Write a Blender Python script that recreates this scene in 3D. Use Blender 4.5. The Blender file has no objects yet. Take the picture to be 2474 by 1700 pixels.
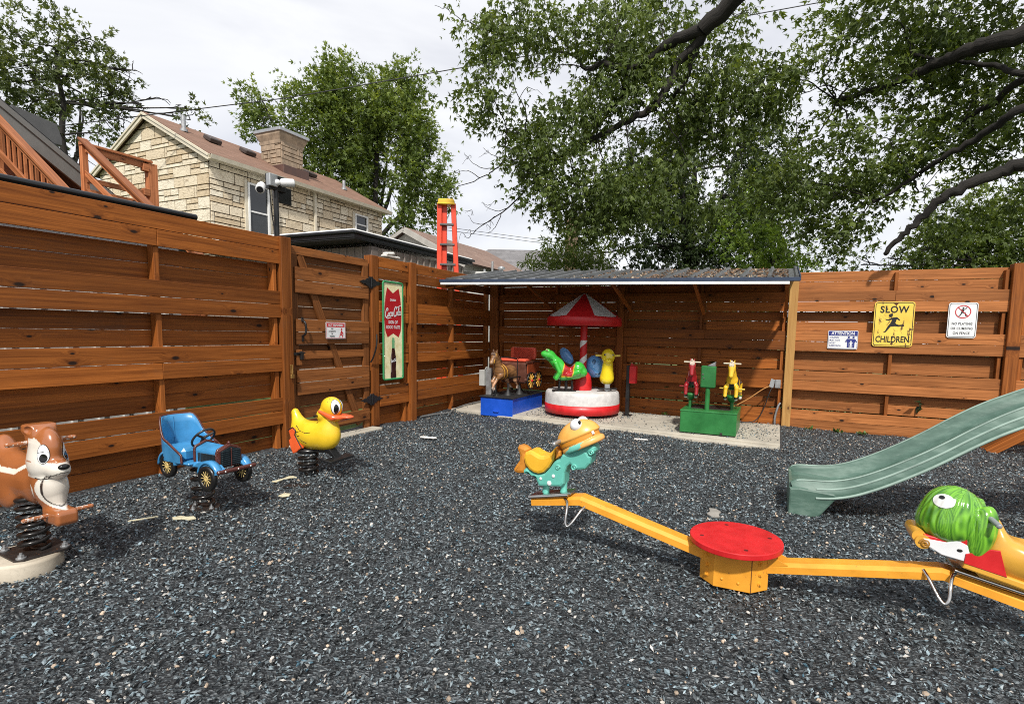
import bpy, math, random
import numpy as np
from mathutils import Vector, Matrix, Euler
from mathutils.bvhtree import BVHTree
rnd = random.Random(11)
rng = np.random.default_rng(11)
R_ = math.radians
SC = bpy.context.scene
COL = SC.collection

# ------------------------------------------------------------------ materials
def srgb(r, g, b):
    def f(c):
        c /= 255.0
        return c / 12.92 if c <= 0.04045 else ((c + 0.055) / 1.055) ** 2.4
    return (f(r), f(g), f(b))

class NT:
    def __init__(s, name):
        s.m = bpy.data.materials.new(name); s.m.use_nodes = True
        s.t = s.m.node_tree; s.n = s.t.nodes; s.n.clear()
        s.out = s.n.new('ShaderNodeOutputMaterial')
        s.b = s.n.new('ShaderNodeBsdfPrincipled')
        s.t.links.new(s.b.outputs[0], s.out.inputs[0])
    def new(s, k, **kw):
        x = s.n.new(k)
        for a, v in kw.items(): setattr(x, a, v)
        return x
    def set(s, sock, v):
        if hasattr(v, 'is_output') or isinstance(v, bpy.types.NodeSocket): s.t.links.new(v, sock)
        elif v is not None:
            if isinstance(v, tuple) and len(v) == 3 and sock.type == 'RGBA': v = v + (1,)
            sock.default_value = v
    def coord(s, kind='Object'):
        return s.new('ShaderNodeTexCoord').outputs[kind]
    def attr(s, name, out='Vector'):
        return s.new('ShaderNodeAttribute', attribute_name=name).outputs[out]
    def scale(s, v, sc):
        m = s.new('ShaderNodeMapping'); s.set(m.inputs['Vector'], v); m.inputs['Scale'].default_value = sc if isinstance(sc, tuple) else (sc,)*3
        return m.outputs[0]
    def noise(s, v, sc, det=4, rough=.55, dist=0, out='Fac'):
        x = s.new('ShaderNodeTexNoise'); s.set(x.inputs['Vector'], v); x.inputs['Scale'].default_value = sc
        x.inputs['Detail'].default_value = det; x.inputs['Roughness'].default_value = rough; x.inputs['Distortion'].default_value = dist
        return x.outputs[out]
    def voro(s, v, sc, feature='F1', out='Distance', rnd_=1.0, dim='3D'):
        x = s.new('ShaderNodeTexVoronoi', feature=feature, voronoi_dimensions=dim); s.set(x.inputs['Vector'], v); x.inputs['Scale'].default_value = sc
        x.inputs['Randomness'].default_value = rnd_
        return x.outputs[out]
    def math(s, op, a, b=None, c=None, clamp=False):
        x = s.new('ShaderNodeMath', operation=op, use_clamp=clamp)
        for i, v in enumerate((a, b, c)):
            if v is not None: s.set(x.inputs[i], v)
        return x.outputs[0]
    def ramp(s, f, stops, mode='LINEAR'):
        x = s.new('ShaderNodeValToRGB'); s.set(x.inputs[0], f); cr = x.color_ramp; cr.interpolation = mode
        while len(cr.elements) < len(stops): cr.elements.new(.5)
        for e, (p, c) in zip(cr.elements, stops):
            e.position = p
            e.color = (c, c, c, 1) if isinstance(c, (int, float)) else tuple(c) + (1,)
        return x.outputs[0]
    def mix(s, f, a, b, mode='MIX'):
        x = s.new('ShaderNodeMix', data_type='RGBA', blend_type=mode)
        s.set(x.inputs[0], f); s.set(x.inputs[6], a); s.set(x.inputs[7], b)
        return x.outputs[2]
    def bump(s, h, st=.3, d=.01):
        x = s.new('ShaderNodeBump'); s.set(x.inputs['Height'], h); x.inputs['Strength'].default_value = st; x.inputs['Distance'].default_value = d
        s.t.links.new(x.outputs[0], s.b.inputs['Normal'])
    def fin(s, col=None, rough=None, metal=None, **kw):
        if col is not None: s.set(s.b.inputs['Base Color'], col)
        if rough is not None: s.set(s.b.inputs['Roughness'], rough)
        if metal is not None: s.set(s.b.inputs['Metallic'], metal)
        for k, v in kw.items(): s.set(s.b.inputs[k.replace('_', ' ')], v)
        return s.m

MATS = {}
def paint(name, c, rough=.35, var=.18, wear=0.0, wearcol=(.25, .2, .16), bump=.05, coat=0.0, sc=6, metal=0.0):
    """painted surface: faint mottling, dirt, chips"""
    if name in MATS: return MATS[name]
    t = NT(name); o = t.coord()
    n = t.noise(o, sc, 5, .6)
    k = 1 - var
    base = t.ramp(n, [(.3, tuple(x * k for x in c)), (.7, tuple(min(1, x * (1 + var * .4)) for x in c))])
    n2 = t.noise(o, sc * 7, 4, .7)
    base = t.mix(t.math('MULTIPLY', t.ramp(n2, [(.55, 0), (.75, 1)]), .14), base, tuple(x * .45 for x in c))
    if wear > 0:
        n3 = t.noise(o, sc * 5, 6, .7)
        base = t.mix(t.ramp(n3, [(.72 - wear * .2, 0), (.74 - wear * .2, 1)]), base, wearcol)
    r = t.ramp(n, [(.3, max(.05, rough - .08)), (.7, min(1, rough + .14))])
    t.bump(n2, bump, .004)
    MATS[name] = t.fin(base, r, metal, **({'Coat_Weight': coat, 'Coat_Roughness': .12} if coat else {}))
    return MATS[name]

def paint_attr(name, rough=.3, var=.2, coat=.3, bump=.05, streak=0):
    if name in MATS: return MATS[name]
    t = NT(name); o = t.coord()
    c = t.attr('Col', 'Color')
    n = t.noise(o, 14, 5, .65)
    c2 = t.mix(t.math('MULTIPLY', t.ramp(n, [(.5, 0), (.8, 1)]), var), c, t.mix(1.0, c, (.45, .42, .4), 'MULTIPLY'))
    n2 = t.noise(o, 60, 3, .6)
    c2 = t.mix(t.math('MULTIPLY', t.ramp(n2, [(.6, 0), (.75, 1)]), var * .6), c2, t.mix(1.0, c, (.5, .47, .44), 'MULTIPLY'))
    n4 = t.noise(o, 38, 6, .75)
    c2 = t.mix(t.math('MULTIPLY', t.ramp(n4, [(.665, 0), (.685, 1)]), .75), c2, t.mix(.5, t.mix(1.0, c, (.35, .33, .3), 'MULTIPLY'), (.16, .13, .11)))
    t.bump(n, bump, .006)
    MATS[name] = t.fin(c2, t.ramp(n, [(.3, rough - .08), (.75, rough + .15)]), 0, Coat_Weight=coat, Coat_Roughness=.15)
    return MATS[name]

def wood(name, light, dark, knot, sat=1.0, rough=.58, spec=.22, weather=0.25, wcol=(.12, .06, .03)):
    """stained softwood: grain runs along gc.x; gc = (along, across, depth) per board"""
    if name in MATS: return MATS[name]
    t = NT(name); g = t.attr('gc'); rv = t.attr('rv', 'Fac')
    sep = t.new('ShaderNodeSeparateXYZ'); t.set(sep.inputs[0], g)
    # knots: sparse voronoi cells in stretched space
    kv = t.scale(g, (2.7, 5.4, 0))
    kd = t.voro(kv, 1.0, 'F1', 'Distance', 1.0, '2D')
    kc = t.new('ShaderNodeTexVoronoi', feature='F1', voronoi_dimensions='2D'); t.set(kc.inputs['Vector'], kv); kc.inputs['Scale'].default_value = 1.0
    ks = t.new('ShaderNodeSeparateColor'); t.set(ks.inputs[0], kc.outputs['Color'])
    on = t.math('GREATER_THAN', ks.outputs[0], .62)
    rad = t.math('MULTIPLY_ADD', ks.outputs[1], .08, .03)
    kk = t.math('DIVIDE', kd, rad)                       # 1 at the knot rim
    core = t.math('MULTIPLY', on, t.ramp(kk, [(.55, 1), (1.0, 0)]))
    halo = t.math('MULTIPLY', on, t.ramp(t.math('MULTIPLY', kk, .22), [(.15, 1), (.8, 0)]))
    # grain, bent round the knots
    off = t.new('ShaderNodeCombineXYZ'); t.set(off.inputs[1], t.math('MULTIPLY', halo, .035)); t.set(off.inputs[2], t.math('MULTIPLY', halo, .02))
    ga = t.new('ShaderNodeVectorMath', operation='ADD'); t.set(ga.inputs[0], g); t.set(ga.inputs[1], off.outputs[0]); ga = ga.outputs[0]
    n1 = t.noise(t.scale(ga, (.75, 30, 30)), 1.6, 4, .6, .25)
    n2 = t.noise(t.scale(ga, (3.0, 150, 150)), 1.0, 4, .6, .2)
    n3 = t.noise(t.scale(g, (1.0, 3.5, 3.5)), 1.3, 4, .6)
    f = t.math('ADD', t.math('MULTIPLY', n1, .62), t.math('MULTIPLY', n2, .38))
    c = t.ramp(f, [(.33, dark), (.52, tuple((a + b) * .5 for a, b in zip(light, dark))), (.68, light)])
    c = t.mix(t.ramp(n3, [(.3, 0.0), (.75, .55)]), c, t.mix(1.0, c, (.56, .53, .50), 'MULTIPLY'))
    c = t.mix(t.math('MULTIPLY', halo, .45), c, t.mix(1.0, c, (.48, .42, .36), 'MULTIPLY'))
    c = t.mix(core, c, knot)
    # board to board
    br = t.ramp(rv, [(0, .60), (.5, .95), (1, 1.30)])
    bb = t.new('ShaderNodeCombineColor'); t.set(bb.inputs[0], br); t.set(bb.inputs[1], br); t.set(bb.inputs[2], br)
    c = t.mix(1.0, c, bb.outputs[0], 'MULTIPLY')
    # weathered patches with their own outline
    ob = t.coord()
    w = t.noise(t.scale(ob, (1.5, 1.5, 4)), 1.7, 6, .7)
    c = t.mix(t.math('MULTIPLY', t.ramp(w, [(.56, 0), (.7, 1)]), weather), c, wcol)
    t.bump(t.math('ADD', f, t.math('MULTIPLY', core, .4)), .25, .004)
    MATS[name] = t.fin(c, t.ramp(n1, [(.3, rough - .1), (.7, rough + .12)]), 0, Specular_IOR_Level=spec)
    return MATS[name]

# ------------------------------------------------------------------ meshes
def rot3(rx=0, ry=0, rz=0): return Euler((R_(rx), R_(ry), R_(rz))).to_matrix()

class MB:
    def __init__(s):
        s.v = []; s.f = []; s.mi = []; s.sm = []; s.gc = []; s.rv = []; s.col = []
        s.use = set()
    def add(s, vs, fs, mi=0, sm=False, gc=None, rv=None, col=None):
        o = len(s.v); s.v += [tuple(map(float, v)) for v in vs]
        s.f += [[i + o for i in f] for f in fs]; s.mi += [mi] * len(fs); s.sm += [sm] * len(fs)
        n = len(vs)
        s.gc += gc if gc is not None else [(0, 0, 0)] * n
        s.rv += [rv if rv is not None else .5] * n
        s.col += col if isinstance(col, list) else [col or (1, 1, 1)] * n
        if gc is not None: s.use.add('gc')
        if rv is not None: s.use.add('rv')
        if col is not None: s.use.add('Col')
        return s
    def box(s, c, d, rot=None, mi=0, bev=0.0, grain=None, rv=None, col=None):
        hx, hy, hz = [x / 2 for x in d]
        b = min(bev, hx * .9, hy * .9, hz * .9)
        vs = []; fs = []
        if b <= 0:
            vs = [(sx * hx, sy * hy, sz * hz) for sx in (-1, 1) for sy in (-1, 1) for sz in (-1, 1)]
            fs = [(0, 1, 3, 2), (4, 6, 7, 5), (0, 4, 5, 1), (2, 3, 7, 6), (0, 2, 6, 4), (1, 5, 7, 3)]
        else:
            idx = {}
            for sx in (-1, 1):
                for sy in (-1, 1):
                    for sz in (-1, 1):
                        for a in range(3):
                            p = [sx * hx, sy * hy, sz * hz]
                            for k in range(3):
                                if k != a: p[k] -= (sx, sy, sz)[k] * b
                            idx[sx, sy, sz, a] = len(vs); vs.append(tuple(p))
            def orient(f):
                P = [Vector(vs[i]) for i in f]; n = (P[1] - P[0]).cross(P[2] - P[0]); cc = sum(P, Vector()) / len(P)
                return f if n.dot(cc) > 0 else f[::-1]
            for a in range(3):
                o1, o2 = [k for k in range(3) if k != a]
                for sg in (-1, 1):
                    def key(u, w):
                        t = [0, 0, 0]; t[a] = sg; t[o1] = u; t[o2] = w; return idx[tuple(t) + (a,)]
                    fs.append(orient([key(-1, -1), key(1, -1), key(1, 1), key(-1, 1)]))
            for a in range(3):
                o1, o2 = [k for k in range(3) if k != a]
                for u in (-1, 1):
                    for w in (-1, 1):
                        def key(e, ax):
                            t = [0, 0, 0]; t[a] = e; t[o1] = u; t[o2] = w; return idx[tuple(t) + (ax,)]
                        fs.append(orient([key(-1, o1), key(1, o1), key(1, o2), key(-1, o2)]))
            for sx in (-1, 1):
                for sy in (-1, 1):
                    for sz in (-1, 1):
                        fs.append(orient([idx[sx, sy, sz, 0], idx[sx, sy, sz, 1], idx[sx, sy, sz, 2]]))
        gc = None
        if grain is not None:
            oth = [k for k in range(3) if k != grain]
            if d[oth[0]] < d[oth[1]]: oth = oth[::-1]
            r = (rnd.uniform(0, 60), rnd.uniform(0, 60), rnd.uniform(0, 60))
            gc = [(p[grain] + r[0], p[oth[0]] + r[1], p[oth[1]] + r[2]) for p in vs]
            if rv is None: rv = rnd.random()
        M = rot if rot is not None else Matrix.Identity(3)
        C = Vector(c)
        s.add([tuple(M @ Vector(p) + C) for p in vs], fs, mi, False, gc, rv, col)
        return s
    def beam(s, a, b, w, t, mi=0, bev=0.004, grain=True, up=(0, 0, 1), rv=None):
        """rectangular timber from a to b; w is the size along 'up'"""
        a = Vector(a); b = Vector(b); x = (b - a); L = x.length; x.normalize()
        u = Vector(up); u = (u - x * u.dot(x)).normalized(); y = u.cross(x)
        M = Matrix((x, y, u)).transposed()
        return s.box((a + b) / 2, (L, t, w), M, mi, bev, 0 if grain else None, rv)
    def tube(s, pts, r, n=10, mi=0, cap=True, closed=False, sm=True, col=None, gc=False):
        P = [Vector(p) for p in pts]; m = len(P)
        rr = [r] * m if isinstance(r, (int, float)) else list(r)
        T = []
        for i in range(m):
            if closed: d = P[(i + 1) % m] - P[i - 1]
            else: d = P[min(i + 1, m - 1)] - P[max(i - 1, 0)]
            T.append(d.normalized() if d.length > 1e-9 else Vector((0, 0, 1)))
        u = T[0].orthogonal().normalized(); vs = []; g = []; acc = 0; ro = (rnd.uniform(0, 50), rnd.uniform(0, 50))
        for i in range(m):
            if i:
                ax = T[i - 1].cross(T[i])
                if ax.length > 1e-7: u = Matrix.Rotation(T[i - 1].angle(T[i]), 3, ax.normalized()) @ u
                acc += (P[i] - P[i - 1]).length
            u = (u - T[i] * u.dot(T[i])).normalized(); w = T[i].cross(u)
            for k in range(n):
                a = 2 * math.pi * k / n
                vs.append(P[i] + (u * math.cos(a) + w * math.sin(a)) * rr[i]); g.append((acc + ro[0], math.cos(a) * rr[i] + ro[1], math.sin(a) * rr[i]))
        fs = []
        for i in range(m if closed else m - 1):
            j = (i + 1) % m
            for k in range(n):
                k2 = (k + 1) % n
                fs.append((i * n + k, i * n + k2, j * n + k2, j * n + k))
        s.add(vs, fs, mi, sm, g if gc else None, None, col)
        if cap and not closed:
            s.add([vs[k] for k in range(n)], [tuple(range(n))[::-1]], mi, False, None, None, col)
            s.add([vs[(m - 1) * n + k] for k in range(n)], [tuple(range(n))], mi, False, None, None, col)
        return s
    def cyl(s, a, b, r, n=24, mi=0, r2=None, sm=True):
        return s.tube([a, b], [r, r if r2 is None else r2], n, mi, True, False, sm)
    def lathe(s, prof, n=48, c=(0, 0, 0), mi=0, sm=True, mifun=None):
        """prof: list of (r, z)"""
        vs = []; fs = []; m = len(prof); mis = []
        for r, z in prof:
            for k in range(n):
                a = 2 * math.pi * k / n
                vs.append((c[0] + r * math.cos(a), c[1] + r * math.sin(a), c[2] + z))
        for i in range(m - 1):
            for k in range(n):
                k2 = (k + 1) % n
                fs.append((i * n + k, i * n + k2, (i + 1) * n + k2, (i + 1) * n + k))
                mis.append(mifun(i, k) if mifun else mi)
        o = len(s.f); s.add(vs, fs, mi, sm)
        s.mi[o:] = mis
        return s
    def ell(s, c, r, n=20, mi=0, rot=None, col=None):
        vs = [(0, 0, 1)]; fs = []; m = n // 2
        for i in range(1, m):
            th = math.pi * i / m
            for k in range(n):
                a = 2 * math.pi * k / n
                vs.append((math.sin(th) * math.cos(a), math.sin(th) * math.sin(a), math.cos(th)))
        vs.append((0, 0, -1))
        for k in range(n): fs.append((0, 1 + k, 1 + (k + 1) % n))
        for i in range(m - 2):
            for k in range(n):
                a = 1 + i * n + k; b = 1 + i * n + (k + 1) % n
                fs.append((a, a + n, b + n, b))
        L = len(vs) - 1
        for k in range(n): fs.append((L, 1 + (m - 2) * n + (k + 1) % n, 1 + (m - 2) * n + k))
        M = rot if rot is not None else Matrix.Identity(3)
        return s.add([tuple(M @ Vector((p[0] * r[0], p[1] * r[1], p[2] * r[2])) + Vector(c)) for p in vs], fs, mi, True, None, None, col)
    def prism(s, poly, t, o=(0, 0, 0), ax=(1, 0, 0), ay=(0, 0, 1), bev=0.0, mi=0, sm=False, gc=False, rv=None):
        """2-D outline (x along ax, y along ay) extruded +-t/2 along ax x ay"""
        X = Vector(ax).normalized(); Y = Vector(ay).normalized(); Z = X.cross(Y); O = Vector(o)
        A = sum(poly[i][0] * poly[(i + 1) % len(poly)][1] - poly[(i + 1) % len(poly)][0] * poly[i][1] for i in range(len(poly)))
        P = [Vector((p[0], p[1])) for p in (poly if A > 0 else poly[::-1])]; n = len(P)
        def inset(b):
            out = []
            for i in range(n):
                d1 = (P[i] - P[i - 1]); d2 = (P[(i + 1) % n] - P[i])
                d1 = d1.normalized() if d1.length else Vector((1, 0)); d2 = d2.normalized() if d2.length else Vector((1, 0))
                n1 = Vector((-d1.y, d1.x)); n2 = Vector((-d2.y, d2.x)); m = n1 + n2
                m = m / max(.5, m.dot(n1) if m.length else 1) if m.length > .2 else n1
                out.append(P[i] + m * b)
            return out
        rings = [(P, -t / 2), (P, t / 2)] if bev <= 0 else [(inset(bev), -t / 2), (inset(bev * .3), -t / 2 + bev * .3), (P, -t / 2 + bev), (P, t / 2 - bev), (inset(bev * .3), t / 2 - bev * .3), (inset(bev), t / 2)]
        vs = []; g = []; ro = (rnd.uniform(0, 50), rnd.uniform(0, 50))
        for ring, z in rings:
            for p in ring: vs.append(O + X * p.x + Y * p.y + Z * z); g.append((p.x + ro[0], p.y + ro[1], z))
        fs = []
        for r in range(len(rings) - 1):
            for i in range(n):
                j = (i + 1) % n
                fs.append((r * n + i, r * n + j, (r + 1) * n + j, (r + 1) * n + i))
        s.add(vs, fs, mi, sm, g if gc else None, rv)
        k = len(rings) - 1
        s.add([vs[i] for i in range(n)], [tuple(range(n))[::-1]], mi, False, g[:n] if gc else None, rv)
        s.add([vs[k * n + i] for i in range(n)], [tuple(range(n))], mi, False, g[:n] if gc else None, rv)
        return s
    def quad(s, a, b, c, d, mi=0, col=None): return s.add([a, b, c, d], [(0, 1, 2, 3)], mi, False, None, None, col)
    def mesh(s, name, mats):
        me = bpy.data.meshes.new(name); me.from_pydata(s.v, [], s.f)
        for m in (mats if isinstance(mats, (list, tuple)) else [mats]): me.materials.append(m)
        me.polygons.foreach_set('material_index', s.mi); me.polygons.foreach_set('use_smooth', s.sm)
        if 'gc' in s.use:
            a = me.attributes.new('gc', 'FLOAT_VECTOR', 'POINT'); a.data.foreach_set('vector', np.array(s.gc, dtype=np.float32).ravel())
        if 'rv' in s.use or 'gc' in s.use:
            a = me.attributes.new('rv', 'FLOAT', 'POINT'); a.data.foreach_set('value', np.array(s.rv, dtype=np.float32))
        if 'Col' in s.use:
            a = me.attributes.new('Col', 'FLOAT_COLOR', 'POINT'); c = np.ones((len(s.v), 4), dtype=np.float32); c[:, :3] = s.col
            a.data.foreach_set('color', c.ravel())
        me.update(); return me

def link(name, me, parent=None):
    o = bpy.data.objects.new(name, me); COL.objects.link(o)
    if parent is not None: o.parent = parent
    return o
def part(name, mb, mats, parent, label=None):
    o = link(name, mb.mesh(name, mats), parent)
    if label: o['label'] = label
    return o
def tag(o, label, cat, group=None, kind=None):
    if label: o['label'] = label
    if cat: o['category'] = cat
    if group: o['group'] = group
    if kind: o['kind'] = kind
    return o
def thing(name, label, cat, loc=(0, 0, 0), rz=0, group=None, rot=None):
    o = link(name, None); o.location = loc
    o.rotation_euler = rot if rot else (0, 0, R_(rz))
    return tag(o, label, cat, group)
def solo(name, mb, mats, label, cat, loc=(0, 0, 0), rz=0, group=None):
    o = part(name, mb, mats, None); o.location = loc; o.rotation_euler = (0, 0, R_(rz))
    return tag(o, label, cat, group)
def struct(name, mb, mats, kind='structure', label=None):
    o = part(name, mb, mats, None); o['kind'] = kind
    if label: o['label'] = label
    return o

# ------------------------------------------------------------------ smooth solids (signed distance -> one continuous mesh)
def s_ell(P, c, r, R=None):
    q = P - np.array(c, dtype=np.float32)
    if R is not None: q = q @ np.array(R, dtype=np.float32)
    r = np.array(r, dtype=np.float32)
    k0 = np.linalg.norm(q / r, axis=-1); k1 = np.linalg.norm(q / (r * r), axis=-1)
    return k0 * (k0 - 1) / np.maximum(k1, 1e-6)
def s_cap(P, a, b, ra, rb=None):
    rb = ra if rb is None else rb
    a = np.array(a, dtype=np.float32); b = np.array(b, dtype=np.float32); ab = b - a
    t = np.clip(((P - a) @ ab) / max(1e-9, ab @ ab), 0, 1)
    return np.linalg.norm(P - a - t[..., None] * ab, axis=-1) - (ra + (rb - ra) * t)
def s_box(P, c, h, r=0.0, R=None):
    q = P - np.array(c, dtype=np.float32)
    if R is not None: q = q @ np.array(R, dtype=np.float32)
    q = np.abs(q) - (np.array(h, dtype=np.float32) - r)
    return np.linalg.norm(np.maximum(q, 0), axis=-1) + np.minimum(q.max(-1), 0) - r
def smin(a, b, k):
    h = np.clip(.5 + .5 * (b - a) / k, 0, 1)
    return b + (a - b) * h - k * h * (1 - h)
def smax(a, b, k): return -smin(-a, -b, k)
def union(k, *ds):
    d = ds[0]
    for e in ds[1:]: d = smin(d, e, k)
    return d

def sdf_mesh(fn, lo, hi, h, colf=None, mi=0):
    lo = np.array(lo, dtype=np.float32); hi = np.array(hi, dtype=np.float32)
    n = np.ceil((hi - lo) / h).astype(int) + 1
    G = np.stack(np.meshgrid(*[lo[i] + h * np.arange(n[i], dtype=np.float32) for i in range(3)], indexing='ij'), -1)
    D = fn(G).astype(np.float32); ins = D < 0
    offs = [(i, j, k) for i in (0, 1) for j in (0, 1) for k in (0, 1)]
    def sl(A, o): return A[o[0]:n[0] - 1 + o[0], o[1]:n[1] - 1 + o[1], o[2]:n[2] - 1 + o[2]]
    cnt = sum(sl(ins, o).astype(np.int8) for o in offs)
    act = (cnt > 0) & (cnt < 8)
    ids = -np.ones(act.shape, dtype=np.int64); ids[act] = np.arange(act.sum())
    pos = np.zeros((act.sum(), 3), dtype=np.float32); num = np.zeros(act.sum(), dtype=np.float32)
    for o1 in offs:
        for a in range(3):
            if o1[a] == 0:
                o2 = list(o1); o2[a] = 1; o2 = tuple(o2)
                d1 = sl(D, o1)[act]; d2 = sl(D, o2)[act]; cr = (d1 < 0) != (d2 < 0)
                t = np.where(cr, d1 / np.where(cr, d1 - d2, 1), 0)
                p = np.array(o1, dtype=np.float32)[None] + t[:, None] * (np.array(o2) - np.array(o1))[None]
                pos += np.where(cr[:, None], p, 0); num += cr
    cell = np.argwhere(act).astype(np.float32)
    V = lo + (cell + pos / num[:, None]) * h
    F = []
    for a in range(3):
        b, c = (a + 1) % 3, (a + 2) % 3
        s0 = [slice(None)] * 3; s1 = [slice(None)] * 3
        s0[a] = slice(0, n[a] - 1); s1[a] = slice(1, n[a])
        i0 = ins[tuple(s0)]; i1 = ins[tuple(s1)]
        E = np.argwhere(i0 != i1)
        E = E[(E[:, b] > 0) & (E[:, c] > 0) & (E[:, b] < n[b] - 1) & (E[:, c] < n[c] - 1)]
        fl = i0[tuple(E.T)]
        def idx(db, dc):
            q = E.copy(); q[:, b] += db; q[:, c] += dc; return ids[tuple(q.T)]
        q = np.stack([idx(-1, -1), idx(0, -1), idx(0, 0), idx(-1, 0)], 1)
        q[~fl] = q[~fl][:, ::-1]
        F.append(q)
    F = np.concatenate(F)
    mb = MB()
    col = None
    if colf is not None: col = [tuple(c) for c in colf(V)]
    mb.add(V.tolist(), F.tolist(), mi, True, None, None, col)
    return mb
def paintcol(V, base, *rules):
    C = np.tile(np.array(base, dtype=np.float32), (len(V), 1))
    for mask, c in rules: C[mask] = c
    return C

def bvh_of(mb): return BVHTree.FromPolygons([Vector(v) for v in mb.v], mb.f)
def decal(bvh, o, d, outline, off=.0025, rings=5, up=(0, 0, 1), seg=None):
    """a thin painted shape laid on a surface: outline (u,v) around the origin o, cast along d"""
    d = Vector(d).normalized(); up = Vector(up); v = (up - d * up.dot(d)).normalized(); u = v.cross(-d) if False else d.cross(v)
    O = Vector(o); mb = MB(); vs = []; n = len(outline); ok = True
    def hit(a, b):
        p = O + u * a + v * b - d * .3
        h = bvh.ray_cast(p, d, 1.0)
        return (h[0] - d * off) if h[0] is not None else None
    c = hit(0, 0)
    if c is None: return mb
    vs.append(c)
    for r in range(1, rings + 1):
        for (a, b) in outline:
            k = r / rings; h = hit(a * k, b * k)
            while h is None and k > .05: k *= .9; h = hit(a * k, b * k)
            vs.append(h if h is not None else c)
    fs = [(0, 1 + i, 1 + (i + 1) % n) for i in range(n)]
    for r in range(rings - 1):
        for i in range(n):
            j = (i + 1) % n; a = 1 + r * n
            fs.append((a + i, a + n + i, a + n + j, a + j))
    mb.add(vs, fs, 0, True)
    return mb
def ellipse(rx, ry, n=28, ox=0, oy=0): return [(ox + rx * math.cos(2 * math.pi * k / n), oy + ry * math.sin(2 * math.pi * k / n)) for k in range(n)]
def line_on(bvh, o, d, pts, r=.003, up=(0, 0, 1)):
    d = Vector(d).normalized(); up = Vector(up); v = (up - d * up.dot(d)).normalized(); u = d.cross(v); O = Vector(o); P = []
    for a, b in pts:
        h = bvh.ray_cast(O + u * a + v * b - d * .3, d, 1.0)
        if h[0] is not None: P.append(h[0])
    return MB().tube(P, r, 6) if len(P) > 1 else MB()
def smoothpts(pts, k=6):
    """Catmull-Rom through the points"""
    P = [Vector(p) for p in pts]; out = []
    for i in range(len(P) - 1):
        p0 = P[max(i - 1, 0)]; p1 = P[i]; p2 = P[i + 1]; p3 = P[min(i + 2, len(P) - 1)]
        for j in range(k):
            t = j / k
            out.append(.5 * ((2 * p1) + (p2 - p0) * t + (2 * p0 - 5 * p1 + 4 * p2 - p3) * t * t + (3 * p1 - p0 - 3 * p2 + p3) * t ** 3))
    out.append(P[-1]); return out
def helix(r, z0, z1, turns, n=18, lean=(0, 0)):
    N = int(turns * n)
    return [(r * math.cos(2 * math.pi * i / n) + lean[0] * i / N, r * math.sin(2 * math.pi * i / n) + lean[1] * i / N, z0 + (z1 - z0) * i / N) for i in range(N + 1)]
def textmesh(s, size, align='CENTER', bold=0.0, sp=1.0, shear=0.0, narrow=1.0):
    """lettering as a flat mesh in the xy plane; returns an MB"""
    cu = bpy.data.curves.new('lettering', 'FONT'); cu.body = s; cu.size = size; cu.align_x = align; cu.align_y = 'CENTER'
    cu.offset = bold; cu.space_character = sp; cu.shear = shear; cu.resolution_u = 3
    ob = bpy.data.objects.new('lettering', cu); COL.objects.link(ob)
    dg = bpy.context.evaluated_depsgraph_get(); me = bpy.data.meshes.new_from_object(ob.evaluated_get(dg))
    mb = MB(); mb.add([(v.co.x * narrow, v.co.y, 0) for v in me.vertices], [tuple(p.vertices) for p in me.polygons])
    bpy.data.objects.remove(ob); bpy.data.curves.remove(cu); bpy.data.meshes.remove(me)
    return mb
def shift(mb, dx=0, dy=0, dz=0):
    mb.v = [(x + dx, y + dy, z + dz) for x, y, z in mb.v]; return mb
def merge(*mbs):
    o = MB()
    for m in mbs:
        b = len(o.v); o.v += m.v; o.f += [[i + b for i in f] for f in m.f]; o.mi += m.mi; o.sm += m.sm; o.gc += m.gc; o.rv += m.rv; o.col += m.col; o.use |= m.use
    return o
def xform(mb, M, t=(0, 0, 0)):
    t = Vector(t); mb.v = [tuple(M @ Vector(p) + t) for p in mb.v]; return mb
def roundrect(w, h, r, n=5):
    out = []
    for cx, cy, a0 in ((w / 2 - r, h / 2 - r, 0), (-w / 2 + r, h / 2 - r, 90), (-w / 2 + r, -h / 2 + r, 180), (w / 2 - r, -h / 2 + r, 270)):
        for k in range(n + 1):
            a = R_(a0 + 90 * k / n); out.append((cx + r * math.cos(a), cy + r * math.sin(a)))
    return out
def flat(poly, z=0, mi=0): return MB().add([(x, y, z) for x, y in poly], [tuple(range(len(poly)))], mi)
def ringflat(o, i, z=0):
    n = len(o); return MB().add([(x, y, z) for x, y in o] + [(x, y, z) for x, y in i], [(k, (k + 1) % n, n + (k + 1) % n, n + k) for k in range(n)])
# ------------------------------------------------------------------ shared materials
KN = (.022, .010, .006)
M_fence = wood('stained_cedar', (.47, .150, .028), (.15, .039, .006), KN)
M_fence_pale = wood('pale_cedar', (.58, .222, .072), (.22, .072, .018), KN, weather=.3)  # paler version of the fence wood for the right section
M_gate = wood('stained_gate_wood', (.35, .130, .038), (.11, .036, .010), KN, weather=.55, wcol=(.07, .040, .022))
M_post = wood('stained_post', (.46, .148, .030), (.16, .043, .008), KN, weather=.2)
M_newpost = wood('new_lumber', (.62, .37, .13), (.40, .20, .06), (.11, .045, .018), weather=.12, wcol=(.2, .11, .05))
M_deck = wood('deck_wood', (.60, .235, .10), (.23, .070, .025), KN, weather=.2)
M_black = paint('black_steel', (.012, .012, .013), .3, .3, bump=.08)
M_blackmatt = paint('black_matt_steel', (.016, .016, .017), .55, .3)
M_spring = paint('spring_steel', (.018, .016, .015), .22, .3, wear=.15, wearcol=(.09, .05, .03), metal=.3)
M_chrome = paint('chrome', (.55, .54, .52), .18, .2, metal=1.0)
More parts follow.
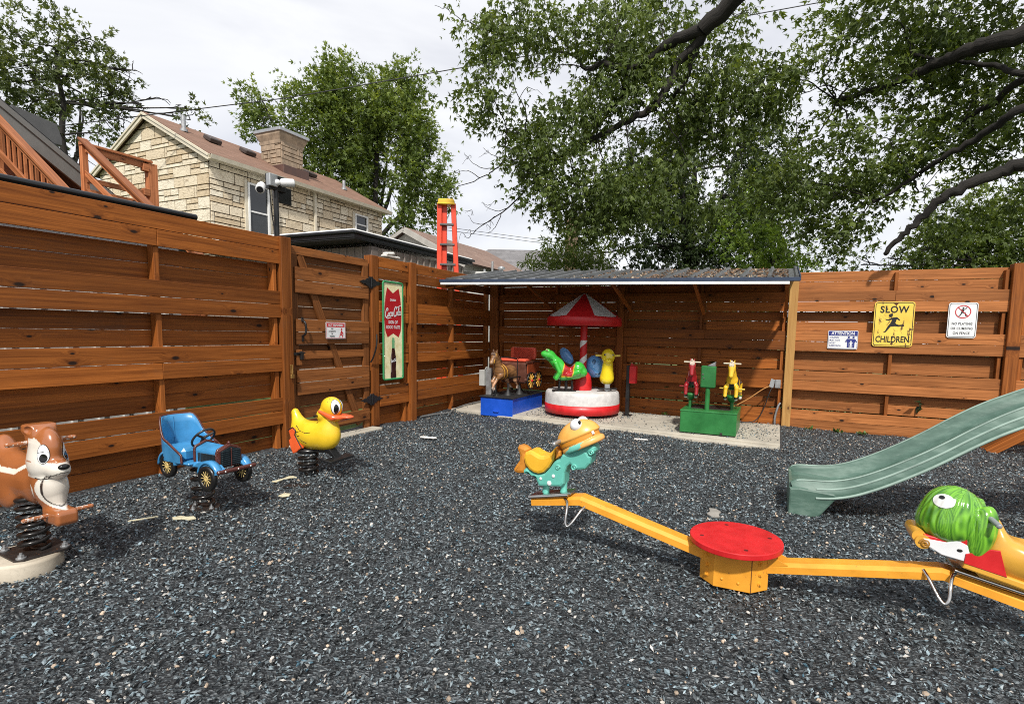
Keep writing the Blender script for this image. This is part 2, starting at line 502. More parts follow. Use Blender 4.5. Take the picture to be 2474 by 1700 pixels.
M_galv = paint('galvanised', (.42, .43, .44), .42, .2, metal=.7, sc=12)
M_white = paint('white_paint', (.72, .72, .70), .45, .12)
M_red = paint('red_paint', (.56, .013, .016), .42, .22, wear=.10, wearcol=(.30, .03, .03), sc=9)
M_yellow = paint('yellow_paint', (.78, .335, .030), .42, .2, wear=.30, wearcol=(.30, .13, .035), sc=7)

# ------------------------------------------------------------------ ground
def mat_mulch_base():
    t = NT('rubber_mulch_bed'); o = t.coord()
    c = t.new('ShaderNodeTexVoronoi', feature='F1'); t.set(c.inputs['Vector'], t.scale(o, (1.0, 1.3, 1))); c.inputs['Scale'].default_value = 75
    sc = t.new('ShaderNodeSeparateColor'); t.set(sc.inputs[0], c.outputs['Color'])
    col = t.ramp(sc.outputs[0], [(0, (.010, .012, .014)), (.5, (.034, .040, .045)), (.8, (.075, .088, .096)), (.97, (.15, .165, .175))])
    big = t.noise(o, .8, 4, .6)
    col = t.mix(t.ramp(big, [(.35, 0), (.7, .35)]), col, (.012, .013, .015))
    t.bump(t.math('ADD', c.outputs['Distance'], t.math('MULTIPLY', sc.outputs[1], .8)), .9, .012)
    return t.fin(col, .6)
M_mulch = mat_mulch_base()

def mulch_z(x, y):
    return .008 + .02 * np.exp(-np.minimum(np.clip(x, 0, 9), np.clip(-y, 0, 9)) * 5) + .012 * np.sin(x * 1.7 + .4) * np.cos(y * 1.3) + .008 * np.sin(x * 4.1 + y * 3.3) + .005 * np.sin(x * 9.3 - y * 7.7)
nx, ny = 150, 150
gx = np.linspace(-.22, 10.4, nx); gy = np.linspace(-11.6, .22, ny)
GX, GY = np.meshgrid(gx, gy, indexing='ij'); GZ = mulch_z(GX, GY) - .012
mb = MB(); V = np.stack([GX, GY, GZ], -1).reshape(-1, 3)
mb.add(V.tolist(), [(i * ny + j, (i + 1) * ny + j, (i + 1) * ny + j + 1, i * ny + j + 1) for i in range(nx - 1) for j in range(ny - 1)], 0, True)
struct('ground', mb, M_mulch)

def mat_lawn():
    t = NT('lawn_and_dirt'); o = t.coord()
    n = t.noise(o, 1.2, 6, .6)
    c = t.ramp(n, [(.35, (.035, .062, .012)), (.6, (.07, .12, .022)), (.75, (.12, .11, .07))])
    t.bump(t.noise(o, 40, 3), .6, .03)
    return t.fin(c, .9)
mb = MB(); S = 140
mb.quad((-S, -S, -.08), (S, -S, -.08), (S, S, -.08), (-S, S, -.08))
struct('terrain', mb, mat_lawn())

# loose chips of rubber on top: stuff
def chip_mesh(n, xr, yr, size, zlift, pal, keep=None, flat_=(.22, .5), wide=(.3, .7), lump=False):
    x = rng.uniform(*xr, n); y = rng.uniform(*yr, n)
    if keep is not None:
        k = keep(x, y); x = x[k]; y = y[k]; n = len(x)
    L = size[0] + (size[1] - size[0]) * rng.random(n) ** 2
    W = L * rng.uniform(*wide, n); H = L * rng.uniform(*flat_, n)
    base = np.array([(1, 0, 0), (-1, 0, 0), (.1, 1, 0), (-.15, -1, .0), (0, .1, 1), (.1, 0, -1)], dtype=np.float32)
    F = np.array([(0, 2, 4), (2, 1, 4), (1, 3, 4), (3, 0, 4), (2, 0, 5), (1, 2, 5), (3, 1, 5), (0, 3, 5)])
    if lump:
        g = (1 + 5 ** .5) / 2
        base = np.array([(-1, g, 0), (1, g, 0), (-1, -g, 0), (1, -g, 0), (0, -1, g), (0, 1, g), (0, -1, -g), (0, 1, -g), (g, 0, -1), (g, 0, 1), (-g, 0, -1), (-g, 0, 1)], dtype=np.float32) / 1.9
        F = np.array([(0, 11, 5), (0, 5, 1), (0, 1, 7), (0, 7, 10), (0, 10, 11), (1, 5, 9), (5, 11, 4), (11, 10, 2), (10, 7, 6), (7, 1, 8), (3, 9, 4), (3, 4, 2), (3, 2, 6), (3, 6, 8), (3, 8, 9), (4, 9, 5), (2, 4, 11), (6, 2, 10), (8, 6, 7), (9, 8, 1)])
    P = base[None] * np.stack([L, W, H], -1)[:, None, :] * .5
    P = P * rng.uniform(.7, 1.25, P.shape)
    a = rng.uniform(0, 2 * np.pi, n); b = rng.normal(0, .42, n); c = rng.normal(0, .42, n)
    def rz(t):
        z = np.zeros((n, 3, 3)); z[:, 0, 0] = np.cos(t); z[:, 0, 1] = -np.sin(t); z[:, 1, 0] = np.sin(t); z[:, 1, 1] = np.cos(t); z[:, 2, 2] = 1; return z
    def rx(t):
        z = np.zeros((n, 3, 3)); z[:, 1, 1] = np.cos(t); z[:, 1, 2] = -np.sin(t); z[:, 2, 1] = np.sin(t); z[:, 2, 2] = np.cos(t); z[:, 0, 0] = 1; return z
    def ry(t):
        z = np.zeros((n, 3, 3)); z[:, 0, 0] = np.cos(t); z[:, 0, 2] = np.sin(t); z[:, 2, 0] = -np.sin(t); z[:, 2, 2] = np.cos(t); z[:, 1, 1] = 1; return z
    Rm = rz(a) @ ry(b) @ rx(c)
    P = np.einsum('nij,nkj->nki', Rm, P)
    z = zlift(x, y)
    P += np.stack([x, y, z], -1)[:, None, :]
    FF = (F[None] + (np.arange(n) * len(base))[:, None, None]).reshape(-1, 3)
    C = np.repeat(pal(n), len(base), axis=0)
    return fast_mesh('loose_chips', P.reshape(-1, 3), FF, C)
def fast_mesh(name, V, F, C=None, rv=None):
    me = bpy.data.meshes.new(name); nv, nf, k = len(V), len(F), F.shape[1]
    me.vertices.add(nv); me.vertices.foreach_set('co', V.astype(np.float32).ravel())
    me.loops.add(nf * k); me.loops.foreach_set('vertex_index', F.astype(np.int32).ravel())
    me.polygons.add(nf); me.polygons.foreach_set('loop_start', np.arange(0, nf * k, k, dtype=np.int32))
    try: me.polygons.foreach_set('loop_total', np.full(nf, k, dtype=np.int32))
    except Exception: pass
    me.update(calc_edges=True); me.validate()
    if C is not None:
        a = me.attributes.new('Col', 'FLOAT_COLOR', 'POINT'); c = np.ones((nv, 4), dtype=np.float32); c[:, :3] = C; a.data.foreach_set('color', c.ravel())
    if rv is not None:
        a = me.attributes.new('rv', 'FLOAT', 'POINT'); a.data.foreach_set('value', rv.astype(np.float32))
    me.polygons.foreach_set('use_smooth', np.zeros(nf, dtype=bool))
    return me
def mulch_pal(n):
    u = rng.random(n); g = .010 + .27 * u ** 2.5
    C = np.stack([g * .70, g * .87, g * .96], -1)
    k = rng.random(n) < .10; C[k] = np.array([.19, .25, .28]) * rng.uniform(.6, 1.4, (k.sum(), 1))
    k = rng.random(n) < .015; C[k] = np.array([.045, .105, .145]) * rng.uniform(.6, 1.5, (k.sum(), 1))
    k = rng.random(n) < .018; C[k] = np.array([.44, .42, .39]) * rng.uniform(.5, 1.3, (k.sum(), 1))
    return C
def pebble_pal(n):
    C = np.array([.46, .36, .27])[None] * rng.uniform(.5, 1.2, (n, 1)); k = rng.random(n) < .35
    C[k] = np.array([.46, .43, .39]) * rng.uniform(.6, 1.2, (k.sum(), 1)); return C
def slab_front(x): return -1.25 - .078 * x
def inyard(x, y):
    ok = (x > .015) & (y < -.02)
    ok &= ~((y > slab_front(x) - .02) & (x < 4.9))
    # keep what the view can see, a little wider
    fx, fy = -.4085, .9127; dx, dy = x - 4.782, y + 8.375
    d = dx * fx + dy * fy; l = dx * fy - dy * fx
    return ok & (d > .55) & (np.abs(l) < 1.25 * d + .9)
def dens(n0):
    def f(x, y):
        k = inyard(x, y); dx, dy = x - 4.782, y + 8.375; d = np.hypot(dx, dy)
        return k & (rng.random(len(x)) < np.clip(1.45 - d / 8.5, .35, 1))
    return f
t = NT('rubber_chip'); M_chip = t.fin(t.attr('Col', 'Color'), .48, 0, Specular_IOR_Level=.6)
t = NT('pebble'); M_peb = t.fin(t.attr('Col', 'Color'), .75)
me = chip_mesh(330000, (0, 10.2), (-8.1, 0), (.010, .034), lambda x, y: mulch_z(x, y) + rng.uniform(-.008, .006, len(x)), mulch_pal, dens(1))
me.materials.append(M_chip); o = link('rubber_mulch', me); tag(o, 'dark blue grey rubber mulch covering the playground floor', None, None, 'stuff')
me = chip_mesh(9500, (0, 10.2), (-8.1, 0), (.009, .026), lambda x, y: mulch_z(x, y) + rng.uniform(-.007, .004, len(x)), pebble_pal, inyard, (.4, .75), (.55, .95), True)
me.materials.append(M_peb); o = link('pebbles', me); tag(o, 'pale tan pebbles scattered through the dark rubber mulch', None, None, 'stuff')
def onslab(x, y):
    k = (y > slab_front(x) + .03) & (y < -.05) & (x > .03) & (x < 4.85)
    d = np.minimum(np.abs(np.hypot(x - 2.02, y + .62) - .62), np.minimum(np.abs(y + .12), np.hypot((x - 4.02) / 1.0, y + 1.15) - .42).clip(0))
    d = np.minimum(d, np.hypot(x - 4.7, (y + .9)) * .35)
    return k & (rng.random(len(x)) < np.exp(-d * 5.0) * .9)
me = chip_mesh(7000, (0, 4.9), (-1.65, 0), (.012, .035), lambda x, y: x * 0 + .057, mulch_pal, onslab)
me.materials.append(M_chip); o = link('loose_rubber', me); tag(o, 'loose dark rubber bits strewn over the concrete slab', None, None, 'stuff')

def mat_concrete(name, a, b):
    t = NT(name); o = t.coord(); n = t.noise(o, 2.2, 7, .65); n2 = t.noise(o, 45, 4, .6)
    c = t.ramp(n, [(.3, b), (.65, a)]); c = t.mix(t.ramp(n2, [(.55, 0), (.75, .5)]), c, tuple(x * .55 for x in a))
    t.bump(t.math('ADD', n, t.math('MULTIPLY', n2, .4)), .3, .006)
    return t.fin(c, .85)
M_conc = mat_concrete('old_concrete', (.48, .44, .365), (.31, .285, .235))
mb = MB(); poly = [(.0, -.02), (4.87, -.10), (4.87, slab_front(4.87)), (3.0, slab_front(3.0) - .01), (1.6, slab_front(1.6)), (0.0, slab_front(0))]
mb.prism(poly, .19, (0, 0, -.045), (1, 0, 0), (0, 1, 0), .012)
# a lower broken lip along the front edge, half under the mulch
lip = [(.9, slab_front(.9) + .02), (4.86, slab_front(4.86) + .02), (4.86, slab_front(4.86) - .10), (3.6, slab_front(3.6) - .09), (2.2, slab_front(2.2) - .07), (.9, slab_front(.9) - .03)]
mb.prism(lip, .12, (0, 0, -.036), (1, 0, 0), (0, 1, 0), .012)
struct('concrete_slab', mb, M_conc)
mb = MB().box((.06, -3.72, -.012), (.17, 1.35, .10), None, 0, .012)
struct('gate_threshold', mb, M_conc)

# ------------------------------------------------------------------ board fences; local x along the fence, -y towards the yard
PITCH = .14
def boards(mb, x0, x1, front_first, zt=2.24, n=16, yf=(0, .02), yb=(.112, .132), cuts=(), zb=0):
    for i in range(n):
        fr = ((i // 2) % 2 == 0) == front_first
        z = zt - PITCH * (i + .5)
        y = yf if fr else yb
        h = PITCH - rnd.uniform(.002, .006)
        ext = 0 if fr else .0
        xs = [x0] + [c for c in cuts if x0 < c < x1 and rnd.random() < .25] + [x1]
        for a, b in zip(xs[:-1], xs[1:]):
            mb.box(((a + b) / 2, (y[0] + y[1]) / 2 + rnd.uniform(-.003, .003), z + rnd.uniform(-.002, .002)), (b - a - .003, .02, h),
                   rot3(rnd.uniform(-.5, .5), rnd.uniform(-.06, .06), 0), 0, .002, 0)
def stud(parent, x, z0=.0, z1=2.20, mat=None):
    part('stud', MB().box((x, .066, (z0 + z1) / 2), (.04, .089, z1 - z0), None, 0, .003, 2), mat or M_post, parent)
def post(parent, x, z1=2.245, w=.10, y=.03, d=.10, mat=None, name='post', lean=0):
    part(name, MB().box((x, y, z1 / 2 - .02), (w, d, z1 + .04), rot3(0, lean, 0), 0, .004, 2), mat or M_post, parent)
GF = 'stained board fence sections'
FL = thing('wooden_fence', 'long stained board fence section on the left, behind the squirrel and car riders', 'fence', (0, 0, 0), 90, GF)
mb = MB()
for a, b in ((-9.6, -7.05), (-6.95, -4.41)): boards(mb, a, b, True, cuts=(-5.61, -8.3))
part('board_panel', mb, M_fence, FL)
for x in (-8.3, -5.61, -4.47, -6.91): stud(FL, x, 0, 2.2)
post(FL, -7.0); post(FL, -4.365, w=.125, y=.035, d=.13)
FM = thing('wooden_fence', 'stained board fence section between the gate and the back corner, carrying the tall soda sign', 'fence', (0, 0, 0), 90, GF)
mb = MB(); boards(mb, -2.925, -2.33, True); boards(mb, -2.18, -.0, True, cuts=(-1.18,))
part('board_panel', mb, M_fence, FM)
for x in (-2.37, -1.18, -.06): stud(FM, x)
post(FM, -3.0, w=.125, y=.063, d=.13); post(FM, -2.255, w=.13, y=.03, d=.13)
FB = thing('wooden_fence', 'dark shaded board fence along the back under the lean-to roof', 'fence', (0, 0, 0), 0, GF)
mb = MB(); boards(mb, .175, 2.38, False, cuts=(1.28,)); boards(mb, 2.48, 4.886, False, cuts=(3.75,))
part('board_panel', mb, M_fence, FB)
for x in (.2, 1.28, 2.36, 2.5, 3.68, 4.84): stud(FB, x)
post(FB, .085, 2.3, .165, y=.02, d=.13); post(FB, 2.43, 2.3, .10, y=.005, d=.12)
FR = thing('wooden_fence', 'sunlit stained board fence on the right, carrying three warning signs', 'fence', (0, 0, 0), 0, GF)
mb = MB(); boards(mb, 5.0, 7.37, False, cuts=(6.17,)); boards(mb, 7.50, 10.1, False)
part('board_panel', mb, M_fence_pale, FR)
for x in (6.17, 7.33, 7.54, 8.8): stud(FR, x)
post(FR, 7.435, 2.27, .135, y=.035, d=.15)
solo('timber_post', MB().box((0, 0, 1.105), (.115, .11, 2.33), None, 0, .004, 2), M_newpost, 'pale yellow unstained lumber post beside the right end of the lean-to roof', 'post', (4.945, .0, 0))

# gate in the left fence
G = thing('wooden_gate', 'stained wooden gate with diagonal brace, black hinges and handle', 'gate', (0, -3.685, 0), 90)
fr = MB(); W2 = .588
for sx in (-1, 1): fr.box((sx * (W2 - .045), .045, 1.075), (.09, .04, 2.11), None, 0, .003, 2)
fr.box((0, .045, 2.135), (2 * W2, .041, .088), None, 0, .003, 0)
for z in (1.72, 1.0, .16): fr.box((0, .047, z), (2 * W2 - .18, .036, .09), None, 0, .003, 0)
part('gate_frame', fr, M_gate, G)
mb = MB()
for i in range(15):
    frt = (i // 2) % 2 == 0
    z = 1.96 - PITCH * (i - 2 + .5)
    if i < 2: z = 2.10 - PITCH * (i) - .01
    k = (i // 2) % 2
    y = (.0125 if k == 1 else .0775)
    w = 2 * W2 - (.06 if k == 1 else .02)
    mb.box((.01 if k == 1 else 0, y, z), (w, .02, PITCH - .006), rot3(0, rnd.uniform(-.15, .15), 0), 0, .002, 0)
part('board_panel', mb, M_gate, G)
part('brace', MB().beam((-W2 + .13, .046, 2.09), (W2 - .16, .046, .1), .09, .036, up=(1, 0, .3)), M_gate, G)
def hinge_out():
    h = [(.0, .070), (.025, .078), (.045, .052), (.08, .042), (.10, .024), (.14, .024), (.165, .012), (.205, .0)]
    r = h + [(x, -y) for x, y in h[::-1][1:]]
    l = [(-x, y) for x, y in r[::-1]]
    return (r + l[1:-1])[::-1]
for z in (1.895, .395):
    h = part('hinge', MB().prism(hinge_out(), .008, (.605, -.004, z), (1, 0, 0), (0, 0, 1), .002), M_black, G)
    part('hinge_pin', MB().cyl((.605, -.012, z - .055), (.605, -.012, z + .055), .009, 10), M_black, h)
hd = MB().tube(smoothpts([(-.47, .0, 1.385), (-.47, -.045, 1.36), (-.465, -.05, 1.29), (-.47, -.045, 1.24), (-.47, .0, 1.21)], 5), .011, 8)
hd.box((-.47, -.004, 1.395), (.03, .006, .05), None, 0, .002); hd.box((-.47, -.004, 1.19), (.03, .006, .07), None, 0, .002); part('handle', hd, M_black, G)
lt = MB().box((-.53, -.006, 1.02), (.13, .014, .03), None, 0, .003); lt.box((-.50, -.012, 1.0), (.04, .03, .09), None, 0, .004); lt.cyl((-.56, -.02, 1.03), (-.46, -.02, 1.03), .008, 10)
part('latch', lt, M_black, G)
part('bracket', MB().box((-.52, .004, .98), (.075, .016, .17), None, 0, .003, 2), M_gate, G)
part('closer_strap', MB().tube(smoothpts([(.62, -.075, 1.24), (.60, -.09, 1.1), (.585, -.05, .95), (.575, -.012, .88)], 5), .010, 8), M_black, G)
hs = MB().box((0, 0, 0), (.03, .012, .10), None, 0, .003); hs.cyl((0, -.012, -.05), (0, -.012, .05), .008, 10); hs.box((0, -.008, -.075), (.045, .018, .045), None, 0, .004)
o = solo('hasp', hs, paint('brass', (.42, .25, .08), .35, .3, metal=.8), 'small brass hasp on the gate post below the latch', 'hasp', (.045, -4.345, .86), 90)
# ------------------------------------------------------------------ lean-to roof
M_roof = paint('grey_roof_metal', (.15, .155, .16), .36, .3, metal=.4, sc=4)
M_trim = paint('navy_roof_trim', (.028, .045, .085), .35, .2)
RX0, RX1, YF, ZF, YBk, ZBk = .015, 4.93, -1.64, 2.055, .06, 2.365
LT = thing('lean_to_roof', 'low ribbed grey metal lean-to roof sheltering the coin rides', 'roof', (0, 0, 0))
sl = (ZBk - ZF) / (YBk - YF)
LT.rotation_euler = (0, .0165, 0)
def rz_(y): return ZF + (y - YF) * sl
ang = math.degrees(math.atan(sl))
mb = MB(); rm = rot3(ang, 0, 0); L = math.hypot(YBk - YF, ZBk - ZF)
mb.box(((RX0 + RX1) / 2, (YF + YBk) / 2, rz_((YF + YBk) / 2) + .004), (RX1 - RX0, L, .008), rm)
x = RX0 + .12
while x < RX1:
    mb.prism([(-.028, 0), (.028, 0), (.014, .034), (-.014, .034)], L - .01, (x, (YF + YBk) / 2, rz_((YF + YBk) / 2) + .008), (1, 0, 0), tuple(rm @ Vector((0, 0, 1))), 0)
    x += .298
part('roof_panel', mb, M_roof, LT)
mb = MB(); mb.box(((RX0 + RX1) / 2, YF - .006, ZF - .002), (RX1 - RX0 + .02, .014, .045), None, 0, .004)
mb.box((RX1 + .006, (YF + YBk) / 2, rz_((YF + YBk) / 2) + .012), (.016, L, .055), rm, 0, .004)
part('trim', mb, M_trim, LT)
part('fascia', MB().box((2.43, YF - .004, ZF - .043), (4.80, .022, .034), None, 0, .003), M_white, LT)
for yy, xs in ((-1.57, (.03, 4.78)), (-.85, (.03, 4.8)), (-.10, (.03, 4.8))):
    part('purlin', MB().box(((xs[0] + xs[1]) / 2, yy, rz_(yy) - .026), (xs[1] - xs[0], .038, .05), rm, 0, .003, 0), M_post, LT)
for x in (1.24, 2.585, 3.70, 4.82):
    part('brace', MB().beam((x, -1.25, rz_(-1.25) - .05), (x, -.03, 1.70), .05, .038, up=(0, 1, 1)), M_post, LT)
for x in (.06, 2.43, 4.80):
    part('rafter', MB().beam((x, -1.54, rz_(-1.54) - .075), (x, -.05, rz_(-.05) - .075), .07, .036), M_post, LT)
# leaf litter on the roof
n = 3400
x = rng.uniform(1.9, 4.85, n); y = YF + .05 + (YBk - YF - .1) * rng.random(n) ** .8
k = rng.random(n) < np.clip((x - 1.7) / 1.6, .15, 1) * (.45 + .55 * (np.sin(x * 5.1) > -.3)); x = x[k]; y = y[k]; n = len(x)
def litter_pal(n):
    C = np.array([.17, .095, .05])[None] * rng.uniform(.4, 1.7, (n, 1)); q = rng.random(n) < .25; C[q] = np.array([.34, .27, .19]) * rng.uniform(.6, 1.2, (q.sum(), 1)); return C
XX, YY = x, y
me = chip_mesh(n, (1.9, 4.85), (YF + .05, YBk - .06), (.025, .07), lambda x, y: rz_(y) + .016 - .0165 * x, litter_pal, lambda x, y: rng.random(len(x)) < np.clip((x - 1.7) / 1.6, .1, 1), (.08, .2))
me.materials.append(M_peb); tag(link('leaf_litter', me), 'dry brown leaf litter lying on the lean-to roof', None, None, 'stuff')

# ------------------------------------------------------------------ signs
BACK = (R_(90), 0, 0); LEFT = (R_(90), 0, R_(90))
def enamel(name, c, rough=.4): return paint(name, c, rough, .1, bump=.02)
INK = enamel('sign_black', (.012, .012, .012)); SW = enamel('sign_white', (.74, .75, .76)); SR = enamel('sign_red', (.55, .022, .03))
SN = enamel('sign_navy', (.022, .032, .20)); SY = None
def plate(parent, w, h, r, mats, t=.004, edge=0.0):
    return part('plate', MB().prism(roundrect(w, h, r), t, (0, 0, t / 2), (1, 0, 0), (0, 1, 0), .001), mats, parent)
def lay(parent, name, mbs, mat, z=.0055, label=None):
    if name == 'lettering' and isinstance(mbs, list):
        for q in mbs: lay(parent, name, q, mat, z)
        return
    m = merge(*mbs) if isinstance(mbs, list) else mbs
    return part(name, shift(m, 0, 0, z), mat, parent, label)
def man(pts, w):
    """simple painted limbs: list of polylines with stroke width"""
    return ribbon(pts, w)
def ribbon(pts, w, taper=None):
    P = [Vector((p[0], p[1], 0)) for p in pts]; vs = []; m = len(P)
    for i in range(m):
        d = (P[min(i + 1, m - 1)] - P[max(i - 1, 0)]).normalized(); nrm = Vector((-d.y, d.x, 0))
        ww = w[i] if isinstance(w, (list, tuple)) else w
        vs += [P[i] + nrm * ww / 2, P[i] - nrm * ww / 2]
    return MB().add(vs, [(2 * i, 2 * i + 1, 2 * i + 3, 2 * i + 2) for i in range(m - 1)])
# the tall soda sign
def t_cream():
    t = NT('sign_cream'); o = t.coord(); n = t.noise(o, 9, 6, .65)
    c = t.ramp(n, [(.35, (.68, .60, .32)), (.6, (.86, .80, .52))]); c = t.mix(t.ramp(t.noise(o, 40, 4, .7), [(.66, 0), (.72, .8)]), c, (.22, .13, .06))
    return t.fin(c, .4)
S1 = thing('soda_sign', 'tall narrow enamel soda sign with green border, red fishtail and bottle', 'sign', (-.014 + .045, -2.70, 1.283), rot=LEFT)
w, h = .408, 1.306
plate(S1, w, h, .03, t_cream())
part('border', MB().tube([(x, y, .006) for x, y in roundrect(w - .014, h - .014, .026, 5)], .0125, 8, 0, False, True), enamel('sign_green', (.03, .25, .09)), S1)
ft = [(-.115, .575), (0, .505), (.115, .575), (.150, .45), (.168, .30), (.172, .16), (.155, -.0), (.112, -.082), (0, -.03), (-.112, -.082), (-.155, 0), (-.172, .16), (-.168, .30), (-.150, .45)]
lay(S1, 'fishtail', flat(ft[::-1]), enamel('sign_fishtail', (.43, .012, .018)))
def script(scale, cx, cy, wd):
    a = lambda c, r, t0, t1, n=14: [(c[0] + r[0] * math.cos(R_(t0 + (t1 - t0) * k / n)) + .22 * r[1] * math.sin(R_(t0 + (t1 - t0) * k / n)), c[1] + r[1] * math.sin(R_(t0 + (t1 - t0) * k / n))) for k in range(n + 1)]
    st = [smoothpts([(x, y, 0) for x, y in [(.62, .72), (.72, .95), (.55, 1.08), (.3, .85), (.1, .45), (.14, .1), (.36, -.02), (.62, .12), (.75, .3)]], 4),
          smoothpts([(x, y, 0) for x, y in [(.2, .02), (.5, -.16), (.9, -.18), (1.25, -.1), (1.5, -.2)]], 4),
          a((.92, .28), (.14, .24), 0, 360), a((1.27, .28), (.14, .24), 40, 320), a((1.62, .28), (.14, .24), 0, 360),
          smoothpts([(x, y, 0) for x, y in [(1.83, .5), (1.75, .1), (1.85, .02), (1.95, .15)]], 3),
          [(1.95, .33, 0), (2.08, .36, 0)],
          smoothpts([(x, y, 0) for x, y in [(2.72, .75), (2.8, 1.0), (2.6, 1.12), (2.32, .85), (2.14, .4), (2.2, .05), (2.42, -.06), (2.66, .08)]], 4),
          smoothpts([(x, y, 0) for x, y in [(2.45, 1.15), (2.9, 1.02), (3.4, 1.1), (3.9, 1.22)]], 4),
          a((2.92, .26), (.14, .24), 0, 360),
          smoothpts([(x, y, 0) for x, y in [(3.2, .2), (3.42, .75), (3.42, 1.02), (3.3, .8), (3.2, .2), (3.28, .02), (3.4, .1)]], 4),
          a((3.58, .26), (.14, .24), 0, 360), smoothpts([(x, y, 0) for x, y in [(3.78, .5), (3.7, .1), (3.8, .02), (3.92, .15)]], 3)]
    ms = []
    for i, s_ in enumerate(st):
        w_ = wd * (1.35 if i in (0, 7) else 1.0)
        ms.append(ribbon([(cx + (p[0] - 2.0) * scale, cy + (p[1] - .45) * scale * 1.35 + (p[0] - 2) * scale * .12) for p in s_], w_))
        shift(ms[-1], 0, 0, .0004 * i)
    return ms
lay(S1, 'script', script(.080, .0, .25, .0105), SW, .0070)
lay(S1, 'lettering', [shift(textmesh('DRINK', .040, bold=.001), 0, .412), shift(textmesh('SIGN OF', .058, bold=.0012, narrow=.86), 0, .118), shift(textmesh('GOOD TASTE', .058, bold=.0012, narrow=.78), 0, .052)], SW, .0070)
bt = [(.020, 0.0), (.020, -.03), (.027, -.035), (.027, -.055), (.022, -.07), (.026, -.14), (.040, -.21), (.054, -.27), (.058, -.33), (.052, -.38), (.050, -.43), (.056, -.49), (.058, -.53), (.052, -.565)]
bt = [(x, y - .088) for x, y in bt]
b = lay(S1, 'bottle', flat([(-x, y) for x, y in bt][::1] + bt[::-1]), paint('cola_brown', (.045, .012, .010), .2, .5, sc=20), .0060)
nk = [p for p in bt if p[1] > -.235]
lay(b, 'neck', flat([(-x, y) for x, y in nk] + nk[::-1]), enamel('bottle_green', (.16, .42, .20), .2), .0070)
lay(b, 'glint', flat([(-.036, -.27), (-.028, -.27), (-.034, -.42), (-.038, -.55), (-.046, -.55), (-.044, -.40)]), enamel('bottle_glint', (.35, .27, .24), .2), .0072)
lay(b, 'bottle_foot', flat([(-.056, -.632), (.056, -.632), (.052, -.653), (-.052, -.653)][::-1]), enamel('bottle_green', (0, 0, 0)), .0072)
lay(b, 'bottle_script', script(.0235, 0, -.395, .0055), SW, .0074)
for px, py in ((-.18, .62), (.18, .62), (-.18, -.62), (.18, -.62)): part('screw', MB().ell((px, py, .006), (.006, .006, .004), 8), M_blackmatt, S1)
# small white notice on the gate
S2 = thing('notice_sign', 'small white and red notice on the gate that begins NOT RESPONSIBLE', 'sign', (.014, -3.69, 1.28), rot=LEFT)
plate(S2, .302, .192, .012, SW, .003)
lay(S2, 'border', ringflat(roundrect(.292, .182, .010), roundrect(.284, .174, .008)), SR, .0040)
lay(S2, 'heading', flat(roundrect(.270, .042, .003)), SR, .0042).location = (0, .061, 0)
lay(S2, 'heading_text', shift(textmesh('NOT RESPONSIBLE', .034, bold=.0008, narrow=.80), 0, .061), SW, .0052)
lay(S2, 'lettering', [shift(textmesh(s, .024, narrow=.82, bold=.0004), -.058, y) for s, y in (('FOR', .020), ('ACCIDENTS', -.010), ('OR', -.039), ('INJURIES', -.068))], INK, .0045)
fig = [ribbon([(.085, .0), (.092, -.03), (.088, -.055)], .022), flat(ellipse(.011, .012, 12, .088, .018)), ribbon([(.09, -.01), (.112, -.03), (.108, -.06)], .007), ribbon([(.088, -.05), (.062, -.05), (.055, -.08)], .010), ribbon([(.09, -.052), (.104, -.066), (.10, -.082)], .010), ribbon([(.086, -.012), (.068, -.028), (.060, -.05)], .007)]
for i, f_ in enumerate(fig): shift(f_, 0, 0, i * .0002)
lay(S2, 'figure', fig, SR, .0045)
# attention sign
S3 = thing('notice_sign', 'small white sign with a navy ATTENTION heading and family pictogram on the right fence', 'sign', (5.592, -.012, 1.292), rot=BACK)
plate(S3, .362, .252, .014, SW, .003)
lay(S3, 'border', ringflat(roundrect(.350, .240, .012), roundrect(.343, .233, .010)), SN, .0040)
lay(S3, 'heading', flat([(-.172, .055), (.172, .055), (.172, .117), (-.172, .117)]), SN, .0042)
lay(S3, 'heading_text', shift(textmesh('ATTENTION', .058, bold=.0016, narrow=.86), 0, .087), SW, .0052)
lay(S3, 'lettering', [shift(textmesh(s, .031, 'LEFT', narrow=.76, bold=.0003), -.160, y) for s, y in (('CHILDREN', .030), ('MUST HAVE', -.008), ('ADULT', -.046), ('SUPERVISION', -.084))], SN, .0045)
fam = [flat(ellipse(.014, .014, 14, .072, .035)), flat(ellipse(.014, .014, 14, .128, .035)),
       flat([(.05, .015), (.15, .015), (.153, -.035), (.132, -.04), (.068, -.04), (.047, -.035)][::-1]), ribbon([(.055, .01), (.032, -.03)], .011), ribbon([(.145, .01), (.168, -.03)], .011),
       ribbon([(.064, -.03), (.064, -.105)], .017), ribbon([(.082, -.03), (.082, -.105)], .013), ribbon([(.118, -.03), (.118, -.105)], .013), ribbon([(.136, -.03), (.136, -.105)], .017)]
for i, f_ in enumerate(fam): shift(f_, 0, 0, i * .0002)
lay(S3, 'figure', fam, SN, .0045)
kid = [flat(ellipse(.010, .010, 12, .10, -.022)), ribbon([(.10, -.034), (.10, -.075)], .022), ribbon([(.093, -.07), (.093, -.105)], .009), ribbon([(.107, -.07), (.107, -.105)], .009), ribbon([(.075, -.038), (.125, -.038)], .007)]
for i, f_ in enumerate(kid): shift(f_, 0, 0, i * .0002)
lay(S3, 'child_figure', kid, SW, .0066)
